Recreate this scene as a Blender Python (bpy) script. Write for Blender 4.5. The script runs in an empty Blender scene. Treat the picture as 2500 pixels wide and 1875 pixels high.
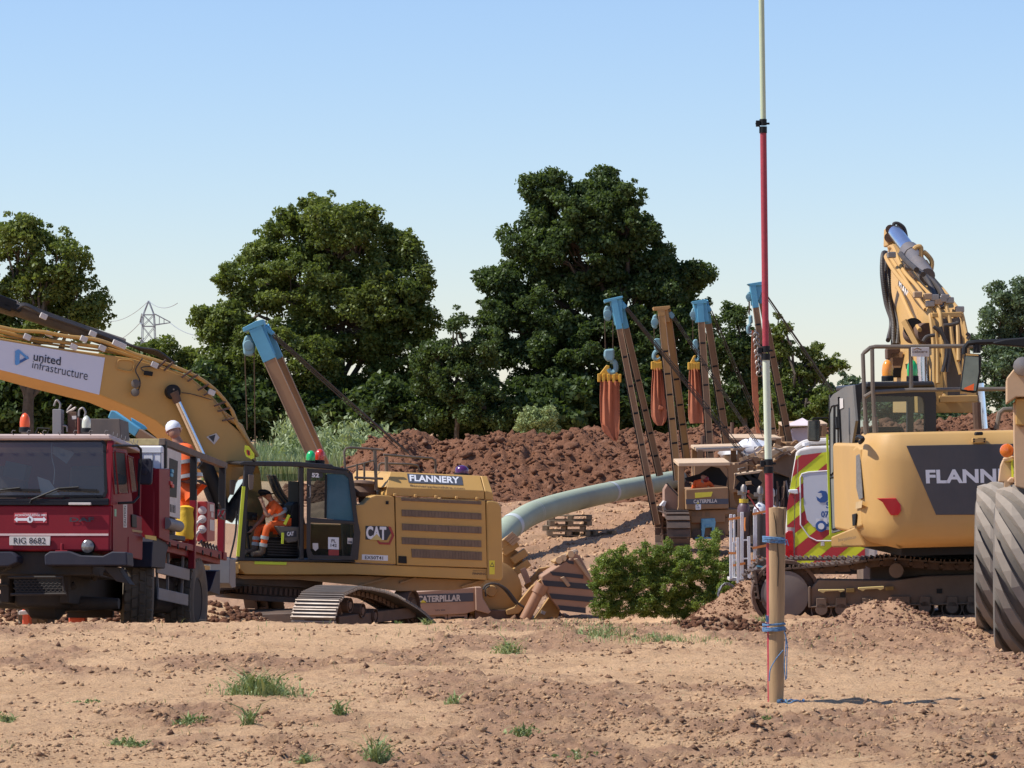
import bpy, math, random
import numpy as np
from mathutils import Vector, Matrix
R = math.radians
S = bpy.context.scene
COL = S.collection
random.seed(7)
# ---------------------------------------------------------------- camera, sky, sun, exposure
FOC, CX, HY, CAMZ = 8333.3, 1250.0, 1051.0, 2.0      # focal length and horizon in photo pixels, eye height
cam_d = bpy.data.cameras.new('camera')
cam = bpy.data.objects.new('camera', cam_d); COL.objects.link(cam)
cam_d.sensor_width = 36.0; cam_d.lens = 120.0
cam_d.shift_y = (HY - 937.5) / 2500.0
cam_d.clip_start = 0.5; cam_d.clip_end = 5000
cam.location = (0, 0, CAMZ); cam.rotation_euler = (R(90), 0, 0)
S.camera = cam
SUN_EL, SUN_B = 52.0, -5.0      # elevation; degrees behind (+) or in front (-) of a sun due left
w = bpy.data.worlds.new('World'); S.world = w; w.use_nodes = True
nt = w.node_tree; nt.nodes.clear()
sky = nt.nodes.new('ShaderNodeTexSky'); sky.sky_type = 'NISHITA'; sky.sun_disc = False
sky.sun_elevation = R(SUN_EL); sky.sun_rotation = R(-90 + SUN_B)
sky.air_density = 1.15; sky.dust_density = 0.1; sky.ozone_density = 5.0; sky.altitude = 0
bg = nt.nodes.new('ShaderNodeBackground'); bg.inputs['Strength'].default_value = 0.111
wo = nt.nodes.new('ShaderNodeOutputWorld')
tint = nt.nodes.new('ShaderNodeMix'); tint.data_type = 'RGBA'; tint.blend_type = 'MULTIPLY'
tint.inputs['Factor'].default_value = 1.0; tint.inputs[7].default_value = (1.0, 1.0, 1.15, 1)
nt.links.new(sky.outputs[0], tint.inputs[6]); nt.links.new(tint.outputs[2], bg.inputs['Color'])
nt.links.new(bg.outputs[0], wo.inputs['Surface'])
sun_d = bpy.data.lights.new('sun', 'SUN'); sun_d.energy = 4.9; sun_d.angle = R(0.53); sun_d.color = (1.0, 0.955, 0.88)
sun = bpy.data.objects.new('sun', sun_d); COL.objects.link(sun)
to_sun = Vector((-math.cos(R(SUN_B)) * math.cos(R(SUN_EL)), math.sin(R(SUN_B)) * math.cos(R(SUN_EL)), math.sin(R(SUN_EL))))
sun.rotation_euler = to_sun.to_track_quat('Z', 'Y').to_euler(); sun.location = (-20, 0, 30)
vs = S.view_settings; vs.view_transform = 'Standard'; vs.look = 'None'; vs.gamma = 1; vs.exposure = 0.28; vs.use_curve_mapping = False
S.render.engine = 'CYCLES'
S.cycles.max_bounces = 6; S.cycles.diffuse_bounces = 3; S.cycles.glossy_bounces = 3
S.cycles.transmission_bounces = 4; S.cycles.transparent_max_bounces = 8
S.cycles.caustics_reflective = False; S.cycles.caustics_refractive = False

# ---------------------------------------------------------------- measuring
def P(px, py, Y):                      # world point of a photo pixel at distance Y
    return Vector(((px - CX) / FOC * Y, Y, CAMZ + (HY - py) / FOC * Y))
def crop(x0, y0, s):                   # enlarged-crop coordinates -> photo pixels
    def f(*pts):
        if len(pts) == 2 and not hasattr(pts[0], '__len__'):
            return (x0 + pts[0] / s, y0 + pts[1] / s)
        return [(x0 + p[0] / s, y0 + p[1] / s) for p in pts]
    return f
A1 = crop(0, 700, 3.95); A2 = crop(0, 1020, 3.0714); A3 = crop(500, 1020, 3.0725); A4 = crop(860, 1080, 3.6075)
A5 = crop(540, 740, 3.95); A6 = crop(1160, 1000, 3.072); A7 = crop(1440, 660, 3.318)
B1 = crop(2060, 520, 3.607); B2 = crop(1960, 800, 3.072); B3 = crop(1720, 1040, 3.318); B4 = crop(1900, 1200, 3.687)
B5 = crop(1780, 0, 3.317); B6 = crop(1560, 1040, 4.879); B7 = crop(1780, 1440, 3.814)
C1 = crop(400, 400, 2.37); C2 = crop(1100, 380, 2.304); FU = crop(0, 0, 0.8848)

class Frame:
    def __init__(self, loc, yaw=0, pitch=0, roll=0):
        self.M = Matrix.Translation(loc) @ Matrix.Rotation(R(yaw), 4, 'Z') @ Matrix.Rotation(R(pitch), 4, 'X') @ Matrix.Rotation(R(roll), 4, 'Y')
        self.I = self.M.inverted()
        self.o = self.I @ Vector((0, 0, CAMZ))
    def d(self, px, py):
        return self.I.to_3x3() @ Vector(((px - CX) / FOC, 1, (HY - py) / FOC))
    def on(self, p, ax, v):
        d = self.d(p[0], p[1]); t = (v - self.o[ax]) / d[ax]
        return self.o + d * t
    def x(self, p, v): return self.on(p, 0, v)
    def y(self, p, v): return self.on(p, 1, v)
    def z(self, p, v): return self.on(p, 2, v)
    def ys(self, pts, v): return [self.on(p, 1, v) for p in pts]
    def xs(self, pts, v): return [self.on(p, 0, v) for p in pts]

# ---------------------------------------------------------------- mesh builder
class MB:
    def __init__(self): self.v = []; self.f = []
    def add(self, vs_, fs_):
        n = len(self.v); self.v += [tuple(q) for q in vs_]; self.f += [tuple(i + n for i in f) for f in fs_]; return self
    def face(self, pts): return self.add(pts, [tuple(range(len(pts)))])
    def box(self, c, s, rot=None):
        c = Vector(c); hx, hy, hz = s[0] / 2, s[1] / 2, s[2] / 2
        vs_ = [Vector((x, y, z)) for x in (-hx, hx) for y in (-hy, hy) for z in (-hz, hz)]
        if rot is not None:
            m = rot if isinstance(rot, Matrix) else Matrix.Rotation(rot[0], 3, 'X') @ Matrix.Rotation(rot[1], 3, 'Y') @ Matrix.Rotation(rot[2], 3, 'Z')
            vs_ = [m @ q for q in vs_]
        return self.add([c + q for q in vs_], [(0, 1, 3, 2), (4, 6, 7, 5), (0, 4, 5, 1), (2, 3, 7, 6), (0, 2, 6, 4), (1, 5, 7, 3)])
    def bb(self, a, b):                # box from corner a to corner b
        return self.box([(a[i] + b[i]) / 2 for i in range(3)], [abs(a[i] - b[i]) for i in range(3)])
    def loft(self, a, b, cap=True):
        n = len(a); fs = [(i, (i + 1) % n, n + (i + 1) % n, n + i) for i in range(n)]
        if cap: fs += [tuple(range(n))[::-1], tuple(range(n, 2 * n))]
        return self.add(list(a) + list(b), fs)
    def rings(self, rs, cap=True, closed=True):
        n = len(rs[0]); vs_ = [p for r in rs for p in r]; fs = []
        for k in range(len(rs) - 1):
            for i in range(n if closed else n - 1):
                j = (i + 1) % n; fs.append((k * n + i, k * n + j, (k + 1) * n + j, (k + 1) * n + i))
        if cap and closed: fs += [tuple(range(n))[::-1], tuple(range((len(rs) - 1) * n, len(rs) * n))]
        return self.add(vs_, fs)
    def slab(self, pts, off):          # polygon swept by an offset vector
        off = Vector(off); return self.loft([Vector(p) for p in pts], [Vector(p) + off for p in pts])
    def beam(self, p, q, w_, h, up=(0, 0, 1)):
        p, q = Vector(p), Vector(q); d = (q - p).normalized(); up = Vector(up)
        s = d.cross(up)
        if s.length < 1e-4: s = d.cross(Vector((1, 0, 0)))
        s.normalize(); u = s.cross(d).normalized(); a = s * (w_ / 2); b = u * (h / 2)
        return self.loft([p - a - b, p + a - b, p + a + b, p - a + b], [q - a - b, q + a - b, q + a + b, q - a + b])
    def tube(self, pts, r, n=8, cap=True):
        pts = [Vector(p) for p in pts]; rs = []; prev = None
        for i, p in enumerate(pts):
            d = (pts[min(i + 1, len(pts) - 1)] - pts[max(i - 1, 0)]).normalized()
            if prev is None:
                s = d.cross(Vector((0, 0, 1)))
                if s.length < .05: s = d.cross(Vector((1, 0, 0)))
            else:
                s = prev - d * prev.dot(d)
            s.normalize(); prev = s; u = s.cross(d)
            rr = r[i] if hasattr(r, '__len__') else r
            rs.append([p + (s * math.cos(t) + u * math.sin(t)) * rr for t in [2 * math.pi * k / n for k in range(n)]])
        return self.rings(rs, cap)
    def cyl(self, p, q, r, r2=None, n=20): return self.tube([p, q], [r, r if r2 is None else r2], n)
    def lathe(self, c, ax, prof, n=24, cap=True):   # prof [(along, radius)] about axis ax through c
        c = Vector(c); ax = Vector(ax).normalized(); s = ax.cross(Vector((0, 0, 1)))
        if s.length < .05: s = Vector((1, 0, 0))
        s.normalize(); u = s.cross(ax)
        return self.rings([[c + ax * a + (s * math.cos(2 * math.pi * k / n) + u * math.sin(2 * math.pi * k / n)) * r for k in range(n)] for a, r in prof], cap)
    def ball(self, c, r, n=12, m=8):
        r = r if hasattr(r, '__len__') else (r, r, r)
        rs = []
        for i in range(m + 1):
            t = math.pi * i / m; s = max(math.sin(t), .02)
            rs.append([(c[0] + r[0] * s * math.cos(2 * math.pi * k / n), c[1] + r[1] * s * math.sin(2 * math.pi * k / n), c[2] - r[2] * math.cos(t)) for k in range(n)])
        return self.rings(rs)
    def mesh(self, name, mat):
        me = bpy.data.meshes.new(name); me.from_pydata([tuple(q) for q in self.v], [], self.f); me.update()
        if mat: me.materials.append(mat)
        return me
    def build(self, name, mat, parent=None, bevel=0, smooth=False, label=None, seg=2, sub=0, recalc=True):
        me = self.mesh(name, mat)
        if recalc:
            import bmesh
            bm = bmesh.new(); bm.from_mesh(me); bmesh.ops.recalc_face_normals(bm, faces=bm.faces); bm.to_mesh(me); bm.free()
        if smooth or bevel: me.polygons.foreach_set('use_smooth', [True] * len(me.polygons))
        o = bpy.data.objects.new(name, me); COL.objects.link(o)
        if parent is not None: o.parent = parent
        if bevel:
            b = o.modifiers.new('bevel', 'BEVEL'); b.width = bevel; b.segments = seg; b.limit_method = 'ANGLE'; b.angle_limit = R(35); b.harden_normals = True
        elif smooth:
            try: me.set_sharp_from_angle(angle=R(smooth if smooth is not True else 40))
            except Exception: pass
        if sub:
            s_ = o.modifiers.new('sub', 'SUBSURF'); s_.levels = sub; s_.render_levels = sub
        if label: o['label'] = label
        return o

def tag(o, label=None, cat=None, group=None, kind=None):
    if label: o['label'] = label
    if cat: o['category'] = cat
    if group: o['group'] = group
    if kind: o['kind'] = kind
    return o
def empty(name, fr, label, cat, group=None):
    o = bpy.data.objects.new(name, None); COL.objects.link(o); o.empty_display_size = .1
    o.matrix_world = fr.M if isinstance(fr, Frame) else Matrix.Translation(fr)
    return tag(o, label, cat, group)
def dup(o, parent=None, M=None):
    c = o.copy(); COL.objects.link(c); c.parent = parent
    if M is not None: c.matrix_basis = M
    for ch in list(o.children): dup(ch, c)
    return c
def inst(o, parent, M):                # another part sharing o's mesh
    c = o.copy(); COL.objects.link(c); c.parent = parent; c.matrix_basis = M; return c

_tc = {}
def text_geo(s, bold=0.0):
    k = (s, bold)
    if k in _tc: return _tc[k]
    cu = bpy.data.curves.new('t', 'FONT'); cu.body = s; cu.resolution_u = 3; cu.offset = bold
    o = bpy.data.objects.new('t', cu); COL.objects.link(o)
    me = bpy.data.meshes.new_from_object(o.evaluated_get(bpy.context.evaluated_depsgraph_get()))
    v = [tuple(q.co) for q in me.vertices]; f = [tuple(p.vertices) for p in me.polygons]
    bpy.data.objects.remove(o); bpy.data.curves.remove(cu); bpy.data.meshes.remove(me)
    x0 = min(q[0] for q in v); x1 = max(q[0] for q in v); y0 = min(q[1] for q in v); y1 = max(q[1] for q in v)
    v = [((q[0] - x0) / (x1 - x0), (q[1] - y0) / (y1 - y0)) for q in v]
    _tc[k] = (v, f); return v, f
def text_on(s, bl, br, tr, tl, mat, parent, bold=0.02, name='lettering'):
    v, f = text_geo(s, bold); bl, br, tr, tl = map(Vector, (bl, br, tr, tl)); m = MB()
    m.add([bl * (1 - x) * (1 - y) + br * x * (1 - y) + tr * x * y + tl * (1 - x) * y for x, y in v], f)
    return m.build(name, mat, parent, recalc=False)

# ---------------------------------------------------------------- materials
MATS = {}
def mat(name, col, rough=.6, metal=0, dust=0, dcol=(.36, .25, .17), scale=3.0, bump=0, spec=.5, mott=.12, coat=0, bscale=None):
    if name in MATS: return MATS[name]
    m = bpy.data.materials.new(name); m.use_nodes = True; n = m.node_tree; b = n.nodes['Principled BSDF']
    b.inputs['Metallic'].default_value = metal; b.inputs['Roughness'].default_value = rough
    b.inputs['Specular IOR Level'].default_value = spec; b.inputs['Coat Weight'].default_value = coat
    tc = n.nodes.new('ShaderNodeTexCoord')
    no = n.nodes.new('ShaderNodeTexNoise'); no.inputs['Scale'].default_value = scale; no.inputs['Detail'].default_value = 6; no.inputs['Roughness'].default_value = .65
    n.links.new(tc.outputs['Object'], no.inputs['Vector'])
    ra = n.nodes.new('ShaderNodeValToRGB'); ra.color_ramp.elements[0].position = .3; ra.color_ramp.elements[1].position = .72
    ra.color_ramp.elements[0].color = tuple(c * (1 - mott) for c in col) + (1,); ra.color_ramp.elements[1].color = tuple(min(1, c * (1 + mott)) for c in col) + (1,)
    n.links.new(no.outputs['Fac'], ra.inputs['Fac']); out = ra.outputs['Color']
    if dust:
        n2 = n.nodes.new('ShaderNodeTexNoise'); n2.inputs['Scale'].default_value = scale * .6; n2.inputs['Detail'].default_value = 9; n2.inputs['Roughness'].default_value = .7
        mp = n.nodes.new('ShaderNodeMapping'); mp.inputs['Location'].default_value = (3, 7, 1); mp.inputs['Scale'].default_value = (1, 1, .45)
        n.links.new(tc.outputs['Object'], mp.inputs['Vector']); n.links.new(mp.outputs[0], n2.inputs['Vector'])
        r2 = n.nodes.new('ShaderNodeMapRange'); r2.inputs['From Min'].default_value = .38; r2.inputs['From Max'].default_value = .75
        r2.inputs['To Min'].default_value = dust * .35; r2.inputs['To Max'].default_value = min(1, dust * 1.3); n.links.new(n2.outputs['Fac'], r2.inputs['Value'])
        mx = n.nodes.new('ShaderNodeMix'); mx.data_type = 'RGBA'; mx.inputs[7].default_value = tuple(dcol) + (1,)
        n.links.new(r2.outputs[0], mx.inputs['Factor']); n.links.new(out, mx.inputs[6]); out = mx.outputs[2]
        rr = n.nodes.new('ShaderNodeMapRange'); rr.inputs['To Min'].default_value = rough; rr.inputs['To Max'].default_value = .95
        n.links.new(r2.outputs[0], rr.inputs['Value']); n.links.new(rr.outputs[0], b.inputs['Roughness'])
    n.links.new(out, b.inputs['Base Color'])
    if bump:
        bn = n.nodes.new('ShaderNodeBump'); bn.inputs['Strength'].default_value = .6; bn.inputs['Distance'].default_value = bump
        n3 = n.nodes.new('ShaderNodeTexNoise'); n3.inputs['Scale'].default_value = bscale or scale * 8; n3.inputs['Detail'].default_value = 5
        n.links.new(tc.outputs['Object'], n3.inputs['Vector']); n.links.new(n3.outputs['Fac'], bn.inputs['Height']); n.links.new(bn.outputs[0], b.inputs['Normal'])
    MATS[name] = m; return m
def glass(name, tintc=(.75, .85, .85), alpha=.35, rough=.05):
    if name in MATS: return MATS[name]
    m = bpy.data.materials.new(name); m.use_nodes = True; n = m.node_tree; n.nodes.clear()
    o = n.nodes.new('ShaderNodeOutputMaterial'); t = n.nodes.new('ShaderNodeBsdfTransparent'); t.inputs[0].default_value = tuple(tintc) + (1,)
    g = n.nodes.new('ShaderNodeBsdfGlossy'); g.inputs['Roughness'].default_value = rough; g.inputs[0].default_value = (.9, .9, .9, 1)
    d = n.nodes.new('ShaderNodeBsdfDiffuse'); d.inputs[0].default_value = (.22, .2, .17, 1)
    fr = n.nodes.new('ShaderNodeFresnel'); fr.inputs['IOR'].default_value = 1.6
    m1 = n.nodes.new('ShaderNodeMixShader'); m2 = n.nodes.new('ShaderNodeMixShader')
    m1.inputs[0].default_value = alpha; n.links.new(t.outputs[0], m1.inputs[1]); n.links.new(d.outputs[0], m1.inputs[2])
    n.links.new(fr.outputs[0], m2.inputs[0]); n.links.new(m1.outputs[0], m2.inputs[1]); n.links.new(g.outputs[0], m2.inputs[2])
    n.links.new(m2.outputs[0], o.inputs[0]); MATS[name] = m; return m
YEL = mat('cat_yellow', (.50, .28, .065), .5, dust=.2, scale=1.2, mott=.08)
YELR = mat('sunned_yellow', (.52, .30, .085), .5, dust=.3, dcol=(.44, .28, .15), scale=1.0, mott=.08, bump=.001)
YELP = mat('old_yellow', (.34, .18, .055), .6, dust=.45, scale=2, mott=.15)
TAN = mat('dusty_tan', (.42, .27, .15), .8, dust=.5, scale=2)
DARK = mat('cab_charcoal', (.009, .011, .016), .45, dust=.05, scale=2, mott=.2)
DARKD = mat('dusty_charcoal', (.06, .055, .05), .6, dust=.3, scale=2.5, mott=.2)
BLACK = mat('matt_black', (.008, .008, .009), .6, spec=.3)
RUB = mat('hose_rubber', (.02, .02, .021), .55, dust=.12, scale=6)
STEEL = mat('worn_steel', (.30, .28, .26), .38, metal=.75, dust=.3, scale=5, mott=.2)
TRK = mat('track_steel', (.06, .05, .043), .55, metal=.3, dust=.55, dcol=(.22, .13, .085), scale=4, mott=.25, bump=.003)
RUST = mat('muddy_iron', (.07, .04, .028), .8, dust=.5, dcol=(.22, .125, .08), scale=4, mott=.3, bump=.004)
CHR = mat('chrome_rod', (.75, .75, .76), .12, metal=1, mott=.02)
WHT = mat('white_paint', (.72, .72, .74), .45, dust=.08, scale=3, mott=.03)
WHTD = mat('dusty_white', (.6, .57, .54), .6, dust=.25, scale=4)
INK = mat('ink', (.03, .032, .04), .6, mott=.05)
GREY = mat('grey_paint', (.16, .16, .17), .55, dust=.2, scale=3)
BLUE = mat('sky_blue_paint', (.09, .36, .52), .5, dust=.10, scale=2, mott=.12)
ORG = mat('hi_vis_orange', (.85, .13, .02), .75, mott=.08, scale=8)
ORG.node_tree.nodes['Principled BSDF'].inputs['Emission Strength'].default_value = 0
REFL = mat('reflective_tape', (.45, .45, .42), .4, mott=.1)
SKIN = mat('skin', (.33, .16, .10), .55, mott=.06)
LIME = mat('lime_strip', (.62, .72, .04), .55, mott=.05)
GLS = glass('cab_glass', (.62, .74, .78), .08)
GLSD = glass('dark_glass', (.22, .28, .31), .08)
def lamp_mat(name, col):
    m = mat(name, col, .25, mott=.02, coat=.5); b = m.node_tree.nodes['Principled BSDF']; b.inputs['Transmission Weight'].default_value = .35; return m
AMB = lamp_mat('amber_lens', (.95, .22, .02)); GRN = lamp_mat('green_lens', (.02, .62, .16)); REDL = lamp_mat('red_lens', (.8, .05, .02)); CLR = lamp_mat('clear_lens', (.75, .75, .6)); PUR = lamp_mat('purple_lens', (.1, .015, .13))

def hashn(ix, iy, seed):
    h = (ix.astype(np.int64) * 374761393 + iy.astype(np.int64) * 668265263 + seed * 1442695041) & 0xffffffff
    h = ((h ^ (h >> 13)) * 1274126177) & 0xffffffff
    return ((h ^ (h >> 16)) & 0xffff) / 65535.0
def vnoise(x, y, seed=0):
    ix = np.floor(x); iy = np.floor(y); fx = x - ix; fy = y - iy
    fx = fx * fx * (3 - 2 * fx); fy = fy * fy * (3 - 2 * fy)
    a = hashn(ix, iy, seed); b = hashn(ix + 1, iy, seed); c = hashn(ix, iy + 1, seed); d = hashn(ix + 1, iy + 1, seed)
    return (a * (1 - fx) + b * fx) * (1 - fy) + (c * (1 - fx) + d * fx) * fy
def fbm(x, y, o=4, seed=0, g=.5):
    s = 0; a = 1; t = 0
    for k in range(o): s = s + a * vnoise(x * 2 ** k, y * 2 ** k, seed + k * 17); t += a; a *= g
    return s / t
def npmesh(name, v, f, m, smooth=False, attr=None):        # f: (n,3) or (n,4) int array
    me = bpy.data.meshes.new(name); nv = len(v); nf, k = f.shape
    me.vertices.add(nv); me.vertices.foreach_set('co', np.asarray(v, np.float32).ravel())
    me.loops.add(nf * k); me.loops.foreach_set('vertex_index', f.astype(np.int32).ravel())
    me.polygons.add(nf); me.polygons.foreach_set('loop_start', np.arange(0, nf * k, k, dtype=np.int32))
    me.update(calc_edges=True)
    if smooth: me.polygons.foreach_set('use_smooth', np.ones(nf, bool))
    me.materials.append(m)
    o = bpy.data.objects.new(name, me); COL.objects.link(o); return o
# ---------------------------------------------------------------- ground
def smooth(a, b, x):
    t = np.clip((x - a) / (b - a), 0, 1); return t * t * (3 - 2 * t)
LY = [0, 24, 34, 38, 41, 44, 50, 60, 68, 84, 99, 115, 135, 180, 300, 6000]
LZ = [.02, 0, -.08, -.165, -.42, -.68, -1.02, -1.6, -1.75, -1.3, -.97, -.34, .5, 1.55, 1.9, 2.0]
RY = [0, 24, 38, 45, 50, 56, 65, 80, 99, 115, 135, 180, 300, 6000]
RZ = [.02, 0, -.24, -.50, -.64, -.95, -1.35, -1.35, -.97, -.34, .5, 1.55, 1.9, 2.0]
def gbase(X, Y):
    sr = smooth(1.6, 3.6, X)
    z = np.interp(Y, LY, LZ) * (1 - sr) + np.interp(Y, RY, RZ) * sr
    z = z + .045 * smooth(-1, -5.5, -X * -1) * 0
    def mound(cx, cy, rx, ry, h):
        d = ((X - cx) / rx) ** 2 + ((Y - cy) / ry) ** 2
        return h * np.exp(-d * 1.6) * (1 + .5 * (fbm(X * 2.5, Y * 2.5, 3, 5) - .5))
    z = z - .40 * smooth(4.6, 5.5, X) * smooth(28, 33, Y) * (1 - smooth(38, 42, Y))
    z = z + mound(4.45, 41.2, .62, .7, .33) + mound(5.4, 40.5, .9, .8, .12)
    z = z + mound(3.45, 49.4, .8, 1.0, .46) + mound(2.9, 48.5, .6, .8, .18)
    z = z + mound(2.35, 36.6, .6, .5, .10) + mound(-3.1, 38.2, 1.2, .6, .035) + mound(-6.2, 38, .8, .7, -.07)
    z = z + .5 * np.exp(-((Y - 52.5) / 1.3) ** 2) * smooth(-3.0, -4.6, X) * (1 + .8 * (fbm(X * 1.3, Y * 1.3, 3, 9) - .5))
    return z
def gz(X, Y): return float(gbase(np.array([float(X)]), np.array([float(Y)]))[0])
def roughness(X, Y):
    a = smooth(.50, .66, fbm(X * .55 + 3, Y * .30, 4, 3, .6)); a = a + smooth(2.8, 4.6, X) * .5 * smooth(30, 36, Y)
    for cx, cy, rx, ry in ((-2.0, 23.4, .9, .25), (-.35, 28.2, 1.1, .5), (5.2, 33, 2.2, 5), (6.4, 24, 1.2, 2.0), (2.3, 36.6, .8, .9), (1.2, 21.2, .8, .35), (2.5, 24.2, .35, .3)): a = a + np.exp(-(((X - cx) / rx) ** 2 + ((Y - cy) / ry) ** 2) * 1.5)
    return np.clip(a, 0, 1) * (1 - smooth(46, 60, Y) * .6)
def ground_detail(X, Y):
    near = 1 - smooth(60, 140, Y)
    d = (fbm(X * .8, Y * .8, 3, 1) - .5) * .09 * smooth(14, 22, Y)
    d += (fbm(X * 4, Y * 4, 4, 2) - .5) * .045
    rough = roughness(X, Y)
    d += (np.maximum(0, fbm(X * 7, Y * 5, 3, 19) - .48) * .09 + np.maximum(0, vnoise(X * 13, Y * 10, 29) - .55) * .07) * rough
    d += (fbm(X * 11, Y * 8, 3, 4) - .5) * (.032 + .04 * rough)
    d += (fbm(X * 22, Y * 16, 2, 14) - .5) * (.022 + .030 * rough) * (1 - smooth(34, 44, Y) * .5)
    d += np.maximum(0, vnoise(X * 16, Y * 12, 8) - .72) * .10 * (.3 + rough)
    d += np.sin(Y * 9 + 2.5 * fbm(X * .5, Y * .5, 2, 6)) * .006 * smooth(.4, .65, fbm(X * .3, Y * .3, 2, 12))
    mid = smooth(62, 70, Y) * (1 - smooth(112, 120, Y)); u_ = X * .35 - Y * .08
    d += mid * (.05 * np.sin(u_ * 14 + 2 * fbm(X * .3, Y * .1, 2, 44)) * smooth(.35, .6, fbm(X * .25, Y * .08, 2, 45)) + (fbm(X * 1.5, Y * .8, 3, 46) - .5) * .16)
    return d * (.35 + .65 * np.maximum(near, mid))
xs = np.concatenate([-np.geomspace(900, 7.7, 50), np.arange(-7.6, 7.61, .04), np.geomspace(7.7, 900, 34)])
ys_ = np.concatenate([np.linspace(2, 18, 30), np.arange(18.2, 40, .058), np.arange(40, 54, .12), np.arange(54, 120, .4), np.geomspace(120, 3500, 60)])
GX, GY = np.meshgrid(xs, ys_)
GZ = gbase(GX, GY) + ground_detail(GX, GY)
nx, ny = len(xs), len(ys_)
idx = np.arange(nx * ny).reshape(ny, nx)
quads = np.stack([idx[:-1, :-1], idx[:-1, 1:], idx[1:, 1:], idx[1:, :-1]], -1).reshape(-1, 4)
def soil_mat(name, c1, c2, c3, damp=None, sc=1.0):
    m = bpy.data.materials.new(name); m.use_nodes = True; n = m.node_tree; b = n.nodes['Principled BSDF']
    b.inputs['Roughness'].default_value = .95; b.inputs['Specular IOR Level'].default_value = .15
    tc = n.nodes.new('ShaderNodeTexCoord')
    def noise(sc, det, rg=.6, stretch=(1, 1, 1)):
        mp = n.nodes.new('ShaderNodeMapping'); mp.inputs['Scale'].default_value = stretch
        k = n.nodes.new('ShaderNodeTexNoise'); k.inputs['Scale'].default_value = sc; k.inputs['Detail'].default_value = det; k.inputs['Roughness'].default_value = rg
        n.links.new(tc.outputs['Object'], mp.inputs[0]); n.links.new(mp.outputs[0], k.inputs['Vector']); return k
    def mixc(f, a, bcol):
        x = n.nodes.new('ShaderNodeMix'); x.data_type = 'RGBA'
        n.links.new(f, x.inputs['Factor'])
        for s, q in ((6, a), (7, bcol)):
            if isinstance(q, tuple): x.inputs[s].default_value = q + (1,)
            else: n.links.new(q, x.inputs[s])
        return x.outputs[2]
    def rng(s, a, bb):
        r = n.nodes.new('ShaderNodeMapRange'); r.inputs['From Min'].default_value = a; r.inputs['From Max'].default_value = bb; n.links.new(s, r.inputs['Value']); return r.outputs[0]
    k1 = noise(.7 * sc, 7, .65, (1, .6, 1)); k2 = noise(9 * sc, 8, .75, (1, .7, 1)); k3 = noise(60 * sc, 4, .7)
    c = mixc(rng(k1.outputs['Fac'], .4, .68), c1, c2)
    c = mixc(rng(k2.outputs['Fac'], .52, .75), c, c3)
    if damp:
        at_ = n.nodes.new('ShaderNodeAttribute'); at_.attribute_name = 'damp'; c = mixc(at_.outputs['Fac'], c, damp)
    f3 = rng(k3.outputs['Fac'], .46, .74)
    c = mixc(f3, c, tuple(q * .58 for q in c1) if not damp else (.30, .165, .10))
    n.links.new(c, b.inputs['Base Color'])
    bn = n.nodes.new('ShaderNodeBump'); bn.inputs['Strength'].default_value = 1.0; bn.inputs['Distance'].default_value = .04 / sc
    k4 = noise(22 * sc, 9, .75); n.links.new(k4.outputs['Fac'], bn.inputs['Height'])
    b2 = n.nodes.new('ShaderNodeBump'); b2.inputs['Strength'].default_value = .5; b2.inputs['Distance'].default_value = .006
    n.links.new(k3.outputs['Fac'], b2.inputs['Height']); n.links.new(bn.outputs[0], b2.inputs['Normal']); n.links.new(b2.outputs[0], b.inputs['Normal'])
    return m
SOIL = soil_mat('dry_soil', (.68, .435, .24), (.57, .355, .19), (.28, .15, .085), damp=(.34, .195, .12))
HEAP = soil_mat('spoil_soil', (.25, .115, .063), (.18, .08, .046), (.33, .185, .12), sc=.3)
CLOD = soil_mat('clod_soil', (.36, .20, .13), (.27, .145, .095), (.46, .29, .18))
g = npmesh('ground', np.stack([GX, GY, GZ], -1).reshape(-1, 3), quads, SOIL, True); g['kind'] = 'structure'
at = g.data.attributes.new('damp', 'FLOAT', 'POINT'); at.data.foreach_set('value', (roughness(GX, GY) * (.1 + 1.5 * (fbm(GX * 6, GY * 5, 4, 23))) + smooth(60, 72, GY) * (1 - smooth(112, 125, GY)) * (.25 + .9 * fbm(GX * .5, GY * .25, 4, 24))).clip(0, .85).astype(np.float32).ravel())

# loose clods: icosphere lumps, squashed and dented, joined
def ico():
    t = (1 + 5 ** .5) / 2
    v = np.array([(-1, t, 0), (1, t, 0), (-1, -t, 0), (1, -t, 0), (0, -1, t), (0, 1, t), (0, -1, -t), (0, 1, -t), (t, 0, -1), (t, 0, 1), (-t, 0, -1), (-t, 0, 1)], float)
    f = [(0, 11, 5), (0, 5, 1), (0, 1, 7), (0, 7, 10), (0, 10, 11), (1, 5, 9), (5, 11, 4), (11, 10, 2), (10, 7, 6), (7, 1, 8), (3, 9, 4), (3, 4, 2), (3, 2, 6), (3, 6, 8), (3, 8, 9), (4, 9, 5), (2, 4, 11), (6, 2, 10), (8, 6, 7), (9, 8, 1)]
    v /= np.linalg.norm(v[0]); v = [tuple(q) for q in v]; e = {}; nf = []
    def mid(a, b):
        k = (min(a, b), max(a, b))
        if k not in e:
            q = np.array(v[a]) + np.array(v[b]); v.append(tuple(q / np.linalg.norm(q))); e[k] = len(v) - 1
        return e[k]
    for a, b, c in f:
        x, y, z = mid(a, b), mid(b, c), mid(c, a); nf += [(a, x, z), (b, y, x), (c, z, y), (x, y, z)]
    return np.array(v), np.array(f), np.array(nf)
ICV, ICF0, ICF = ico()
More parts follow.
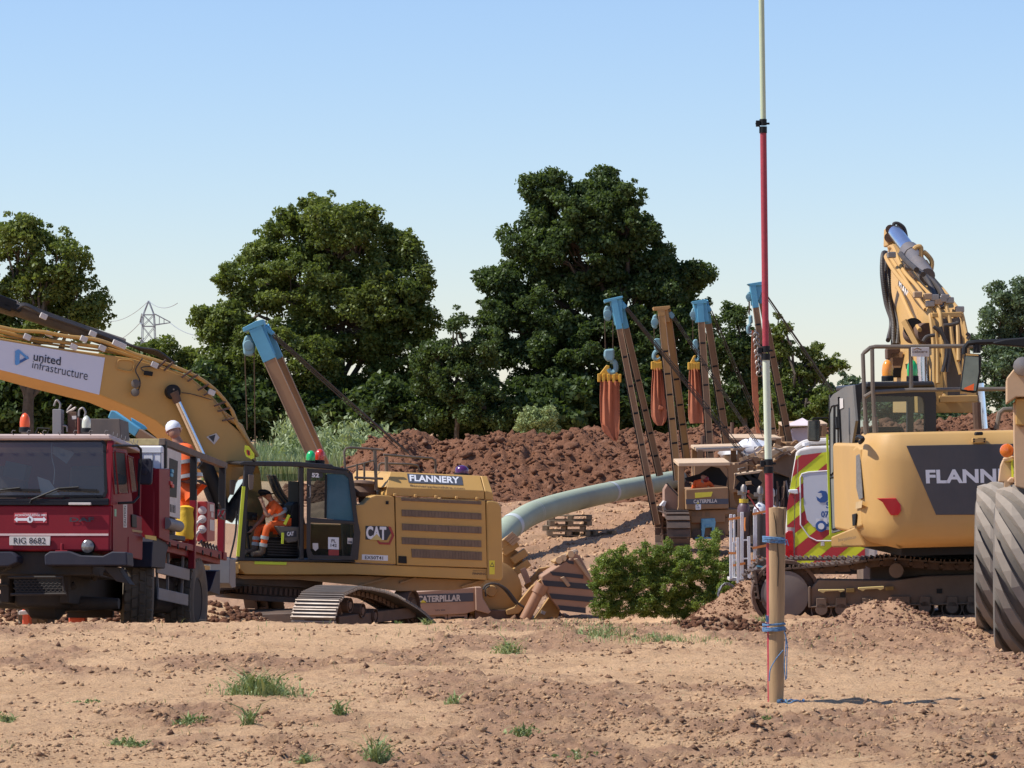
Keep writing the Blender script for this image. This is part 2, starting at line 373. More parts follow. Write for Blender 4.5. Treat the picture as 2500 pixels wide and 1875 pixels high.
def lumps(name, pts, rad, m, seed, fine=True):
    rng_ = np.random.default_rng(seed); N = len(pts)
    base = ICV if fine else ICV[:12]; F_ = ICF if fine else ICF0; K = len(base)
    sc = rad[:, None, None] * rng_.uniform(.6, 1.25, (N, 1, 3)) * np.array([1, 1, .75])
    dent = 1 + rng_.normal(0, .24, (N, K, 1))
    a = rng_.uniform(0, 6.28, N); ca, sa = np.cos(a), np.sin(a)
    v = base[None] * sc * dent
    v = np.stack([v[..., 0] * ca[:, None] - v[..., 1] * sa[:, None], v[..., 0] * sa[:, None] + v[..., 1] * ca[:, None], v[..., 2]], -1) + pts[:, None]
    f = (F_[None] + (np.arange(N) * K)[:, None, None]).reshape(-1, 3)
    return npmesh(name, v.reshape(-1, 3), f, m, False)
rg = np.random.default_rng(3)
def scatter(n, x0, x1, y0, y1, dens=None):
    X = rg.uniform(x0, x1, n); Y = 1 / rg.uniform(1 / y1, 1 / y0, n)
    if dens is not None:
        k = rg.uniform(0, 1, n) < dens(X, Y); X, Y = X[k], Y[k]
    return X, Y
X, Y = scatter(9000, -7, 7.5, 19, 46, lambda X, Y: np.clip(.12 + roughness(X, Y) * 1.2, 0, 1))
r_ = rg.gamma(1.1, .005, len(X)) + .003; r_ = np.minimum(r_, .035)
o = lumps('soil_clods', np.stack([X, Y, gbase(X, Y) + ground_detail(X, Y) + r_ * .1], -1), r_, SOIL, 5, False); o['kind'] = 'stuff'
def crumb_mat():
    m = soil_mat('soil_crumb', (.60, .345, .18), (.44, .245, .13), (.28, .15, .09)); n = m.node_tree; b = n.nodes['Principled BSDF']; g_ = n.nodes.new('ShaderNodeNewGeometry'); r = n.nodes.new('ShaderNodeValToRGB')
    r.color_ramp.elements[0].color = (.20, .11, .07, 1); r.color_ramp.elements[1].color = (.72, .46, .26, 1); e = r.color_ramp.elements.new(.55); e.color = (.50, .29, .16, 1)
    n.links.new(g_.outputs['Random Per Island'], r.inputs[0]); n.links.new(r.outputs[0], b.inputs['Base Color']); return m
CRUMB = crumb_mat()
q = np.random.default_rng(91); N_ = 62000; Y = 1 / q.uniform(1 / 44, 1 / 19.4, N_); X = q.uniform(-1, 1, N_) * (Y * .152 + .2); k = q.uniform(0, 1, N_) < .05 + .6 * roughness(X, Y) * (.3 + .7 * smooth(.4, .6, fbm(X * 3, Y * 2, 2, 94))) + .38 * smooth(.48, .62, fbm(X * 1.4, Y * .8, 3, 93)); X, Y = X[k], Y[k]
r_ = .0045 + q.gamma(1.3, .0038, len(X)); r_ = np.minimum(r_, .026) * (.8 + Y / 60); OC = np.array([(1, 0, 0), (0, 1, 0), (-1, 0, 0), (0, -1, 0), (0, 0, 1), (0, 0, -.4)], float)
OF = np.array([(0, 1, 4), (1, 2, 4), (2, 3, 4), (3, 0, 4), (1, 0, 5), (2, 1, 5), (3, 2, 5), (0, 3, 5)])
a = q.uniform(0, 6.28, len(X)); v = OC[None] * r_[:, None, None] * q.uniform(.55, 1.5, (len(X), 6, 1)) * np.array([1.2, 1, .9]); ca, sa = np.cos(a)[:, None], np.sin(a)[:, None]
v = np.stack([v[..., 0] * ca - v[..., 1] * sa, v[..., 0] * sa + v[..., 1] * ca, v[..., 2]], -1) + np.stack([X, Y, gbase(X, Y) + ground_detail(X, Y)], -1)[:, None]
o = npmesh('soil_crumbs', v.reshape(-1, 3), (OF[None] + (np.arange(len(X)) * 6)[:, None, None]).reshape(-1, 3), CRUMB); o['kind'] = 'stuff'
X = q.uniform(-3.5, 14, 9000); Y = q.uniform(64, 113, 9000); r_ = .015 + q.gamma(1.3, .014, 9000)
v = OC[None] * r_[:, None, None] * q.uniform(.5, 1.6, (9000, 6, 1)) + np.stack([X, Y, gbase(X, Y) + ground_detail(X, Y)], -1)[:, None]
o = npmesh('soil_crumbs', v.reshape(-1, 3), (OF[None] + (np.arange(9000) * 6)[:, None, None]).reshape(-1, 3), CRUMB); o['kind'] = 'stuff'
def clodpile(name, cx, cy, rx, ry, n, rmax, seed, m=None, kindl=None):
    q = np.random.default_rng(seed); a = q.uniform(0, 6.28, n); d = q.uniform(0, 1, n) ** .6
    X = cx + rx * d * np.cos(a); Y = cy + ry * d * np.sin(a); r = q.uniform(.25, 1, n) ** 1.6 * rmax
    o = lumps(name, np.stack([X, Y, gbase(X, Y) + ground_detail(X, Y) + r * .2], -1), r, m or CLOD, seed, False); o['kind'] = 'stuff'; return o
clodpile('soil_clods', 2.33, 36.6, .62, .7, 800, .045, 11, HEAP)
clodpile('soil_clods', 4.9, 40.2, 1.6, 1.3, 1600, .032, 12)
clodpile('soil_clods', 5.9, 29, 2.0, 3.6, 1200, .03, 14)
clodpile('soil_clods', 3.3, 48.6, 1.3, 1.0, 1500, .024, 13, HEAP)
clodpile('soil_clods', -6.0, 51.8, 2.6, 1.2, 1600, .07, 15, HEAP)
clodpile('soil_clods', -4.7, 57, 1.3, 1.5, 900, .05, 25, HEAP)
# scattered straw
q = np.random.default_rng(21); X, Y = scatter(700, -6, 6.5, 19.5, 40)
a = q.uniform(0, 3.14, len(X)) * .5 - .3; L = q.uniform(.015, .09, len(X)); Wd = q.uniform(.002, .005, len(X)); z = gbase(X, Y) + ground_detail(X, Y) + .018
dx, dy = np.cos(a) * L, np.sin(a) * L; t_ = q.uniform(-.02, .03, len(X))
v = np.stack([np.stack([X - dx, Y - dy, z], -1), np.stack([X + dx, Y + dy, z + t_], -1), np.stack([X + dx, Y + dy + Wd * 2.5, z + t_], -1), np.stack([X - dx, Y - dy + Wd * 2.5, z], -1)], 1)
o = npmesh('straw_litter', v.reshape(-1, 3), np.arange(len(X) * 4).reshape(-1, 4), mat('straw', (.55, .42, .24), .8, mott=.3, scale=30)); o['kind'] = 'stuff'

# ---------------------------------------------------------------- spoil heap
hx = np.arange(-8, 24, .09); hy = np.concatenate([np.arange(110, 128, .11), np.arange(128, 140, .4)])
HX, HY_ = np.meshgrid(hx, hy)
top_px = [(690, 1000), (720, 992), (760, 975), (830, 953), (870, 940), (905, 955), (960, 962), (1010, 955), (1050, 945), (1110, 946), (1180, 940), (1250, 930), (1300, 934), (1340, 945), (1380, 944), (1440, 940), (1500, 932), (1600, 938), (1700, 945), (1800, 940), (2100, 905), (2212, 900), (2400, 900)]
tx = [(p[0] - 1106) / 7373 * 121 for p in top_px]; tz = [2 + (930 - p[1]) / 7373 * 121 for p in top_px]
crest = np.interp(HX, tx, tz)
rise = smooth(112.5, 121, HY_ + (fbm(HX * .35, HY_ * .1, 2, 31) - .5) * 3) * (1 - smooth(124, 138, HY_) * .9)
b0 = gbase(HX, HY_)
edge = smooth(-7.2, -5, HX)
HZ = b0 * 1 + np.maximum(0, crest - b0) * rise * edge - .12 * (1 - np.minimum(1, rise * 6))
cl = (fbm(HX * .9, HY_ * .9, 4, 33, .55) - .5) * .75 + (np.abs(vnoise(HX * 2.6, HY_ * 2.6, 35) - .5)) * .4 + (vnoise(HX * 6, HY_ * 6, 36) - .5) * .18
cl = cl * (.4 + .7 * smooth(.3, .7, fbm(HX * .4, HY_ * .4, 3, 38))) + (fbm(HX * 1.6, HY_ * 1.2, 4, 37, .65) - .5) * .55 + (fbm(HX * 5, HY_ * 5, 2, 39) - .5) * .12 - .1
HZ += cl * np.minimum(1, rise * 4) * edge
ii = np.arange(HX.size).reshape(HX.shape)
o = npmesh('spoil_heap', np.stack([HX, HY_, HZ], -1).reshape(-1, 3), np.stack([ii[:-1, :-1], ii[:-1, 1:], ii[1:, 1:], ii[1:, :-1]], -1).reshape(-1, 4), HEAP, False); o['kind'] = 'structure'
n = 13000; k = rg.integers(0, HX.shape[1], n); j = rg.integers(12, 120, n)
r_ = rg.gamma(1.2, .034, n) + .02; r_ = np.minimum(r_, .22)
o = lumps('spoil_clods', np.stack([HX[j, k], HY_[j, k], HZ[j, k] + r_ * .1], -1), r_, HEAP, 41, False); o['kind'] = 'stuff'
sel = HX[j, k] > -5.5

# ---------------------------------------------------------------- foliage
def leaf_mat(name, c1, c2, trans=.42):
    m = bpy.data.materials.new(name); m.use_nodes = True; n = m.node_tree; n.nodes.clear()
    o = n.nodes.new('ShaderNodeOutputMaterial'); d = n.nodes.new('ShaderNodeBsdfDiffuse'); t = n.nodes.new('ShaderNodeBsdfTranslucent'); gl = n.nodes.new('ShaderNodeBsdfGlossy')
    gl.inputs['Roughness'].default_value = .4; gl.inputs[0].default_value = (.5, .55, .5, 1)
    mx = n.nodes.new('ShaderNodeMixShader'); mx.inputs[0].default_value = trans; m2 = n.nodes.new('ShaderNodeMixShader'); m2.inputs[0].default_value = .03
    ge = n.nodes.new('ShaderNodeNewGeometry'); tc = n.nodes.new('ShaderNodeTexCoord'); no = n.nodes.new('ShaderNodeTexNoise'); no.inputs['Scale'].default_value = .5; no.inputs['Detail'].default_value = 2
    ad = n.nodes.new('ShaderNodeMath'); ad.operation = 'MULTIPLY_ADD'; ad.inputs[1].default_value = .55
    n.links.new(tc.outputs['Object'], no.inputs['Vector']); n.links.new(ge.outputs['Random Per Island'], ad.inputs[0]); 
    sb = n.nodes.new('ShaderNodeMath'); sb.operation = 'MULTIPLY_ADD'; sb.inputs[1].default_value = 1.6; sb.inputs[2].default_value = -.55
    n.links.new(no.outputs['Fac'], sb.inputs[0]); n.links.new(sb.outputs[0], ad.inputs[2])
    c = n.nodes.new('ShaderNodeMix'); c.data_type = 'RGBA'; c.inputs[6].default_value = c1 + (1,); c.inputs[7].default_value = c2 + (1,); n.links.new(ad.outputs[0], c.inputs['Factor'])
    br = n.nodes.new('ShaderNodeMix'); br.data_type = 'RGBA'; br.blend_type = 'MULTIPLY'; br.inputs['Factor'].default_value = 1; br.inputs[7].default_value = (1.25, 1.3, .7, 1)
    n.links.new(c.outputs[2], d.inputs[0]); n.links.new(c.outputs[2], br.inputs[6]); n.links.new(br.outputs[2], t.inputs[0])
    n.links.new(d.outputs[0], mx.inputs[1]); n.links.new(t.outputs[0], mx.inputs[2]); n.links.new(mx.outputs[0], m2.inputs[1]); n.links.new(gl.outputs[0], m2.inputs[2]); n.links.new(m2.outputs[0], o.inputs[0])
    return m
OAK = leaf_mat('oak_leaf', (.040, .066, .020), (.105, .145, .045))
OAK2 = leaf_mat('field_tree_leaf', (.075, .11, .025), (.20, .235, .06))
HAZ = leaf_mat('hazed_leaf', (.09, .13, .075), (.14, .19, .11))  # distance haze is mixed into this paler leaf green
HEDG = leaf_mat('hedge_leaf', (.075, .12, .022), (.29, .36, .085), .42)
WEED = leaf_mat('weed_leaf', (.16, .22, .08), (.40, .44, .20), .15)
GRN2 = leaf_mat('reed_leaf', (.20, .26, .12), (.42, .46, .25), .3)
BARK = mat('bark', (.085, .065, .045), .9, scale=4, bump=.02, mott=.4)
def leafcloud(name, C, Rr, per, size, m, parent, seed, up=.25):
    q = np.random.default_rng(seed); N = len(C)
    cnt = np.maximum(6, (per * (Rr / Rr.mean()) ** 2)).astype(int); I = np.repeat(np.arange(N), cnt); n = len(I)
    d = q.normal(size=(n, 3)); d[:, 2] += up; d /= np.linalg.norm(d, axis=1)[:, None]
    rad = Rr[I] * (1 - .55 * q.uniform(0, 1, n) ** 1.7) * q.uniform(.85, 1.22, n)
    p = C[I] + d * rad[:, None] * np.array([1.1, 1.1, .8])
    nrm = d * .6 + q.normal(size=(n, 3)) * .75 + np.array([0, 0, .35]); nrm /= np.linalg.norm(nrm, axis=1)[:, None]
    t = np.cross(nrm, q.normal(size=(n, 3))); t /= np.linalg.norm(t, axis=1)[:, None]; b = np.cross(nrm, t)
    s = (size * q.uniform(.6, 1.35, n))[:, None]
    v = np.stack([p + t * s, p + b * s * .55, p - t * s * .9, p - b * s * .55], 1)
    o = npmesh(name, v.reshape(-1, 3), np.arange(n * 4).reshape(-1, 4), m); o.parent = parent; return o
def D2(px, py, Y): return P(px / .8848, py / .8848, Y)
def limb(mb, a, b, r0, r1, q, wob=.12, n=5):
    a, b = np.array(a), np.array(b); L = np.linalg.norm(b - a); pts = []
    for i in range(n + 1):
        t = i / n; pts.append(a + (b - a) * t + q.normal(size=3) * wob * L * .5 * math.sin(math.pi * t) * .6)
    mb.tube([tuple(p) for p in pts], [r0 + (r1 - r0) * i / n for i in range(n + 1)], 6)
def tree(name, label, cat, Y, trunk, blobs, seed, m=OAK, leaf=.2, per=85, dens=1.0, group='trees along the field edge', sub=1.0, tr=.35, depth=1.0):
    q = np.random.default_rng(seed); root = empty(name, Vector((D2(trunk, 930, Y).x, Y, gz(D2(trunk, 930, Y).x, Y) - .1)), label, cat, group)
    root.rotation_euler = (0, 0, 0); bx, by, bz = root.location; k = Y / 7373.0; Cs = []; Rs = []; mb = MB()
    cxs = np.mean([b[0] for b in blobs]); ztop = max(D2(0, b[1], Y).z for b in blobs)
    hub = np.array([0, 0, (ztop - bz) * .38])
    if tr: limb(mb, (0, 0, -.3), (q.normal() * .1, 0, (ztop - bz) * .8), tr, .06, q, .02, 7)
    for (x, y, rx, ry) in blobs:
        c = D2(x, y, Y); rxm, rym = rx * k, ry * k; rd = (rxm + rym) / 2 * depth; off = q.uniform(-1, 1) * rd * .8
        c = np.array([c.x - bx, off, c.z - bz])
        if tr: limb(mb, hub * q.uniform(.6, 1.3), c, tr * .42, .05, q, .2)
        ns = max(4, int(dens * 15 * (rxm * rym) / (sub * sub)))
        d = q.normal(size=(ns, 3)); d /= np.linalg.norm(d, axis=1)[:, None]; d *= (q.uniform(.25, 1, (ns, 1)) ** .4)
        pts = c + d * np.array([rxm, rd, rym]) * .92
        Cs.append(pts); Rs.append(q.uniform(.24, .58, ns) * sub)
        if tr:
            for p in pts[::5]: limb(mb, c * .75 + hub * .25 + q.normal(size=3) * .2, p, .07, .02, q, .2, 4)
    C_ = np.concatenate(Cs); R_ = np.concatenate(Rs)
    e_ = q.integers(0, len(C_), int(len(C_) * .9)); dd = q.normal(size=(len(e_), 3)); dd[:, 2] = np.abs(dd[:, 2]) * .8; dd /= np.linalg.norm(dd, axis=1)[:, None]
    C_ = np.concatenate([C_, C_[e_] + dd * (R_[e_] * q.uniform(1.0, 1.6, len(e_)))[:, None]]); R_ = np.concatenate([R_, R_[e_] * .36]); leaf = leaf * .58; per = int(per * 1.2)
    if len(mb.v): mb.build('trunk', BARK, root, smooth=True)
    leafcloud('crown', C_, R_, per, leaf, m, root, seed + 1); return root
TREES = True
tree('oak_tree', 'spreading oak at the left edge with sky showing between its limbs', 'tree', 150, 60,
     [(40, 530, 80, 60), (130, 572, 80, 60), (175, 640, 60, 55), (60, 640, 100, 75), (-60, 590, 100, 120), (150, 705, 75, 40), (200, 680, 38, 35), (65, 492, 30, 24), (105, 610, 60, 50), (20, 730, 90, 60), (-40, 700, 80, 60)], 11, OAK2, .17, 62, .75)
tree('oak_tree', 'broad tree with a visible trunk, left of the gap in the middle', 'tree', 165, 737,
     [(640, 525, 90, 60), (735, 490, 95, 55), (690, 462, 60, 35), (785, 474, 45, 35), (800, 550, 85, 70), (870, 545, 40, 50), (560, 600, 90, 75), (650, 620, 120, 90), (850, 640, 80, 80), (485, 700, 65, 50), (760, 690, 150, 95), (900, 620, 30, 60), (520, 780, 90, 85), (640, 780, 120, 90), (860, 770, 95, 90), (430, 688, 26, 18), (480, 850, 70, 70), (600, 880, 110, 60), (730, 870, 130, 70), (890, 870, 80, 75), (905, 700, 35, 60), (600, 480, 40, 30)], 12, OAK2, .175, 70, 1.0)
tree('oak_tree', 'tallest dark oak with a dense pointed crown, right of the middle', 'tree', 165, 1330,
     [(1172, 412, 45, 48), (1290, 416, 55, 50), (1350, 440, 40, 35), (1240, 470, 110, 60), (1150, 530, 80, 60), (1085, 620, 58, 65), (1250, 560, 130, 90), (1380, 560, 80, 75), (1360, 490, 60, 45), (1200, 670, 130, 90), (1380, 670, 120, 90), (1480, 640, 60, 60), (1075, 690, 50, 50), (1495, 740, 50, 70), (1290, 780, 170, 90), (1160, 800, 80, 80), (1430, 830, 90, 70), (1250, 870, 120, 60), (1100, 760, 50, 40), (1420, 600, 70, 60), (1500, 600, 35, 25)], 13, OAK, .175, 80, 1.25, tr=.42)
tree('field_tree', 'small light-topped tree between the two big oaks', 'tree', 158, 985,
     [(992, 715, 24, 26), (985, 770, 50, 40), (1000, 830, 65, 50), (960, 880, 70, 55), (1050, 880, 70, 55), (1040, 800, 40, 40), (930, 800, 45, 60), (1055, 750, 35, 40), (950, 750, 25, 30)], 14, OAK, .15, 60, .9, sub=.8, tr=.16)
tree('field_tree', 'young tree behind the blue-topped booms and the ranging pole', 'tree', 158, 1610,
     [(1592, 690, 34, 30), (1570, 760, 45, 50), (1620, 770, 55, 60), (1580, 850, 70, 60), (1640, 860, 60, 60), (1545, 700, 20, 20)], 15, OAK, .155, 60, .9, sub=.8, tr=.16)
tree('field_tree', 'straggly tree with a side branch reaching right above the white awning', 'tree', 152, 1715,
     [(1680, 705, 20, 26), (1690, 760, 40, 40), (1757, 752, 26, 26), (1750, 800, 40, 40), (1700, 840, 60, 50), (1775, 800, 30, 14), (1808, 792, 24, 9), (1760, 880, 55, 45), (1680, 890, 50, 40)], 16, OAK2, .15, 50, .8, sub=.62, tr=.14)
tree('far_tree', 'pale distant tree seen between the straggly tree and the right excavator cab', 'tree', 330, 1820, [(1815, 835, 34, 22), (1850, 850, 30, 18), (1800, 860, 40, 25), (1900, 845, 40, 18), (1960, 850, 50, 20)], 17, HAZ, .4, 50, .7, sub=1.5, tr=0)
tree('oak_tree', 'grey-green oak at the right edge behind the dump truck', 'tree', 200, 2185,
     [(2180, 640, 48, 36), (2160, 690, 48, 35), (2215, 690, 55, 80), (2150, 745, 55, 35), (2112, 740, 25, 18), (2180, 790, 75, 50), (2120, 850, 60, 45), (2200, 870, 60, 50), (2050, 870, 60, 40), (2240, 780, 50, 80), (2260, 650, 60, 70)], 18, HAZ, .19, 55, .8, tr=.3)
tree('field_tree', 'bushy tree standing just left of the pylon foot behind the boom', 'tree', 175, 350, [(300, 770, 50, 30), (350, 765, 45, 32), (400, 790, 40, 35), (330, 830, 90, 50), (410, 850, 60, 60), (250, 800, 60, 40)], 19, OAK2, .17, 60, .9, sub=.9, tr=.14)
tree('field_tree', 'dark tree under the yellow boom at the far left', 'tree', 172, 150, [(40, 830, 90, 60), (150, 860, 110, 60), (60, 900, 120, 50), (250, 880, 100, 60), (-20, 800, 60, 60), (200, 800, 60, 30)], 20, OAK, .18, 60, 1.0, sub=1.0, tr=.14)
tree('shrub', 'pale green shrub at the foot of the tallest oak', 'shrub', 150, 1160, [(1150, 905, 35, 28), (1175, 900, 32, 26), (1160, 930, 48, 25)], 22, WEED, .09, 60, 1.2, sub=.5, group=None, tr=0)
hd = np.random.default_rng(77)
LAB = ['dark hedgerow bush behind the tall reeds', 'hedgerow bush below the trunk of the broad tree', 'dark hedgerow bush behind the left end of the spoil heap', 'dark hedgerow bush left of the pale shrub', 'dark hedgerow bush right of the pale shrub', 'dark hedgerow bush behind the first hanging sling', 'dark hedgerow bush behind the brown-topped boom', 'dark hedgerow bush behind the thin red sling', 'hedgerow bush behind the white awning']
for i, x in enumerate([540, 700, 850, 1010, 1200, 1330, 1460, 1590, 1710]):
    tree('hedge_bush', LAB[i], 'bush', 161 + hd.uniform(-2, 2), x, [(x + hd.uniform(-60, 60), hd.uniform(860, 900), 75, hd.uniform(40, 60)) for _ in range(3)] + [(x, 915, 95, 45), (x - 50, 930, 70, 40)], 200 + i, OAK, .28, 26, .85, group='hedgerow under the trees', tr=0)
for i, (x, lb) in enumerate(((30, 'hedgerow bush under the boom behind the truck cab roof beacon'), (150, 'hedgerow bush under the boom behind the steel posts'), (270, 'hedgerow bush under the boom beside the blue boom tip'), (390, 'hedgerow bush between boom and reeds'), (-60, 'hedgerow bush at the extreme left edge'))):
    tree('hedge_bush', lb, 'bush', 158, x, [(x - 40, 850, 70, 55), (x + 40, 840, 70, 60), (x, 880, 90, 60), (x, 920, 90, 50)], 240 + i, OAK, .28, 26, .85, group='hedgerow under the trees', tr=0)
tree('hedge_bush', 'hedgerow bush behind the right excavator', 'bush', 175, 2080, [(2060, 890, 80, 35), (2150, 900, 90, 35), (1960, 900, 80, 30), (1880, 880, 60, 30)], 230, HAZ, .2, 60, 1.0, group='hedgerow under the trees', tr=0)
# near bramble bush in the dip
tree('bramble_bush', 'bright green bramble bush in the dip below the excavators', 'bush', 52.5, 1430,
     [(1310 + 42 * i, y + dy, 34, 30) for y, dy in ((1232, 0), (1270, 0), (1310, 0)) for i in range(7)] + [(1320, 1205, 26, 16), (1375, 1202, 22, 14), (1420, 1196, 24, 18), (1475, 1198, 26, 18), (1530, 1190, 26, 24), (1548, 1168, 9, 18), (1512, 1172, 8, 16), (1440, 1180, 7, 14), (1345, 1188, 7, 12), (1296, 1215, 10, 10), (1395, 1184, 6, 12)], 24, HEDG, .024, 52, 1.1, sub=.14, group=None, tr=0)

# blades: reeds, weeds, grass tufts
def blades(name, X, Y, Z, H, Wd, m, seed, lean=.35, seg=2, parent=None):
    q = np.random.default_rng(seed); n = len(X); a = q.uniform(0, 6.28, n); dx = np.cos(a) * H * lean * q.uniform(.1, 1, n); dy = np.sin(a) * H * lean * q.uniform(.1, 1, n)
    b = q.uniform(0, 6.28, n); wx, wy = np.cos(b) * Wd, np.sin(b) * Wd * .4
    def r(t, w): 
        return np.stack([X + dx * t * t - wx * w, Y + dy * t * t - wy * w, Z + H * t * (1 - .25 * t)], -1), np.stack([X + dx * t * t + wx * w, Y + dy * t * t + wy * w, Z + H * t * (1 - .25 * t)], -1)
    A, B = r(0, .7); C_, D_ = r(.55, 1); E, F_ = r(1, .08)
    v = np.stack([A, B, C_, D_, E, F_], 1); base = (np.arange(n) * 6)[:, None]
    f = np.concatenate([base + np.array([0, 1, 3, 2]), base + np.array([2, 3, 5, 4])])
    o = npmesh(name, v.reshape(-1, 3), f, m); o.parent = parent; return o
q = np.random.default_rng(51); n = 15000
X = q.uniform(-11.5, -5.2, n); Y = q.uniform(126, 140, n)
H = q.uniform(.6, 1.5, n) * (.65 + .5 * fbm(X * .7, Y * .7, 2, 61)); k = X < -6.4 + (Y - 126) * .15; X, Y, H = X[k], Y[k], H[k]
st = blades('reed_bed', X, Y, gbase(X, Y), H, .03 + H * 0, GRN2, 52, .3); st['kind'] = 'stuff'
q = np.random.default_rng(53); n = 5000; pc = q.uniform(-9, -3.6, 60); py = q.uniform(128, 138, 60); i = q.integers(0, 60, n)
hh = q.uniform(1.3, 2.3, 60) * (1 - .10 * np.maximum(0, pc + 7)); X = pc[i] + q.normal(0, .16, n); Y = py[i] + q.normal(0, .16, n); t = q.uniform(.15, 1, n)
o = blades('nettle_stand', X, Y, gbase(X, Y) + hh[i] * t, q.uniform(.1, .28, n), .05, GRN2, 54, 1.5); o['kind'] = 'stuff'
def weed(name, label, px, py, wpx, hm, n, seed, m=WEED, cat='weed', stalky=0):
    Yg = 24.0
    for _ in range(12): Yg = (CAMZ - gz((px - 1106) / 7373 * Yg, Yg)) / ((py - 930) / 7373)
    cx = (px - 1106) / 7373 * Yg; wm = wpx / 7373 * Yg; q = np.random.default_rng(seed)
    X = cx + np.clip(q.normal(0, .33, n), -1, 1) * wm; Y = Yg + q.normal(0, .35, n) * wm * .6; H = hm * q.uniform(.3, 1, n) * (1 - .5 * np.abs(X - cx) / max(wm, .01))
    Z = gbase(X, Y) + ground_detail(X, Y) - .005
    H = H * q.uniform(.25, 1.25, n) ** 2; o = blades(name, X, Y, Z, H, .0025 + .009 * q.uniform(0, 1, n) ** 4, m, seed, 1.2) if True else None; tag(o, label, cat, 'weeds on the bare soil')
    N2 = max(3, n // 14); X = cx + np.clip(q.normal(0, .36, N2), -1, 1) * wm; Y = Yg + q.normal(0, .3, N2) * wm * .6; Z = gbase(X, Y) + ground_detail(X, Y) + hm * q.uniform(.05, .5, N2)
    leafcloud('leaves', np.stack([X, Y, Z], -1), np.full(N2, hm * .22), 12, .011, WEED2, o, seed + 5); return o
WEED2 = leaf_mat('weed_broadleaf', (.10, .15, .05), (.26, .32, .14), .25)
WL = [('weed_clump', 'largest green weed clump on the bare soil, left foreground', 565, 1505, 118, .25, 1000), ('weed_clump', 'upright single weed below the largest clump', 540, 1570, 22, .24, 90), ('weed_clump', 'spindly weed beside dark clods right of the largest clump', 735, 1555, 24, .16, 110),
      ('weed_clump', 'low weed patch left of the upright single weed', 410, 1560, 60, .08, 220), ('weed_clump', 'low mat of weed near the bottom left corner', 275, 1610, 70, .07, 260), ('weed_clump', 'leafy weed touching the left edge of the picture', 15, 1560, 35, .09, 120),
      ('weed_clump', 'tall thin weed at the bottom edge below the middle', 812, 1655, 34, .26, 200), ('weed_clump', 'spiky weed at the bottom, right of the tall thin one', 1130, 1590, 45, .12, 160), ('weed_clump', 'bushy weed on the crest left of the middle', 1095, 1410, 50, .2, 260),
      ('weed_clump', 'straggling grass on the crest below the bramble bush', 1300, 1375, 90, .16, 420), ('weed_clump', 'grass at the foot of the dark clod patch', 1440, 1385, 70, .12, 300), ('weed_clump', 'small green tuft beside the foot of the wooden post', 1672, 1563, 30, .07, 260),
      ('weed_clump', 'dry weed tuft mid foreground with pale stems', 975, 1525, 28, .11, 90), ('weed_clump', 'small weed at the very bottom left of the middle', 660, 1655, 40, .09, 130), ('weed_clump', 'sprig of weed on the crest in front of the excavator track', 920, 1352, 18, .10, 90), ('weed_clump', 'second sprig on the crest left of the first', 860, 1350, 12, .07, 60),
      ('weed_clump', 'green tuft at the foot of the red mound', 1648, 1345, 28, .16, 160), ('weed_clump', 'faint low weed line in the tyre marks', 190, 1518, 60, .04, 160), ('weed_clump', 'pale tuft at bottom right of the middle', 1240, 1650, 50, .07, 140)]
for i, (nm, lb, px, py, wp, hm, n) in enumerate(WL): weed(nm, lb, px, py, wp, hm, n, 300 + i)
q = np.random.default_rng(71); X, Y = scatter(9000, -5, 4, 33, 42, lambda X, Y: smooth(.5, .7, fbm(X * 1.2, Y * 1.2, 3, 72)) * smooth(-1.5, 1, X) * (1 - smooth(2.2, 3.6, X)) + .02)
o = blades('sparse_grass', X, Y, gbase(X, Y) + ground_detail(X, Y), q.uniform(.03, .1, len(X)), .004, WEED, 73, .8); o['kind'] = 'stuff'
q = np.random.default_rng(75); X, Y = scatter(1600, -6, 6, 19, 34, lambda X, Y: smooth(.55, .72, fbm(X * 1.6, Y * 1.6, 3, 76)))
o = blades('sparse_grass', X, Y, gbase(X, Y) + ground_detail(X, Y), q.uniform(.02, .06, len(X)), .003, WEED, 77, .9); o['kind'] = 'stuff'

# ---------------------------------------------------------------- pylon and lines
PYL = mat('galvanised_hazed', (.26, .29, .32), .7)  # grey lightened in place of distance haze
Yp = 1250.0
def pp(x, y, dy=0): return D2(x, y, Yp) + Vector((0, dy, 0))
base = D2(321, 930, Yp)
root = empty('pylon', Vector((base.x, Yp, 1)), 'grey lattice electricity pylon on the skyline between two trees', 'pylon')
def rl(v): return Vector(v) - root.location
m = MB(); hw = {650: 0.5, 680: 13, 705: 14.5, 740: 16, 830: 24, 935: 42}
lv = [650, 680, 705, 740, 790, 860, 935]; wd = [1, 11.5, 13, 14, 20, 28, 40]; k = Yp / 7373
for i in range(len(lv) - 1):
    for sy in (-1, 1):
        for sx in (-1, 1):
            m.beam(rl(pp(321 + sx * wd[i], lv[i], sy * wd[i] * k)), rl(pp(321 + sx * wd[i + 1], lv[i + 1], sy * wd[i + 1] * k)), .26, .26)
            m.beam(rl(pp(321 + sx * wd[i], lv[i], sy * wd[i] * k)), rl(pp(321 - sx * wd[i + 1], lv[i + 1], sy * wd[i + 1] * k)), .18, .18)
        m.beam(rl(pp(321 - wd[i + 1], lv[i + 1], sy * wd[i + 1] * k)), rl(pp(321 + wd[i + 1], lv[i + 1], sy * wd[i + 1] * k)), .3, .3)
m.build('tower', PYL, root)
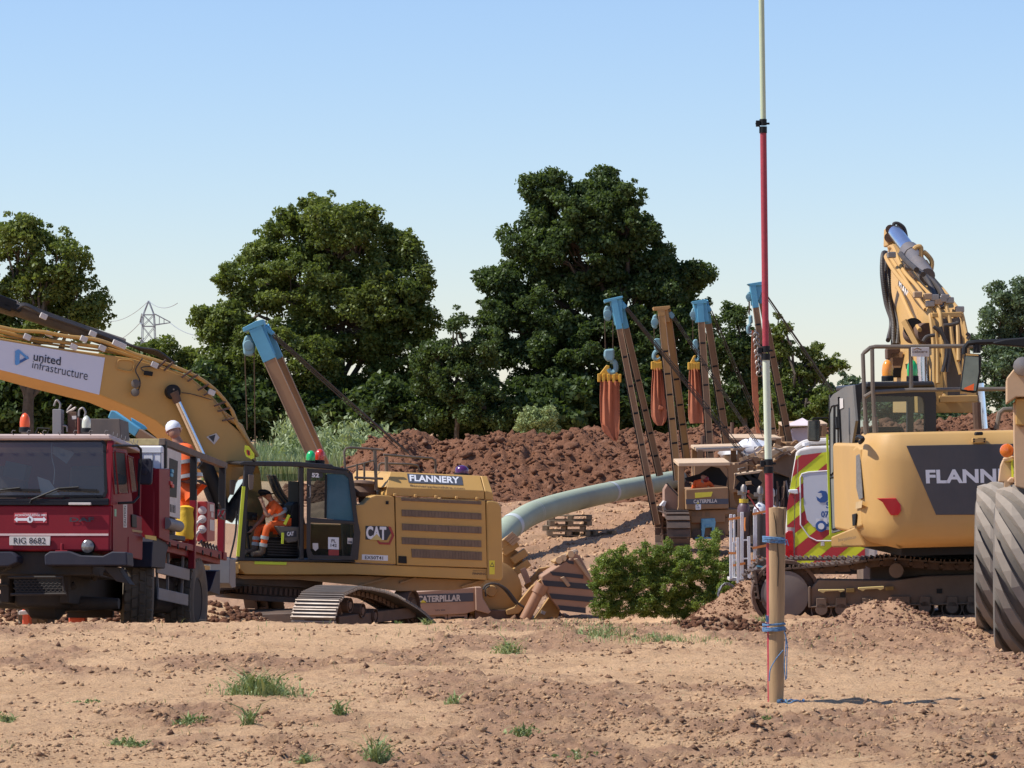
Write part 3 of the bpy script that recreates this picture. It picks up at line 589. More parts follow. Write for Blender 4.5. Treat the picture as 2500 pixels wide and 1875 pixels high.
for (y, xl, xr, yb) in ((700, 302, 368, 2), (752, 298, 384, 4)):
    a = MB()
    for sx, xe in ((-1, xl), (1, xr)):
        for sy in (-1, 1):
            a.beam(rl(pp(321 + sx * 13, y - 22, sy * 3)), rl(pp(xe, y - 6 + yb, 0)), .3, .3); a.beam(rl(pp(321 + sx * 13, y + 2, sy * 3)), rl(pp(xe, y - 5 + yb, 0)), .3, .3)
        for t in (.3, .6): a.beam(rl(pp(321 + sx * 13 + (xe - 321 - sx * 13) * t, y - 22 + (16 + yb) * t, 0)), rl(pp(321 + sx * 13 + (xe - 321 - sx * 13) * t, y + (yb - 5) * t, 0)), .25, .25)
    a.build('cross_arm', PYL, root)
def wire(pts, r, label, nm='power_line', m=PYL, group='overhead power lines'):
    a = MB(); a.tube(pts, r, 5); return tag(a.build(nm, m), label, 'power line', group)
def sag(a, b, s, n=12): return [a.lerp(b, i / n) - Vector((0, 0, s * 4 * (i / n) * (1 - i / n))) for i in range(n + 1)]
wire(sag(pp(321, 650), pp(150, 672, 120), 2), .12, 'earth wire running left from the pylon peak')
wire(sag(pp(321, 650), pp(470, 688, -150), 2), .12, 'earth wire running right from the pylon peak')
wire(sag(pp(302, 698), pp(120, 722, 120), 3), .14, 'conductor running left from the upper pylon arm')
wire(sag(pp(368, 698), pp(560, 740, -150), 3), .14, 'conductor running right from the upper pylon arm')
wire(sag(pp(384, 752), pp(560, 800, -150), 3), .14, 'conductor running right from the lower pylon arm')
# ---------------------------------------------------------------- shared builders for machines and people
def path_points(path, n):              # n evenly spaced points with tangents on a closed 2D loop
    L = [0]; m = len(path)
    for i in range(m): L.append(L[-1] + math.dist(path[i], path[(i + 1) % m]))
    out = []
    for k in range(n):
        s = L[-1] * k / n; i = max(j for j in range(m) if L[j] <= s + 1e-9); i = min(i, m - 1); t = (s - L[i]) / max(L[i + 1] - L[i], 1e-9)
        a, b = path[i], path[(i + 1) % m]; out.append((a[0] + (b[0] - a[0]) * t, a[1] + (b[1] - a[1]) * t, math.atan2(b[1] - a[1], b[0] - a[0])))
    return out, L[-1]
def oval(y0, y1, z0, z1, r0=None, r1=None, n=9, sag=0):
    h = (z1 - z0) / 2; r0 = r0 or h; r1 = r1 or h; p = []
    for i in range(n + 1): t = -math.pi / 2 + math.pi * i / n; p.append((y1 - r1 + r1 * math.cos(t), z0 + r1 + r1 * math.sin(t)))
    if sag: p += [((y1 * .75 + y0 * .25), z1 + sag), ((y0 + y1) / 2, z1), (y1 * .25 + y0 * .75, z1 + sag)]
    for i in range(n + 1): t = math.pi / 2 + math.pi * i / n; p.append((y0 + r0 + r0 * math.cos(t), z0 + r0 + r0 * math.sin(t)))
    return p
def track(root, path, xa, xb, m=TRK, pitch=.2, ribs=3, rib=.03, links=True, wheels=6, wr=.14, along='y'):
    """crawler belt round a loop in the local y-z plane, between local x = xa and xb: every shoe is a part"""
    _, L = path_points(path, 4); n = max(8, int(L / pitch)); pts, L = path_points(path, n); pl = L / n; xc = (xa + xb) / 2; W = abs(xb - xa)
    s = MB(); s.box((0, 0, 0), (W, pl * .96, .025))
    for k in range(ribs): s.box((0, -pl * .38 + pl * .76 * k / max(1, ribs - 1) if ribs > 1 else pl * .3, -.0125 - rib / 2), (W * .99, .02, rib))
    first = None
    for (y, z, a) in pts:
        M = Matrix.Translation((xc, y, z)) @ Matrix.Rotation(a, 4, 'X')
        if first is None: first = s.build('track_shoe', m, root, recalc=False); first.matrix_basis = M
        else: inst(first, root, M)
    if links:
        l = MB()
        for (y, z, a) in pts:
            R3 = Matrix.Rotation(a, 3, 'X')
            for dx in (-.11, .11): l.box(Vector((xc + dx, y, z)) + R3 @ Vector((0, 0, .065)), (.045, pl * .8, .09), R3)
            l.cyl(Vector((xc - .16, y, z)) + R3 @ Vector((0, pl * .5, .06)), Vector((xc + .16, y, z)) + R3 @ Vector((0, pl * .5, .06)), .03, n=8)
        l.build('track_chain', RUST, root)
    return pts
def wheel_disc(parent, c, ax, r, w, name='idler_wheel', m=RUST):
    a = MB(); a.lathe(c, ax, [(-w / 2, r * .3), (-w / 2, r * .55), (-w * .3, r * .62), (-w * .3, r * .86), (-w / 2, r * .9), (-w / 2, r), (w / 2, r), (w / 2, r * .9), (w * .3, r * .86), (w * .3, r * .62), (w / 2, r * .5), (w / 2, r * .3)], 24)
    return a.build(name, m, parent, smooth=30)
def tyre(parent, c, ax, R_, w, lugs, m, chevron=0, hub=GREY, depth=.04, name='tyre', angle=.5, rimr=.56, bands=1, blocks=False, lugw=1, lugm=None):
    """wheel with real lugs: tyre carcass, lugs as one stuff part of the tyre, rim"""
    c = Vector(c); ax = Vector(ax).normalized(); s = ax.cross(Vector((0, 0, 1))).normalized(); u = s.cross(ax)
    a = MB(); h = w / 2
    prof = [(-h * .78, R_ * rimr), (-h * .98, R_ * .66), (-h * 1.05, R_ * .78), (-h * .98, R_ * .9), (-h * .82, R_ * .965), (-h * .3, R_ * .985), (h * .3, R_ * .985), (h * .82, R_ * .965), (h * .98, R_ * .9), (h * 1.05, R_ * .78), (h * .98, R_ * .66), (h * .78, R_ * rimr)]
    a.lathe(c, ax, prof, 48, cap=False)
    ty = a.build(name, m, parent, smooth=True)
    l = MB()
    def pt(al, th, r): return c + ax * al + (s * math.cos(th) + u * math.sin(th)) * r
    if blocks:
        for k in range(lugs):
            for j in range(4):
                t0 = 2 * math.pi * (k + (j % 2) * .5) / lugs; dt = 2 * math.pi / lugs * .40; x0 = -h * .95 + j * h * .485; x1 = x0 + h * .43
                sh = .12 * (1 if j < 2 else -1) * 2 * math.pi / lugs
                rr = R_ * (.955 if j in (0, 3) else .985)
                l.loft([pt(x0, t0 - dt, rr - .03), pt(x1, t0 - dt + sh, rr - .02), pt(x1, t0 + dt + sh, rr - .02), pt(x0, t0 + dt, rr - .03)], [pt(x0 + .006, t0 - dt * .9, rr + depth), pt(x1 - .006, t0 - dt * .9 + sh, rr + depth), pt(x1 - .006, t0 + dt * .9 + sh, rr + depth), pt(x0 + .006, t0 + dt * .9, rr + depth)])
    else:
        for k in range(lugs):
            for sgn in (-1, 1):
                t0 = 2 * math.pi * (k + (.5 if sgn > 0 else 0)) / lugs; N = 5; A = []; B = []
                for i in range(N + 1):
                    q_ = i / N; al = sgn * (h * 1.0 - q_ * h * 1.08); th = t0 + angle * q_ ** .8 * w / R_; rr = R_ * (.93 + .06 * min(1, q_ * 2.5)); ww = (.055 + .02 * (1 - q_)) * lugw
                    tw = ww / R_
                    A.append([pt(al, th - tw, rr - .03), pt(al, th - tw * .8, rr + depth), pt(al, th + tw * .8, rr + depth), pt(al, th + tw, rr - .03)])
                l.rings(A)
    lo = l.build('tread_lugs', lugm or m, ty); lo['kind'] = 'stuff'
    r = MB(); r.lathe(c, ax, [(-h * .8, R_ * rimr * 1.02), (-h * .85, R_ * rimr * .93), (-h * .3, R_ * rimr * .86), (-h * .25, R_ * .2), (-h * .55, R_ * .17), (-h * .55, .01), (h * .55, .01), (h * .55, R_ * .17), (h * .25, R_ * .2), (h * .3, R_ * rimr * .86), (h * .85, R_ * rimr * .93), (h * .8, R_ * rimr * 1.02)], 36)
    r.build('rim', hub, parent, smooth=30)
    b = MB()
    for k in range(10):
        t = 2 * math.pi * k / 10
        for sg in (-1, 1): b.cyl(pt(sg * h * .24, t, R_ * .3), pt(sg * h * .36, t, R_ * .3), .018, n=6)
    b.build('wheel_nuts', RUST, parent)
def beacon(parent, c, r, h, m, base=True, name='beacon'):
    c = Vector(c); a = MB(); a.lathe(c, (0, 0, 1), [(h * .25, r * .95), (h * .5, r), (h * .75, r * .88), (h * .92, r * .55), (h, r * .08)], 20); o = a.build(name, m, parent, smooth=True)
    b = MB(); b.lathe(c, (0, 0, 1), [(0, r * 1.1), (h * .22, r * 1.1), (h * .27, r * .9)], 20); b.build('beacon_base', BLACK, o, smooth=30)
def ribbed(parent, pts, r, m=RUB, name='hose', n=8):
    a = MB(); a.tube(pts, r, n); return a.build(name, m, parent, smooth=True)
def curve(pts, n=6):                   # Catmull-Rom through points
    pts = [Vector(p) for p in pts]; out = []
    for i in range(len(pts) - 1):
        p0, p1, p2, p3 = pts[max(i - 1, 0)], pts[i], pts[i + 1], pts[min(i + 2, len(pts) - 1)]
        for k in range(n):
            t = k / n; out.append(.5 * ((2 * p1) + (p2 - p0) * t + (2 * p0 - 5 * p1 + 4 * p2 - p3) * t * t + (3 * p1 - p0 - 3 * p2 + p3) * t ** 3))
    return out + [pts[-1]]
def skinmesh(name, verts, edges, radii, m, parent, sub=1, root=0):
    me = bpy.data.meshes.new(name); me.from_pydata([tuple(v) for v in verts], edges, []); me.update(); me.materials.append(m)
    o = bpy.data.objects.new(name, me); COL.objects.link(o); o.parent = parent
    s = o.modifiers.new('skin', 'SKIN'); s.branch_smoothing = .5; s.use_smooth_shade = True
    for i, l in enumerate(me.skin_vertices[0].data):
        r = radii[i]; l.radius = r if hasattr(r, '__len__') else (r, r); l.use_root = (i == root)
    b = o.modifiers.new('sub', 'SUBSURF'); b.levels = sub; b.render_levels = sub; return o
def person(name, label, root_fr, J, s=1.0, shirt=ORG, legs=ORG, hat=None, hatm=WHT, face=(0, -1, 0), tape=True, gloves=None, group='workers in orange'):
    """J: joints in the frame's local coordinates. One continuous body; clothes and hat are children."""
    root = empty(name, root_fr, label, 'person', group)
    V = lambda k: Vector(J[k])
    nk, ch, pe, hd = V('neck'), V('chest'), V('pelvis'), V('head')
    v = [pe, (pe + ch) / 2, ch, nk, hd * .55 + nk * .45, hd]; r = [.13 * s, .125 * s, .14 * s, .055 * s, .062 * s, .075 * s]; e = [(0, 1), (1, 2), (2, 3), (3, 4), (4, 5)]
    ar = []; lg = []
    for sd in 'LR':
        if 'sh' + sd in J:
            n = len(v); S_, E_, H_ = V('sh' + sd), V('el' + sd), V('ha' + sd); v += [S_, (S_ + E_) / 2, E_, (E_ + H_) / 2, H_, H_ + (H_ - E_).normalized() * .07 * s]; r += [.058 * s, .05 * s, .042 * s, .038 * s, .028 * s, .034 * s]
            e += [(2, n), (n, n + 1), (n + 1, n + 2), (n + 2, n + 3), (n + 3, n + 4), (n + 4, n + 5)]; ar.append((S_, E_, H_))
            d = (H_ - E_).normalized(); sidev = d.cross(Vector(face)).normalized()
            for k in range(4):
                b = H_ + d * .09 * s + sidev * (k - 1.5) * .02 * s; m_ = len(v); v += [b + d * .04 * s, b + (d * .075 + Vector(face) * .015) * s]; r += [.009 * s, .007 * s]; e += [(n + 5, m_), (m_, m_ + 1)]
            m_ = len(v); v += [H_ + d * .03 * s + sidev * .045 * s, H_ + d * .07 * s + sidev * .06 * s]; r += [.011 * s, .008 * s]; e += [(n + 4, m_), (m_, m_ + 1)]
        if 'hip' + sd in J:
            n = len(v); H_, K_, F_ = V('hip' + sd), V('kn' + sd), V('ft' + sd); v += [H_, (H_ + K_) / 2, K_, (K_ + F_) / 2, F_, F_ + Vector(J.get('toe', face)) * .16 * s]; r += [.085 * s, .075 * s, .058 * s, .055 * s, .042 * s, .04 * s]
            e += [(0, n), (n, n + 1), (n + 1, n + 2), (n + 2, n + 3), (n + 3, n + 4), (n + 4, n + 5)]; lg.append((H_, K_, F_))
    skinmesh('body', v, e, r, SKIN, root, 1)
    cv = [pe + Vector((0, 0, .02)), (pe + ch) / 2, ch, nk - Vector((0, 0, .02 * s))]; bk = J.get('bulk', 1); cr = [.145 * s * bk, .145 * s * bk, .158 * s * bk, .08 * s]; ce = [(0, 1), (1, 2), (2, 3)]
    for (S_, E_, H_) in ar:
        n = len(cv); sl = J.get('sleeve', .95); cv += [S_, (S_ + E_) / 2, E_ if sl > .6 else S_.lerp(E_, .85)]; cr += [.078 * s, .066 * s, .058 * s]; ce += [(2, n), (n, n + 1), (n + 1, n + 2)]
        if sl > .6: cv += [E_.lerp(H_, sl)]; cr += [.046 * s]; ce += [(n + 2, n + 3)]
    sh = skinmesh('jacket', cv, ce, cr, shirt, root, 1)
    if lg:
        cv = [pe]; cr = [.15 * s]; ce = []
        for (H_, K_, F_) in lg:
            n = len(cv); cv += [H_, (H_ + K_) / 2, K_, (K_ + F_) / 2, K_.lerp(F_, .93)]; cr += [.1 * s, .09 * s, .075 * s, .068 * s, .062 * s]; ce += [(0, n), (n, n + 1), (n + 1, n + 2), (n + 2, n + 3), (n + 3, n + 4)]
        skinmesh('trousers', cv, ce, cr, legs, root, 1)
        for (H_, K_, F_) in lg:
            b = MB(); d = (F_ - K_).normalized(); t = Vector(J.get('toe', face)).normalized()
            b.tube([F_ - d * .14 * s, F_ - d * .03 * s, F_ + t * .05 * s, F_ + t * .2 * s], [.062 * s, .065 * s, .06 * s, .045 * s], 10); b.build('boot', mat('boot', (.16, .10, .06), .8), root, smooth=True)
            if tape:
                for q_ in (.45, .7):
                    p = K_.lerp(F_, q_); b = MB(); b.tube([p - d * .03 * s, p + d * .03 * s], .076 * s, 12); b.build('reflective_band', REFL, root, smooth=30)
    if tape:
        ax = (ch - pe).normalized()
        for q_ in (.25, .7):
            p = pe.lerp(ch, q_); b = MB(); b.tube([p - ax * .025, p + ax * .025], .162 * s * J.get('bulk', 1), 14); b.build('reflective_band', REFL, root, smooth=30)
    f = Vector(face).normalized(); up = (hd - nk).normalized(); sd = f.cross(up).normalized()
    h = MB(); h.ball((0, 0, 0), (.076 * s, .095 * s, .115 * s), 16, 12)
    Mh = Matrix((sd, f, up)).transposed()
    h.v = [tuple(hd + Mh @ Vector(q_)) for q_ in h.v]; ho = h.build('head', SKIN, root, smooth=True)
    n_ = MB(); n_.loft([hd + Mh @ Vector(q_) for q_ in ((-.014 * s, .088 * s, -.03 * s), (.014 * s, .088 * s, -.03 * s), (.005 * s, .09 * s, .02 * s), (-.005 * s, .09 * s, .02 * s))], [hd + Mh @ Vector(q_) for q_ in ((-.008 * s, .118 * s, -.028 * s), (.008 * s, .118 * s, -.028 * s), (.003 * s, .097 * s, .02 * s), (-.003 * s, .097 * s, .02 * s))]); n_.build('nose', SKIN, ho)
    n_ = MB(); n_.box((0, 0, 0), (.045 * s, .012 * s, .009 * s)); n_.v = [tuple(hd + Mh @ (Vector(q_) + Vector((0, .086 * s, -.058 * s)))) for q_ in n_.v]; n_.build('mouth', mat('lips', (.22, .08, .06), .5), ho)
    for sx in (-1, 1):
        n_ = MB(); n_.ball((0, 0, 0), (.012 * s, .02 * s, .03 * s), 8, 6); n_.v = [tuple(hd + Mh @ (Vector(q_) + Vector((sx * .078 * s, 0, -.01 * s)))) for q_ in n_.v]; n_.build('ear', SKIN, ho, smooth=True)
        n_ = MB(); n_.ball((0, 0, 0), (.011 * s, .006 * s, .008 * s), 8, 6); n_.v = [tuple(hd + Mh @ (Vector(q_) + Vector((sx * .03 * s, .086 * s, .012 * s)))) for q_ in n_.v]; n_.build('eye', INK, ho, smooth=True)
    if hat:
        q_ = MB(); q_.lathe((0, 0, 0), (0, 0, 1), [(.02 * s, .098 * s), (.06 * s, .104 * s), (.10 * s, .09 * s), (.135 * s, .055 * s), (.15 * s, .01 * s)], 20)
        if hat == 'helmet': q_.lathe((0, .03 * s, .02 * s), (0, .1, 1), [(0, .115 * s), (.012, .105 * s)], 20)
        else: q_.lathe((0, 0, .02 * s), (0, 0, 1), [(-.022, .165 * s), (0, .10 * s), (.012, .10 * s)], 20)
        q_.v = [tuple(hd + Mh @ (Vector(t) * Vector((.92, 1.08, 1)) if False else hd * 0 + Mh @ Vector((t[0] * .95, t[1] * 1.1, t[2])))) if False else tuple(hd + Mh @ Vector((t[0] * .95, t[1] * 1.1, t[2]))) for t in q_.v]
        q_.build('hard_hat' if hat == 'helmet' else 'brimmed_hat', hatm, root, smooth=40)
    return root
# ---------------------------------------------------------------- left excavator
LE = Frame(P(820, 1410, 61.0), yaw=19, roll=4)
E1 = empty('excavator', LE, 'large yellow excavator with open cab door and long boom carrying a white banner', 'excavator')
F = LE
def sl(fr, pts, y0, y1): return MB().slab(fr.ys(pts, y0), (0, y1 - y0, 0))
# lower deck and underside
sl(F, A3((255, 1072), (300, 1066), (1106, 1092)) + A4((380, 1082), (1188, 1112), (1190, 1212), (0, 1165)) + A3((560, 1178), (300, 1176), (262, 1135)), .02, 2.9).build('deck', YEL, E1, bevel=.02)
sl(F, A3((92, 1118), (256, 1082), (258, 1168), (130, 1188)), -.25, 2.7).build('front_step', YEL, E1, bevel=.02)
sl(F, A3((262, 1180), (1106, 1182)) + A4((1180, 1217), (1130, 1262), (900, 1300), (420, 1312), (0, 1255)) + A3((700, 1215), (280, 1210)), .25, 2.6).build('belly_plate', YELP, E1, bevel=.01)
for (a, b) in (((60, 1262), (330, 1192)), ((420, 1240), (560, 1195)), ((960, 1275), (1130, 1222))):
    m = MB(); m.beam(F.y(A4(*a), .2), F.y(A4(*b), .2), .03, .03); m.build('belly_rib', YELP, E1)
# side panels
sl(F, A4((20, 552), (100, 545), (165, 480), (212, 464), (330, 469), (371, 481), (387, 1076), (20, 1060)), -.012, .3).build('front_panel', YEL, E1, bevel=.02)
ep = sl(F, A4((380, 480), (1172, 509), (1188, 1106), (393, 1079)), -.012, .3).build('engine_door', YEL, E1, bevel=.012)
GRL = mat('louvre_brown', (.10, .065, .045), .6, dust=.35, scale=8)
for i, q in enumerate((((430, 486), (1136, 520), (1138, 548), (436, 514)), ((436, 592), (1138, 625), (1140, 682), (438, 650)), ((440, 716), (1140, 745), (1140, 804), (442, 774)), ((438, 836), (1138, 866), (1138, 924), (440, 896)), ((522, 938), (1142, 966), (1144, 1040), (528, 1014)))):
    o = sl(F, A4(*q), -.030, -.010).build('louvre', GRL, ep, bevel=.004)
    x0, x1 = q[0][0], q[1][0]; t = MB()
    for k in range(1, 24):
        u = k / 24; a = (x0 + (x1 - x0) * u, q[0][1] + (q[1][1] - q[0][1]) * u); b = (q[3][0] + (q[2][0] - q[3][0]) * u, q[3][1] + (q[2][1] - q[3][1]) * u)
        t.beam(F.y(A4(*a), -.032), F.y(A4(*b), -.032), .006, .004)
    b = t.build('grille_mesh', GRL, o)
for k in range(5):
    x = 375 + k * 181; m = MB(); m.box(F.y(A4(x, 462 + k * 8), -.03), (.05, .05, .05)); m.build('door_stop', YELR, E1, bevel=.01)
sl(F, A4((410, 1000), (480, 1004), (482, 1068), (408, 1062)), -.03, -.005).build('latch', BLACK, E1, bevel=.005)
sl(F, A4((298, 516), (322, 517), (320, 547), (297, 545)), -.03, -.005).build('catch', BLACK, E1)
cwq = A4((1182, 511), (1245, 513), (1296, 530), (1318, 575), (1332, 1195), (1306, 1225), (1194, 1213))
sl(F, cwq, -.03, 2.95).build('counterweight', YEL, E1, bevel=.06, seg=4)
# upper hood with sloping flank
a, b, c, d = [F.y(A4(*p), .02) for p in ((300, 468), (1166, 503), (1162, 425), (303, 396))]
e, f = [F.y(A4(*p), .32) for p in ((335, 258), (1126, 294))]
Y2 = Vector((0, 2.2, 0)); m = MB(); m.rings([[a, d, e, e + Y2, d + Y2 * 1.25, a + Y2 * 1.25], [b, c, f, f + Y2, c + Y2 * 1.25, b + Y2 * 1.25]]); m.build('engine_hood', YEL, E1, bevel=.015)
a, b, c = [F.y(A4(*p), v) for p, v in (((240, 300), .7), ((338, 262), .34), ((303, 398), .03))]; d = F.y(A4(150, 380), .7); g = F.y(A4(240, 400), .3)
m = MB(); m.loft([a, b, c, g, d], [q + Vector((0, 1.5, 0)) for q in (a, b, c, g, d)]); m.build('hood_corner', YEL, E1, bevel=.02)
a, b, c = [F.y(A4(*p), .02) for p in ((1172, 505), (1246, 510), (1240, 445))]; d = F.y(A4(1166, 425), .02); e2, f2 = [F.y(A4(*p), .32) for p in ((1134, 295), (1192, 300))]
m = MB(); m.rings([[a, d, e2, e2 + Y2, d + Y2 * 1.25, a + Y2 * 1.25], [b, c, f2, f2 + Y2, c + Y2 * 1.25, b + Y2 * 1.25]]); m.build('rear_hood', YEL, E1, bevel=.02)
# precleaner on the left of the hood
pc = F.y(A4(108, 400), .6); m = MB(); m.lathe(pc - Vector((0, 0, .28)), (0, 0, 1), [(0, .09), (.1, .1), (.12, .21), (.2, .23), (.24, .21), (.3, .2), (.36, .23), (.4, .2), (.42, .08)], 24); m.build('air_precleaner', RUST, E1, smooth=35)
beacon(E1, F.y(A4(962, 295), 1.3), .13, .2, PUR)
# lettering
def qd(fr, cr, bl, br, tr, tl, v=-.034): return [fr.y(cr(*p), v) for p in (bl, br, tr, tl)]
def slope(p, u=0):
    yy = .02 + .30 * u; return yy
def hoodpt(p, off=.012):               # point on the sloping hood flank
    lo = F.y(A4(*p), .02); best = None
    x = p[0]; y0 = 396 + (425 - 396) * (x - 303) / 859; y1 = 258 + (294 - 258) * (x - 335) / 791; t = (p[1] - y0) / (y1 - y0)
    return F.y(A4(*p), .02 + .30 * max(0, min(1, t)) - off)
q = [hoodpt(p) for p in ((496, 354), (977, 376), (964, 300), (482, 274))]; m = MB(); m.face(q); m.build('name_plate', mat('slate_plate', (.07, .075, .09), .5), E1)
text_on('FLANNERY', *[hoodpt(p, .018) for p in ((508, 340), (945, 362), (940, 304), (503, 284))], WHT, E1, .03)
text_on('flanneryplanthire.com', *[hoodpt(p, .012) for p in ((506, 393), (988, 418), (988, 396), (506, 368))], mat('faded_brown', (.12, .075, .04), .7), E1, .01)
sl(F, A4((118, 735), (300, 738), (318, 745), (342, 795), (305, 862), (118, 856)), -.024, -.010).build('logo_plate', INK, E1, bevel=.01)
m = sl(F, A4((318, 738), (340, 745), (371, 820), (332, 902), (238, 898), (218, 866), (228, 862), (248, 880), (322, 882), (350, 820), (322, 752)), -.022, -.010); m.build('logo_border', mat('logo_red', (.30, .03, .03), .5), E1)
text_on('CAT', *qd(F, A4, (122, 852), (300, 862), (300, 742), (122, 736)), WHT, E1, .045)
m = MB(); m.face([F.y(A4(*p), -.037) for p in ((160, 858), (268, 862), (216, 806))]); m.build('logo_triangle', mat('logo_gold', (.55, .42, .15), .5), E1)
m = MB(); m.face([F.y(A4(*p), -.016) for p in ((84, 1034), (314, 1044), (314, 996), (86, 986))]); m.build('number_plate', WHT, E1)
text_on('EX50T41', *qd(F, A4, (112, 1028), (272, 1034), (272, 1004), (112, 998), -.020), INK, E1, .015)
text_on('FINNING', *qd(F, A4, (1060, 1166), (1180, 1168), (1180, 1148), (1060, 1146), .012), INK, E1, .01)
text_on('Sold & Serviced by', *qd(F, A4, (1062, 1138), (1182, 1140), (1182, 1126), (1062, 1124), .012), INK, E1, .0)
m = MB(); m.face([F.y(A4(*p), -.036) for p in ((1208, 1162), (1254, 1162), (1256, 1040), (1206, 1040))]); m.build('warning_sticker', mat('sticker_yellow', (.7, .6, .05), .5), E1)
m = MB(); m.face([F.y(A4(*p), -.039) for p in ((1212, 1096), (1252, 1096), (1232, 1054))]); m.build('warning_triangle', INK, E1)
m = MB(); m.face([F.y(A4(*p), -.041) for p in ((1220, 1090), (1244, 1090), (1232, 1066))]); m.build('warning_centre', mat('sticker_yellow', (.7, .6, .05), .5), E1)
m = MB(); m.face([F.y(A3(*p), .004) for p in ((372, 1098), (612, 1104), (614, 1083), (374, 1077))]); m.build('lime_reflector', LIME, E1)
# handrails
HR = mat('handrail', (.05, .045, .035), .5, dust=.3, scale=6)
def rail(pts, cr, dep, r=.022, nm='handrail', m_=HR):
    a = MB(); a.tube([F.y(cr(*p), dep) for p in pts], r, 8); a.build(nm, m_, E1, smooth=True)
HH = crop(600, 900, 3.403)
rail([(825, 835), (818, 690), (835, 660), (870, 655), (1140, 675)], HH, .3); rail([(1072, 680), (1085, 1010)], HH, .25, .032)
rail([(905, 905), (1140, 915)], HH, .25); rail([(1145, 715), (1400, 735), (1550, 745), (1575, 765), (1578, 865)], HH, 1.9)
rail([(1168, 730), (1170, 860)], HH, 1.9, .035); rail([(1100, 870), (1108, 800), (1125, 787), (1380, 795), (1430, 808), (1442, 855)], HH, 2.5)
rail([(985, 780), (985, 930)], HH, .9, .02); rail([(925, 790), (925, 950)], HH, .9, .02); rail([(835, 825), (1080, 760)], HH, 1.0, .016)
# cab ----------------------------------------------------------
DK = DARK
def q3(pts, y0, y1, nm, m_=DK, bev=.015, par=None): return sl(F, A3(*pts), y0, y1).build(nm, m_, par or E1, bevel=bev)
q3([(258, 340), (300, 326), (700, 330), (955, 350), (965, 362), (1075, 384), (1090, 400), (735, 368), (380, 362), (270, 352)], -.02, 1.08, 'cab_roof')
q3([(300, 352), (385, 362), (345, 470), (325, 560), (300, 1070), (243, 1066), (262, 700), (292, 470)], 0, .09, 'cab_pillar')
q3([(716, 370), (745, 372), (745, 1078), (712, 1074)], 0, .10, 'cab_pillar')
q3([(240, 1056), (745, 1060), (1178, 1070), (1178, 1084), (740, 1082), (240, 1074)], -.01, 1.05, 'cab_floor')
q3([(1080, 392), (1112, 420), (1170, 830), (1176, 1072), (1140, 1072), (1136, 830), (1085, 440)], 0, 1.0, 'cab_back')
for x0, x1 in ((196, 150),):
    m = MB(); m.tube([F.y(A3(292, 372), 1.0), F.y(A3(238, 640), 1.02), F.y(A3(232, 1070), 1.0)], .04, 8); m.build('cab_pillar', DK, E1, smooth=True)
m = MB(); m.beam(F.y(A3(716, 375), .98), F.y(A3(716, 1065), .98), .10, .06); m.build('cab_pillar', DK, E1)
m = MB(); m.beam(F.y(A3(300, 1040), .98), F.y(A3(1130, 1050), .98), .06, .3); m.build('cab_sill', DK, E1)
# front glass in two panes
m = MB(); a, b = F.y(A3(300, 370), .06), F.y(A3(250, 800), .06); c = F.y(A3(245, 1060), .06); Y1 = Vector((0, .92, 0)); m.face([a, a + Y1, b + Y1, b]); m.build('windscreen', GLS, E1)
m = MB(); m.face([b, b + Y1, c + Y1, c]); m.build('lower_windscreen', GLS, E1)
m = MB(); m.face([F.y(A3(*p), .99) for p in ((330, 420), (690, 420), (700, 1030), (290, 1030))]); m.build('far_side_window', GLS, E1)
# sliding door slid back: frame + panes
def ring(outer, inner, y0, y1, nm, m_, par, bev=.008):
    n = len(outer); o0, i0 = F.ys(outer, y0), F.ys(inner, y0); o1, i1 = F.ys(outer, y1), F.ys(inner, y1)
    return MB().rings([o0, o1, i1, i0, o0], cap=False).build(nm, m_, par, bevel=bev)
dr = ring(A3((766, 380), (1060, 396), (1106, 440), (1150, 780), (1168, 860), (1150, 1066), (775, 1060), (762, 1000), (764, 700), (764, 500)), A3((798, 408), (1045, 424), (1078, 452), (1118, 780), (1120, 860), (1092, 1036), (812, 1030), (792, 990), (795, 700), (797, 500)), -.075, -.02, 'door', DK, E1)
q3([(790, 748), (1128, 776), (1130, 800), (788, 788)], -.08, -.015, 'door_rail', par=dr)
q3([(905, 425), (921, 426), (915, 756), (900, 754)], -.078, -.03, 'window_bar', BLACK, par=dr)
m = MB(); m.face([F.y(A3(*p), -.045) for p in ((797, 408), (908, 416), (905, 756), (795, 748))]); m.build('window_pane', GLSD, dr)
m = MB(); m.face([F.y(A3(*p), -.045) for p in ((916, 418), (1045, 424), (1080, 452), (1122, 778), (912, 757))]); m.build('window_pane', mat('blue_glass', (.05, .13, .18), .08, spec=.8, scale=.8, mott=.25), dr)
m = MB(); m.face([F.y(A3(*p), -.045) for p in ((795, 790), (1112, 802), (1118, 880), (1092, 1036), (812, 1030), (793, 990))]); m.build('lower_pane', GLSD, dr)
m = MB(); m.tube([F.y(A3(*p), -.12) for p in ((778, 505), (790, 512), (792, 590), (780, 600))], .012, 6); m.build('door_handle', GREY, dr, smooth=True)
def plate(pts, col, nm, v=-.052, par=None, cr=A3):
    m = MB(); m.face([F.y(cr(*p), v) for p in pts]); return m.build(nm, col, par or E1)
plate([(925, 985), (1006, 988), (1006, 898), (925, 895)], WHT, 'paper_notice', par=dr)
text_on('PL', *qd(F, A3, (950, 935), (984, 936), (984, 912), (950, 911), -.056), INK, dr, .02); text_on('142', *qd(F, A3, (944, 967), (990, 969), (990, 946), (944, 944), -.056), INK, dr, .02)
plate([(928, 1033), (1006, 1034), (1006, 990), (928, 989)], mat('logo_red', (.3, .03, .03), .5), 'red_notice', par=dr)
plate([(1070, 945), (1110, 947), (1110, 902), (1070, 900)], WHTD, 'small_notice', par=dr); text_on('108', *qd(F, A3, (1076, 940), (1104, 941), (1104, 924), (1076, 923), -.056), INK, dr, .03)
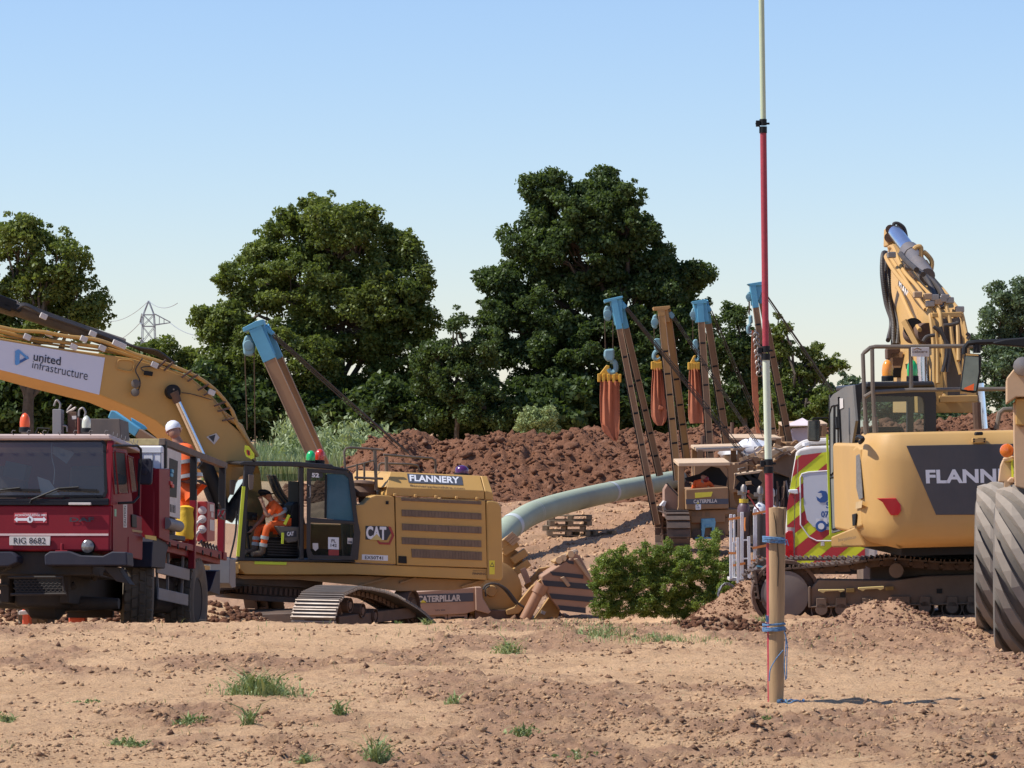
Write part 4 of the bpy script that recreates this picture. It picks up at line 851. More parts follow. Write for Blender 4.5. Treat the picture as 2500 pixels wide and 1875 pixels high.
plate([(808, 940), (850, 940), (852, 980), (830, 1000), (810, 980)], WHTD, 'shield_sticker', par=dr)
plate([(798, 446), (880, 450), (888, 430), (878, 412), (799, 409)], INK, 'number_backing', par=dr, v=-.05); text_on('52', *qd(F, A3, (802, 446), (858, 449), (858, 414), (802, 412), -.056), WHT, dr, .05)
# roof kit
beacon(E1, F.y(A3(792, 345), .35), .085, .24, GRN); beacon(E1, F.y(A3(858, 345), .45), .09, .27, REDL)
plate([(300, 205), (330, 212), (372, 270), (372, 300), (350, 312), (310, 290), (296, 250)], LIME, 'round_sign', v=-.06)
plate([(322, 238), (338, 250), (342, 278), (330, 286), (316, 272), (312, 246)], mat('sign_red', (.6, .05, .03), .5), 'sign_disc', v=-.066)
plate([(322, 245), (330, 247), (334, 280), (326, 278)], INK, 'sign_bar', v=-.07)
m = MB(); m.tube([F.y(A3(340, 300), -.03), F.y(A3(385, 340), 0)], .015, 6); m.build('sign_stem', BLACK, E1)
m = MB(); m.beam(F.y(A3(292, 515), -.03), F.y(A3(248, 1040), -.03), .02, .055); m.build('lime_strip', LIME, E1)
m = MB(); m.beam(F.y(A3(632, 728), .1), F.y(A3(598, 800), .1), .02, .05); m.beam(F.y(A3(586, 862), .08), F.y(A3(582, 945), .08), .02, .04); m.build('armrest_strip', LIME, E1)
sl(F, A3((190, 466), (262, 470), (262, 580), (240, 584), (186, 576)), .75, .80).build('mirror', DARKD, E1, bevel=.02)
m = MB(); m.tube([F.y(A3(225, 520), .72), F.y(A3(290, 480), .3), F.y(A3(318, 440), 0)], .014, 6); m.build('mirror_arm', BLACK, E1)
sl(F, A3((328, 422), (372, 425), (364, 535), (340, 545), (330, 520)), -.06, -.02).build('mirror', DARKD, E1, bevel=.015)
m = MB(); m.tube(curve([F.y(A3(*p), -.05) for p in ((240, 700), (228, 880), (175, 1100), (160, 1120))]), .018, 6); m.build('grab_hose', BLACK, E1, smooth=True)
# interior: seat, console, lever, floor
q3([(640, 760), (715, 745), (718, 900), (600, 900), (590, 850)], .3, .85, 'seat', BLACK, .04)
q3([(655, 650), (690, 630), (716, 640), (718, 780), (660, 790), (640, 720)], .3, .85, 'seat_back', BLACK, .05)
q3([(700, 575), (720, 575), (720, 630), (690, 635)], .42, .7, 'headrest', BLACK, .03)
cs = q3([(528, 812), (712, 818), (716, 900), (690, 930), (622, 940), (590, 905), (548, 840)], .12, .3, 'side_console', mat('console_grey', (.12, .105, .085), .6), .02)
plate([(596, 900), (690, 892), (686, 848), (592, 850)], INK, 'console_plate', v=.115, par=cs); text_on('CAT', *qd(F, A3, (616, 888), (668, 884), (668, 852), (616, 856), .111), WHT, cs, .05)
q3([(470, 900), (700, 905), (700, 1050), (440, 1050)], .4, .95, 'seat_base', BLACK, .02)
m = MB()
for z in range(6): m.beam(F.y(A3(470, 925 + z * 20), .33), F.y(A3(700, 935 + z * 20), .33), .02, .02)
m.build('bellows', DARK, E1)
q3([(700, 480), (716, 480), (716, 700), (700, 700)], .3, .98, 'rear_bulkhead', BLACK, .0)
m = MB(); m.tube([F.y(A3(340, 1040), .5), F.y(A3(318, 850), .5), F.y(A3(322, 770), .5)], .02, 6); m.build('travel_lever', BLACK, E1)
q3([(322, 706), (395, 712), (392, 770), (322, 765)], .6, .75, 'display', BLACK, .01)
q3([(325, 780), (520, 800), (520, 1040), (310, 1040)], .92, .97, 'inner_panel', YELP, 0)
for (x, y) in ((345, 830), (330, 860), (375, 745)):
    m = MB(); m.ball(F.y(A3(x, y), .5), .05, 10, 8); m.build('joystick_knob', BLACK, E1, smooth=True)
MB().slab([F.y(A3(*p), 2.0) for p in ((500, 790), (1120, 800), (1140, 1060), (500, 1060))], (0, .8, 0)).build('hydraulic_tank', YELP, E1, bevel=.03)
MB().slab([F.y(A3(*p), 1.9) for p in ((560, 640), (720, 650), (760, 800), (560, 790))], (0, .5, 0)).build('valve_cover', RUST, E1, bevel=.03)
for k in range(5): ribbed(E1, curve([F.y(A3(*p), 1.95) for p in ((470 + k * 14, 430), (520 + k * 16, 560), (590 + k * 16, 660), (640 + k * 12, 800))]), .022, RUB if k % 2 else YELP)
# operator
J = {k: tuple(F.y(A3(*v), d_)) for k, v, d_ in (('pelvis', (590, 800), .48), ('chest', (540, 670), .45), ('neck', (494, 612), .45), ('head', (462, 578), .42), ('shL', (530, 655), .28), ('elL', (470, 745), .22), ('haL', (436, 655), .3), ('shR', (500, 650), .65), ('elR', (430, 760), .62), ('haR', (372, 820), .5), ('hipL', (585, 810), .36), ('knL', (470, 800), .28), ('ftL', (425, 1018), .32), ('hipR', (570, 815), .6), ('knR', (400, 830), .6), ('ftR', (375, 1000), .55))}
J['sleeve'] = .3; J['toe'] = (-.9, -.3, -.1)
op = person('person', 'excavator operator in an orange shirt and dark brimmed hat resting chin on hand', F, J, 1.0, ORG, ORG, 'brim', BLACK, face=(-.85, -.5, -.12))
op.matrix_world = F.M
m = MB(); m.box(F.y(A3(442, 577), .33), (.09, .05, .035)); m.build('sunglasses', BLACK, op, bevel=.01)
m = sl(F, A3((430, 800), (500, 775), (510, 870), (420, 880)), .16, .2)
# boom ----------------------------------------------------------
bt = A1((-260, 455), (0, 492), (500, 582), (1000, 650), (1290, 695), (1500, 762), (1800, 872), (1950, 985), (2090, 1130), (2190, 1290)) + A3((300, 140), (385, 300), (420, 420), (440, 640), (475, 900), (480, 1050))
bb_ = A1((-260, 720), (0, 795), (400, 905), (960, 1045), (1290, 1182), (1500, 1292), (1620, 1390), (1800, 1560), (1950, 1720)) + A3((110, 420), (170, 640), (190, 900), (215, 1050))
top_, bot = F.ys(bt, 1.05), F.ys(bb_, 1.05)
near = top_ + bot[::-1]; fo = Vector((0, .85, 0)); far = [p + fo for p in top_] + [p + fo + Vector((0, 0, -.13)) for p in bot[::-1]]
MB().loft(near, far).build('boom', YEL, E1, bevel=.02, label='yellow boom plate with white banner')
ban = MB().face([F.y(A1(*p), 1.04) for p in ((-260, 735), (957, 1042), (1012, 684), (0, 516), (-260, 470))]).build('banner', mat('banner_white', (.62, .64, .74), .6, mott=.02), E1)
text_on('united', *qd(F, A1, (320, 712), (584, 760), (590, 678), (330, 628), 1.03), mat('banner_grey', (.03, .035, .06), .6), ban, .012)
text_on('infrastructure', *qd(F, A1, (308, 784), (842, 902), (852, 812), (318, 712), 1.03), mat('banner_grey', (.03, .035, .06), .6), ban, -.004)
for pts, col in ((((145, 748), (146, 620), (180, 604), (282, 688), (262, 700), (190, 640), (188, 745), (160, 757)), (.10, .30, .62)), (((160, 757), (282, 690), (266, 668), (188, 715)), (.03, .10, .30)), (((180, 604), (284, 690), (262, 672), (176, 632)), (.04, .16, .42))):
    MB().face([F.y(A1(*p), 1.028 - col[0] * .02) for p in pts]).build('triangle_mark', mat('mark%d' % int(col[2] * 100), col, .5), ban)
# boom cylinder, pin
pin = F.y(A1(1670, 1015), .93); m = MB(); m.lathe(pin, (0, -1, 0), [(-.2, .13), (.02, .135), (.05, .12), (.06, .03)], 24); pn = m.build('boom_pin', BLACK, E1, smooth=30)
for dx, dy in ((-.03, -.03), (.035, 0), (-.01, .045)):
    m = MB(); m.cyl(pin + Vector((dx, -.05, dy)), pin + Vector((dx, -.075, dy)), .014, n=8); m.build('bolt', STEEL, pn)
ce = F.y(A1(1960, 1640), .93); cb = F.y(A3(105, 580), .93)
m = MB(); m.tube([pin + Vector((0, 0, 0)), pin.lerp(ce, .16)], [.10, .075], 12); m.build('rod_eye', RUST, E1, smooth=30)
m = MB(); m.tube([pin.lerp(ce, .14), ce], .062, 14); m.build('cylinder_rod', CHR, E1, smooth=30)
m = MB(); m.tube([F.y(A2(1535, 330), .93), F.y(A2(1650, 620), .93), F.y(A2(1700, 760), .93)], .13, 16); m.tube([F.y(A2(1510, 330), .93), F.y(A2(1545, 350), .93)], .14, 16); m.build('cylinder_barrel', BLACK, E1, smooth=30)
for k in range(3):
    ribbed(E1, curve([F.y(A3(*p), .8 + k * .05) for p in ((-60 + k * 12, 470), (-20 + k * 10, 500), (20 + k * 12, 600), (60 + k * 10, 690), (70 + k * 12, 760))]), .022)
# stick cylinder and hoses over the boom
m = MB(); m.tube([F.y(A1(-240, 90), 1.5), F.y(A1(150, 215), 1.5)], .15, 16); m.tube([F.y(A1(150, 215), 1.5), F.y(A1(1190, 565), 1.5)], .125, 16); m.build('stick_cylinder', DARKD, E1, smooth=30)
for k, (x, y) in enumerate(((60, 110), (20, 150), (110, 160))):
    m = MB(); m.box(F.y(A1(x, y + 30), 1.3), (.35, .2, .13), (0, .28, 0)); m.build('valve_block', BLACK, E1, bevel=.03)
for k in range(4):
    ribbed(E1, curve([F.y(A1(*p), 1.2 + k * .06) for p in ((160, 215 - 12 * k), (250, 185 - 6 * k), (420, 270 - 10 * k), (870, 425 - 8 * k), (1150, 535 - 8 * k), (1350, 590 + 6 * k), (1520, 620 + 14 * k), (1680, 735 + 8 * k))], 5), .022)
HP = YEL
for k, pts in enumerate((((-240, 350), (0, 390), (180, 425), (400, 435), (650, 480), (900, 505), (1080, 560), (1300, 650), (1500, 710), (1750, 800), (1950, 900), (2120, 1040), (2240, 1200)), ((-240, 390), (0, 430), (250, 485), (560, 530), (1000, 590), (1280, 680), (1500, 770), (1750, 850), (1900, 950), (2060, 1100), (2190, 1270)), ((-240, 430), (0, 470), (400, 540), (800, 600), (1000, 625), (1200, 660), (1420, 720), (1700, 830), (1880, 960), (2030, 1110)))):
    ribbed(E1, curve([F.y(A1(*p), 1.02 + .12 * k) for p in pts], 4) + curve([F.y(A3(*p), 1.02 + .12 * k) for p in ((250 + 15 * k, 60), (330, 180), (400 - 10 * k, 290))], 4), .035 if k < 2 else .02, HP, 'hydraulic_pipe')
for (x, y) in ((475, 455), (808, 505), (262, 485), (985, 592), (1490, 755), (710, 580), (1180, 570), (420, 285), (895, 455), (2040, 1020), (1120, 545)):
    m = MB(); m.box(F.y(A1(x, y), .98 if y > 460 else 1.15), (.13, .06, .10), (0, .35, 0)); m.build('pipe_clamp', WHTD, E1, bevel=.01)
for k in range(9):
    t = k / 8; p = curve([F.y(A1(*q_), .98) for q_ in ((1560, 745), (1800, 840), (1960, 970), (2120, 1130), (2200, 1280))], 3)[min(12, int(t * 12))]
    m = MB(); m.box(p, (.03, .05, .22), (0, .7 + t * .6, 0)); m.build('pipe_bracket', RUST, E1)
# brackets, lamps, stickers on the boom
def lamp(x, y, w_, h_):
    m = MB(); c = F.y(A1(x, y), .93); m.lathe(c, (-.5, -1, 0), [(-.06, .03), (-.03, w_), (.03, w_ * 1.05), (.035, w_ * .9)], 14); o = m.build('work_lamp', DARKD, E1, smooth=30)
lamp(1310, 935, .075, 1); lamp(1305, 1020, .07, 1)
sl(F, A1((1398, 808), (1478, 820), (1472, 862), (1392, 850)), .94, 1.02).build('junction_box', BLACK, E1, bevel=.01)
ribbed(E1, curve([F.y(A1(*p), .98) for p in ((1375, 690), (1320, 770), (1310, 820), (1345, 890), (1350, 950), (1330, 1010))]), .012); ribbed(E1, curve([F.y(A1(*p), .98) for p in ((1500, 770), (1400, 770), (1360, 790), (1400, 820))]), .010)
ribbed(E1, curve([F.y(A1(*p), 1.0) for p in ((1750, 1022), (1850, 1035), (2040, 1090))]), .008)
m = MB(); m.tube(curve([F.y(A1(*p), 1.03) for p in ((1125, 780), (1150, 705), (1285, 720), (1280, 800), (1240, 815), (1130, 790))]), .012, 6); m.build('access_rim', YEL, E1)
MB().face([F.y(A1(*p), 1.035) for p in ((1990, 1448), (2085, 1412), (2118, 1455), (2065, 1522))]).build('diamond_sticker', WHTD, E1)
MB().face([F.y(A1(*p), 1.03) for p in ((2010, 1446), (2078, 1424), (2060, 1500))]).build('sticker_print', INK, E1)
# slewing ring
sc = F.y(A3(640, 1215), 0) + Vector((0, 1.45, 0)); m = MB(); m.lathe(sc, (0, 0, -1), [(0, .98), (.14, .98), (.15, .86), (.32, .84), (.33, .95), (.42, .95)], 40); m.build('slewing_ring', TRK, E1, smooth=30)
m = MB()
for k in range(60): t = 2 * math.pi * k / 60; m.box(sc + Vector((math.cos(t) * .87, math.sin(t) * .87, -.24)), (.05, .05, .12), (0, 0, t))
o = m.build('ring_gear', RUST, E1)
# undercarriage, slewed away from the upper body
U = Frame(P(730, 1560, 58.2), yaw=-21)
UR = empty('undercarriage_tmp', U, 'x', 'x'); UR.parent = E1; UR.matrix_parent_inverse = E1.matrix_world.inverted()
UR.name = 'undercarriage'
for k_ in ('label', 'category'): del UR[k_]
XR = U.y(A3(975, 1540), 0).x; XL = XR - .82
pr = [U.x(p, XR) for p in A3((985, 1480), (1010, 1392), (1060, 1325), (1150, 1284)) + A4((80, 1288), (180, 1298), (300, 1325), (400, 1362), (490, 1412), (580, 1466), (650, 1520), (735, 1600))]
zb = pr[-1].z - .12; y0_ = pr[0].y
path = [(p.y, p.z) for p in pr[::-1]]; path = [(path[0][0] + .05, zb)] + path + [(y0_ - .02, pr[0].z - .25), (y0_ + .15, zb - .12), (1.2, zb - .12)]
track(UR, path, XL, XR, mat('polished_shoe', (.20, .18, .165), .45, metal=.6, dust=.35, scale=4, mott=.2), .19, 3, .035)
zc = pr[0].z
wheel_disc(UR, (XR - .4, y0_ + .45, zc - .08), (1, 0, 0), .36, .3); wheel_disc(UR, (XR - .4, path[0][0] - .5, zb + .42), (1, 0, 0), .34, .3)
for k in range(3): wheel_disc(UR, (XR - .3, y0_ + .9 + k * .55, zc + .12 - k * .12), (1, 0, 0), .13, .34, 'carrier_roller')
for k in range(6): wheel_disc(UR, (XR - .3, y0_ + .7 + k * .45, zb + .1), (1, 0, 0), .13, .34, 'track_roller')
m = MB(); m.bb((XL + .2, y0_ + .5, zc - .25), (XR - .16, path[0][0] - .6, zc - .05)); m.build('track_frame', RUST, UR, bevel=.02)
m = MB(); m.loft([Vector(p) for p in ((XL, .9, zc - .3), (XL, 2.6, zc - .3), (XL, 2.6, zc + .0), (XL, .9, zc + .0))], [Vector(p) for p in ((XL - 2.2, .5, zc - .4), (XL - 2.2, 3, zc - .4), (XL - 2.2, 3, zc - .1), (XL - 2.2, .5, zc - .1))]); m.build('car_body', TRK, UR, bevel=.03)
p2 = oval(y0_ - .1, y0_ + 4.2, zb - .1, zb + .82); track(UR, p2, XL - 2.9, XL - 2.1, TRK, .2, 3, .03)
# ---------------------------------------------------------------- maroon service truck
T = Frame(P(72, 1319, 43.4), yaw=-7, pitch=-5)
TR = empty('truck', T, 'maroon flatbed truck facing the camera with a white generator on its bed', 'truck')
MAR = mat('maroon_paint', (.19, .006, .016), .5, dust=.05, dcol=(.26, .12, .09), scale=1.5, coat=0, spec=.22)
MARP = mat('faded_roof', (.52, .40, .37), .6, dust=.3, scale=2)
NAVY = mat('navy_plastic', (.008, .013, .03), .6, spec=.3, dust=.06, scale=3)
CHAS = mat('chassis_dirt', (.018, .016, .015), .8, dust=.25, dcol=(.12, .085, .06), scale=5)
TYR = mat('tyre_rubber', (.04, .037, .034), .85, dust=.6, dcol=(.25, .19, .13), scale=5)
F = T; XR = F.y(A2(832, 700), 0).x; XL = -XR - .0
fy = lambda pts, v=0: F.ys(A2(*pts), v)
def fslab(pts, y0, y1, nm, m_, bev=.01, par=None, seg=2): return MB().slab(fy(pts, y0), (0, y1 - y0, 0)).build(nm, m_, par or TR, bevel=bev, seg=seg)
def fx(p, v=None): return F.x(A2(*p), XR if v is None else v)
def xslab(pts, x0, x1, nm, m_, bev=.008, par=None): return MB().slab([F.x(A2(*p), x0) for p in pts], (x1 - x0, 0, 0)).build(nm, m_, par or TR, bevel=bev)
CD = fx((1075, 700)).y              # cab depth
fz = lambda p: F.y(A2(*p), 0).z
ztop, zwt, zwb, zlow = fz((400, 118)), fz((400, 165)), fz((400, 600)), fz((400, 1000))
# cab shell
m = MB(); m.bb((XL, 0, zlow), (XR, .07, fz((400, 655)))); m.build('front_panel', MAR, TR, bevel=.03, seg=3)
m = MB(); m.bb((XL, .09, zlow), (XR - .01, CD, zwb - .12)); m.build('cab_body', MAR, TR, bevel=.03)
m = MB(); m.bb((XL, CD - .06, zwb - .12), (XR - .03, CD, zwt)); m.build('cab_back', MAR, TR, bevel=.02)
for x in (XL, XR - .11):
    m = MB(); m.loft([(x, 0, zwb - .1), (x + .11, 0, zwb - .1), (x + .11, .12, zwb - .1), (x, .12, zwb - .1)], [(x + .02, .07, zwt), (x + .11, .07, zwt), (x + .11, .19, zwt), (x + .02, .19, zwt)]); m.build('windscreen_pillar', MAR, TR, bevel=.02)
m = MB(); rp = [(XL + .02, zwt), (XL + .04, zwt + .08), (XL + .16, ztop), (XR - .18, ztop), (XR - .05, zwt + .08), (XR - .02, zwt)]
m.loft([(x, .05, z) for x, z in rp], [(x, CD, z - .03) for x, z in rp]); m.build('cab_roof', MARP, TR, bevel=.03, seg=3)
fslab([(-330, 605), (812, 605), (812, 655), (-330, 655)], -.02, .1, 'intake_strip', BLACK, .004)
m = MB()
for k in range(3): m.beam(fy([(-330, 618 + k * 14)], -.028)[0], fy([(812, 618 + k * 14)], -.028)[0], .012, .008)
m.build('intake_slat', NAVY, TR)
g = [(-330, 168), (765, 160), (795, 190), (806, 560), (790, 598), (-330, 600)]
p0 = [F.y(A2(*p), .01 + .08 * (600 - p[1]) / 430) for p in g]
n_ = MB().face(p0).build('windscreen', glass('screen_glass', (.36, .41, .46), .16, .04), TR)
ri = [F.y(A2(*p), .005 + .08 * (600 - p[1]) / 430) for p in [(-320, 185), (755, 178), (775, 200), (785, 555), (770, 580), (-320, 582)]]
MB().rings([p0, [p + Vector((0, -.012, 0)) for p in p0], [p + Vector((0, -.012, 0)) for p in ri], ri], cap=False).build('window_seal', BLACK, n_)
# inside the cab
m = MB(); m.bb((XL + .1, .15, zwb - .12), (XR - .12, .5, zwb - .02)); m.build('dashboard', mat('dash', (.10, .09, .08), .8), TR, bevel=.03)
for x in (-.62, .45): m = MB(); m.bb((x - .25, 1.15, zwb - .4), (x + .25, 1.3, zwb + .5)); m.build('seat_back', DARKD, TR, bevel=.06)
m = MB(); m.lathe((.5, .62, zwb + .02), (0, .45, 1), [(0, .23), (.02, .24), (.04, .23)], 24, False); m.build('steering_wheel', BLACK, TR)
m = MB(); m.box(fy([(130, 400)], .5)[0], (.28, .25, .2), (0, .2, 0)); m.build('cardboard_box', mat('card', (.2, .19, .17), .8), TR)
m = MB(); m.face(fy([(280, 440), (370, 470), (450, 585), (310, 590)], .12)); m.build('papers', WHTD, TR)
m = MB(); m.face(fy([(400, 210), (560, 260), (500, 345), (395, 270)], .3)); m.build('papers', WHTD, TR)
m = MB(); m.tube(curve(fy([(388, 190), (390, 300), (410, 390), (402, 500)], .12)), .006, 5); m.build('phone_cable', WHTD, TR)
# front details
fslab([(-330, 868), (812, 868), (812, 884), (-330, 884)], -.006, .01, 'white_stripe', mat('stripe', (.6, .45, .42), .6), 0)
fslab([(70, 890), (378, 890), (374, 958), (70, 956)], -.03, -.012, 'number_plate', WHTD, .004)
text_on('RIG 8682', *[F.y(A2(*p), -.034) for p in ((102, 944), (342, 946), (342, 898), (102, 898))], INK, TR, .012)
fslab([(106, 712), (350, 710), (352, 788), (104, 786)], -.008, .0, 'sticker', mat('sticker_red', (.42, .04, .05), .5), 0)
text_on('ACKNOWLEDGE ME!', *[F.y(A2(*p), -.012) for p in ((110, 738), (348, 738), (348, 722), (110, 722))], WHT, TR, .02)
text_on("DON'T JUST WALK BY", *[F.y(A2(*p), -.012) for p in ((172, 720), (292, 720), (292, 714), (172, 714))], WHT, TR, 0)
MB().face(fy([(106, 763), (130, 740), (130, 752), (325, 752), (325, 740), (348, 763), (325, 785), (325, 772), (130, 772), (130, 785)], -.011)).build('arrow_mark', WHT, TR)
c = fy([(225, 763)], -.014)[0]; m = MB(); m.cyl(c, c + Vector((0, -.003, 0)), .042, n=20); m.build('arrow_disc', WHT, TR); m = MB(); m.box(c + Vector((0, -.005, 0)), (.02, .002, .03)); m.box(c + Vector((-.006, -.005, .018)), (.008, .002, .02)); m.build('thumb_mark', INK, TR)
text_on('DAF', *[F.y(A2(*p), -.014) for p in ((522, 780), (706, 780), (706, 747), (522, 747))], INK, TR, .03)
hl = fy([(660, 965)], -.01)[0]; m = MB(); m.lathe(hl, (0, -1, 0), [(-.03, .09), (.0, .09), (.02, .085), (.025, .07)], 28); h_ = m.build('headlamp', BLACK, TR, smooth=30)
m = MB(); m.lathe(hl, (0, -1, 0), [(.02, .082), (.04, .06), (.047, .01)], 28); m.build('lens', mat('lens_glass', (.16, .15, .14), .1, coat=1, scale=20, mott=.5), h_, smooth=True)
fslab([(330, 1030), (372, 1002), (520, 1000), (600, 1030), (770, 1035), (840, 1002), (950, 1005), (955, 1110), (335, 1108)], -.16, .2, 'bumper', NAVY, .02)
fslab([(-330, 1005), (80, 1003), (132, 1040), (132, 1085), (60, 1115), (-330, 1115)], -.16, .2, 'bumper', NAVY, .02)
m = MB(); m.slab(fy([(770, 1115), (880, 1118), (975, 1250), (870, 1225)], -.05), (0, .3, 0)); m.build('step_bracket', CHAS, TR, bevel=.01)
m = MB(); c = fy([(466, 985)], -.08)[0]; m.cyl(c - Vector((0, 0, .03)), c + Vector((0, 0, .07)), .025, n=10); m.box(c - Vector((0, 0, .03)), (.16, .08, .03)); m.build('tow_pin', MAR, TR, bevel=.006)
# radiator guard mesh and underside
m = MB(); gx = fy([(90, 1190), (440, 1190), (455, 1310), (110, 1320)], -.02); m.face([p + Vector((0, .05, 0)) for p in gx]); m.build('radiator', BLACK, TR)
m = MB()
for r in range(6):
    for c_ in range(11):
        x = 100 + c_ * 33 + (r % 2) * 16; y = 1196 + r * 20; p = fy([(x, y), (x + 12, y + 9), (x + 24, y + 9), (x + 34, y)], -.03); m.tube(p, .006, 5)
o = m.build('guard_mesh', CHAS, TR); o['kind'] = 'stuff'
m = MB(); m.tube(fy([(60, 1195), (470, 1195), (480, 1300), (500, 1320), (80, 1325)], -.03), .02, 6); m.build('guard_frame', CHAS, TR)
rr = random.Random(5)
m = MB(); m.bb((XL + .2, .1, zlow - .3), (XR - .25, 1.4, zlow)); m.bb((-.45, .3, zlow - .65), (-.33, 6, zlow - .15)); m.bb((.33, .3, zlow - .65), (.45, 6, zlow - .15)); m.build('chassis_frame', CHAS, TR, bevel=.02)
m = MB(); m.lathe((0, .95, fz((400, 1370))), (1, 0, 0), [(-.95, .07), (-.3, .08), (-.2, .2), (.15, .22), (.25, .1), (.95, .07)], 16); m.build('front_axle', CHAS, TR, smooth=30)
m = MB(); m.bb((-.3, .4, zlow - .7), (.35, 1.9, zlow - .2)); m.build('engine_sump', CHAS, TR, bevel=.06)
for k in range(14):
    m = MB(); c = Vector((rr.uniform(-.9, .9), rr.uniform(.0, .5), zlow - rr.uniform(.12, .55))); d = Vector((rr.uniform(-.3, .3), .1, rr.uniform(-.12, .12)))
    m.tube([c, c + d * .5 + Vector((0, 0, -.05)), c + d], rr.uniform(.015, .05), 8); m.build('linkage', CHAS, TR, smooth=30)
# wipers
for pts in (((225, 640), (235, 615), (440, 530), (590, 520)), ((-60, 560), (20, 540), (150, 525))):
    m = MB(); m.tube(fy(pts, -.04), .013, 6); m.build('wiper_arm', BLACK, TR)
for a, b in (((440, 532), (730, 545)), ((20, 535), (300, 545))):
    m = MB(); m.beam(*fy((a, b), -.03), .015, .03); m.build('wiper_blade', BLACK, TR)
m = MB(); m.box(fy([(600, 645)], -.06)[0], (.29, .04, .03)); m.build('roller_bracket', WHTD, TR, bevel=.005)
# door on the side
xs_ = XR + .004
dr = xslab([(838, 225), (945, 240), (978, 560), (984, 640), (1000, 850), (838, 1000)], XR - .012, XR + .004, 'door', MAR, .004)
W1 = [(842, 258), (856, 250), (886, 568), (858, 572), (846, 420)]; W2 = [(862, 250), (936, 262), (962, 566), (888, 568), (872, 400)]; W3 = [(956, 284), (1000, 300), (1030, 548), (985, 558)]
GW = mat('side_glass', (.06, .08, .085), .06, scale=2, mott=.5, spec=.9)
for nm, w_, m_ in (('quarter_window', W1, GW), ('window', W2, BLACK), ('rear_window', W3, GW)):
    o = MB().face([F.x(A2(*p), xs_ + .003) for p in w_]).build(nm, m_, dr)
    MB().tube([F.x(A2(*p), xs_ + .004) for p in w_ + w_[:1]], .010, 6).build('window_frame', MAR, o)
MB().face([F.x(A2(*p), xs_ + .006) for p in ((885, 420), (948, 432), (962, 566), (890, 568))]).build('lowered_glass', GW, dr)
xslab([(922, 650), (952, 650), (950, 824), (924, 822)], xs_, xs_ + .003, 'white_sticker', WHTD, 0)
text_on('CAUTION', *[F.x(A2(*p), xs_ + .006) for p in ((946, 815), (946, 660), (930, 660), (930, 815))], INK, TR, .02)
xslab([(858, 684), (872, 684), (872, 740), (858, 738)], xs_, xs_ + .003, 'green_sticker', mat('pale_green', (.2, .4, .25), .6), 0)
xslab([(980, 724), (1015, 728), (1018, 825), (982, 820)], xs_ + .002, xs_ + .02, 'door_latch', BLACK)
xslab([(990, 835), (1066, 848), (1066, 864), (990, 852)], xs_, xs_ + .003, 'name_strip', mat('old_gold', (.35, .22, .08), .6), 0)
m = MB(); m.bb((XR - .04, CD - .8, zlow - .02), (XR + .0, CD, zlow + .3)); m.build('lower_side', MAR, TR, bevel=.01)
# mirror
m = MB(); mp = [fx(p, XR + .05) for p in ((846, 212), (880, 208))] + [fx(p, XR + .18) for p in ((1030, 210), (1056, 235), (1058, 300), (1042, 480), (1042, 590), (1000, 635))] + [fx((888, 640), XR + .02)]
m.tube(mp, .016, 8); m.build('mirror_arm', BLACK, TR, smooth=True)
yv = fx((1085, 400), XR + .18).y; o = MB().slab([F.y(A2(*p), yv) for p in ((1034, 306), (1125, 302), (1142, 330), (1136, 490), (1120, 502), (1040, 498), (1026, 470))], (0, .07, 0)).build('mirror', NAVY, TR, bevel=.02, seg=3)
m = MB(); m.lathe(F.y(A2(1085, 398), yv - .005), (0, -1, 0), [(0, .05), (.01, .045), (.015, .01)], 16); m.build('mirror_clamp', NAVY, o, smooth=True)
# beacons, roof rim hooks
beacon(TR, F.y(A2(185, 108), .5), .066, .25, mat('orange_lens', (.75, .10, .02), .35, mott=.03)); beacon(TR, F.y(A2(646, 110), .5), .058, .22, CLR)
for k in range(9):
    c = F.y(A2(-130 + k * 116, 128), .03); m = MB(); m.tube([c, c + Vector((-.02, -.03, .03)), c + Vector((0, -.04, .055)), c + Vector((.03, -.03, .05))], .006, 5); m.build('tie_hook', GREY, TR)
for k in range(7):
    c = Vector((XR - .05, .1 + k * .22, zwt + .08)); m = MB(); m.tube([c, c + Vector((.03, 0, -.03)), c + Vector((.04, 0, .03))], .006, 5); m.build('tie_hook', GREY, TR)
# behind cab: black box, steel posts and shackles
def blk(cr, pts, y0, y1, nm, m_, bev=.01): return MB().slab([F.y(cr(*p), y0) for p in pts], (0, y1 - y0, 0)).build(nm, m_, TR, bevel=bev)
BX = mat('tool_box_grey', (.035, .03, .03), .6, dust=.2, scale=3)
blk(A1, ((762, 1272), (1155, 1272), (1165, 1460), (758, 1460)), CD + .1, CD + .6, 'tool_box', BX)
blk(A1, ((505, 1180), (592, 1180), (592, 1430), (505, 1430)), CD + .15, CD + .3, 'steel_post', GREY)
blk(A1, ((650, 1205), (738, 1205), (738, 1430), (652, 1430)), CD + .25, CD + .4, 'steel_post', RUST)
blk(A1, ((742, 1262), (762, 1262), (762, 1420), (742, 1420)), CD + .05, CD + .2, 'steel_post', mat('rust_red', (.2, .05, .03), .8))
MB().face([F.y(A1(*p), CD + .245) for p in ((693, 1246), (736, 1244), (736, 1276), (693, 1280))]).build('label', WHTD, TR)
for pts in (((520, 1150), (545, 1095), (580, 1130), (575, 1180)), ((645, 1215), (700, 1180), (730, 1165), (700, 1190), (650, 1195), (690, 1140)), ((760, 1250), (765, 1190), (800, 1170), (825, 1210), (815, 1250)), ((560, 1400), (575, 1350), (640, 1345), (648, 1400))):
    m = MB(); m.tube(curve([F.y(A1(*p), CD + .2) for p in pts]), .014, 8); m.build('shackle', STEEL, TR, smooth=True)
m = MB(); m.tube([F.y(A1(*p), CD) for p in ((340, 1420), (365, 1362), (480, 1368), (455, 1420))], .010, 6); m.build('roof_bracket', BLACK, TR)
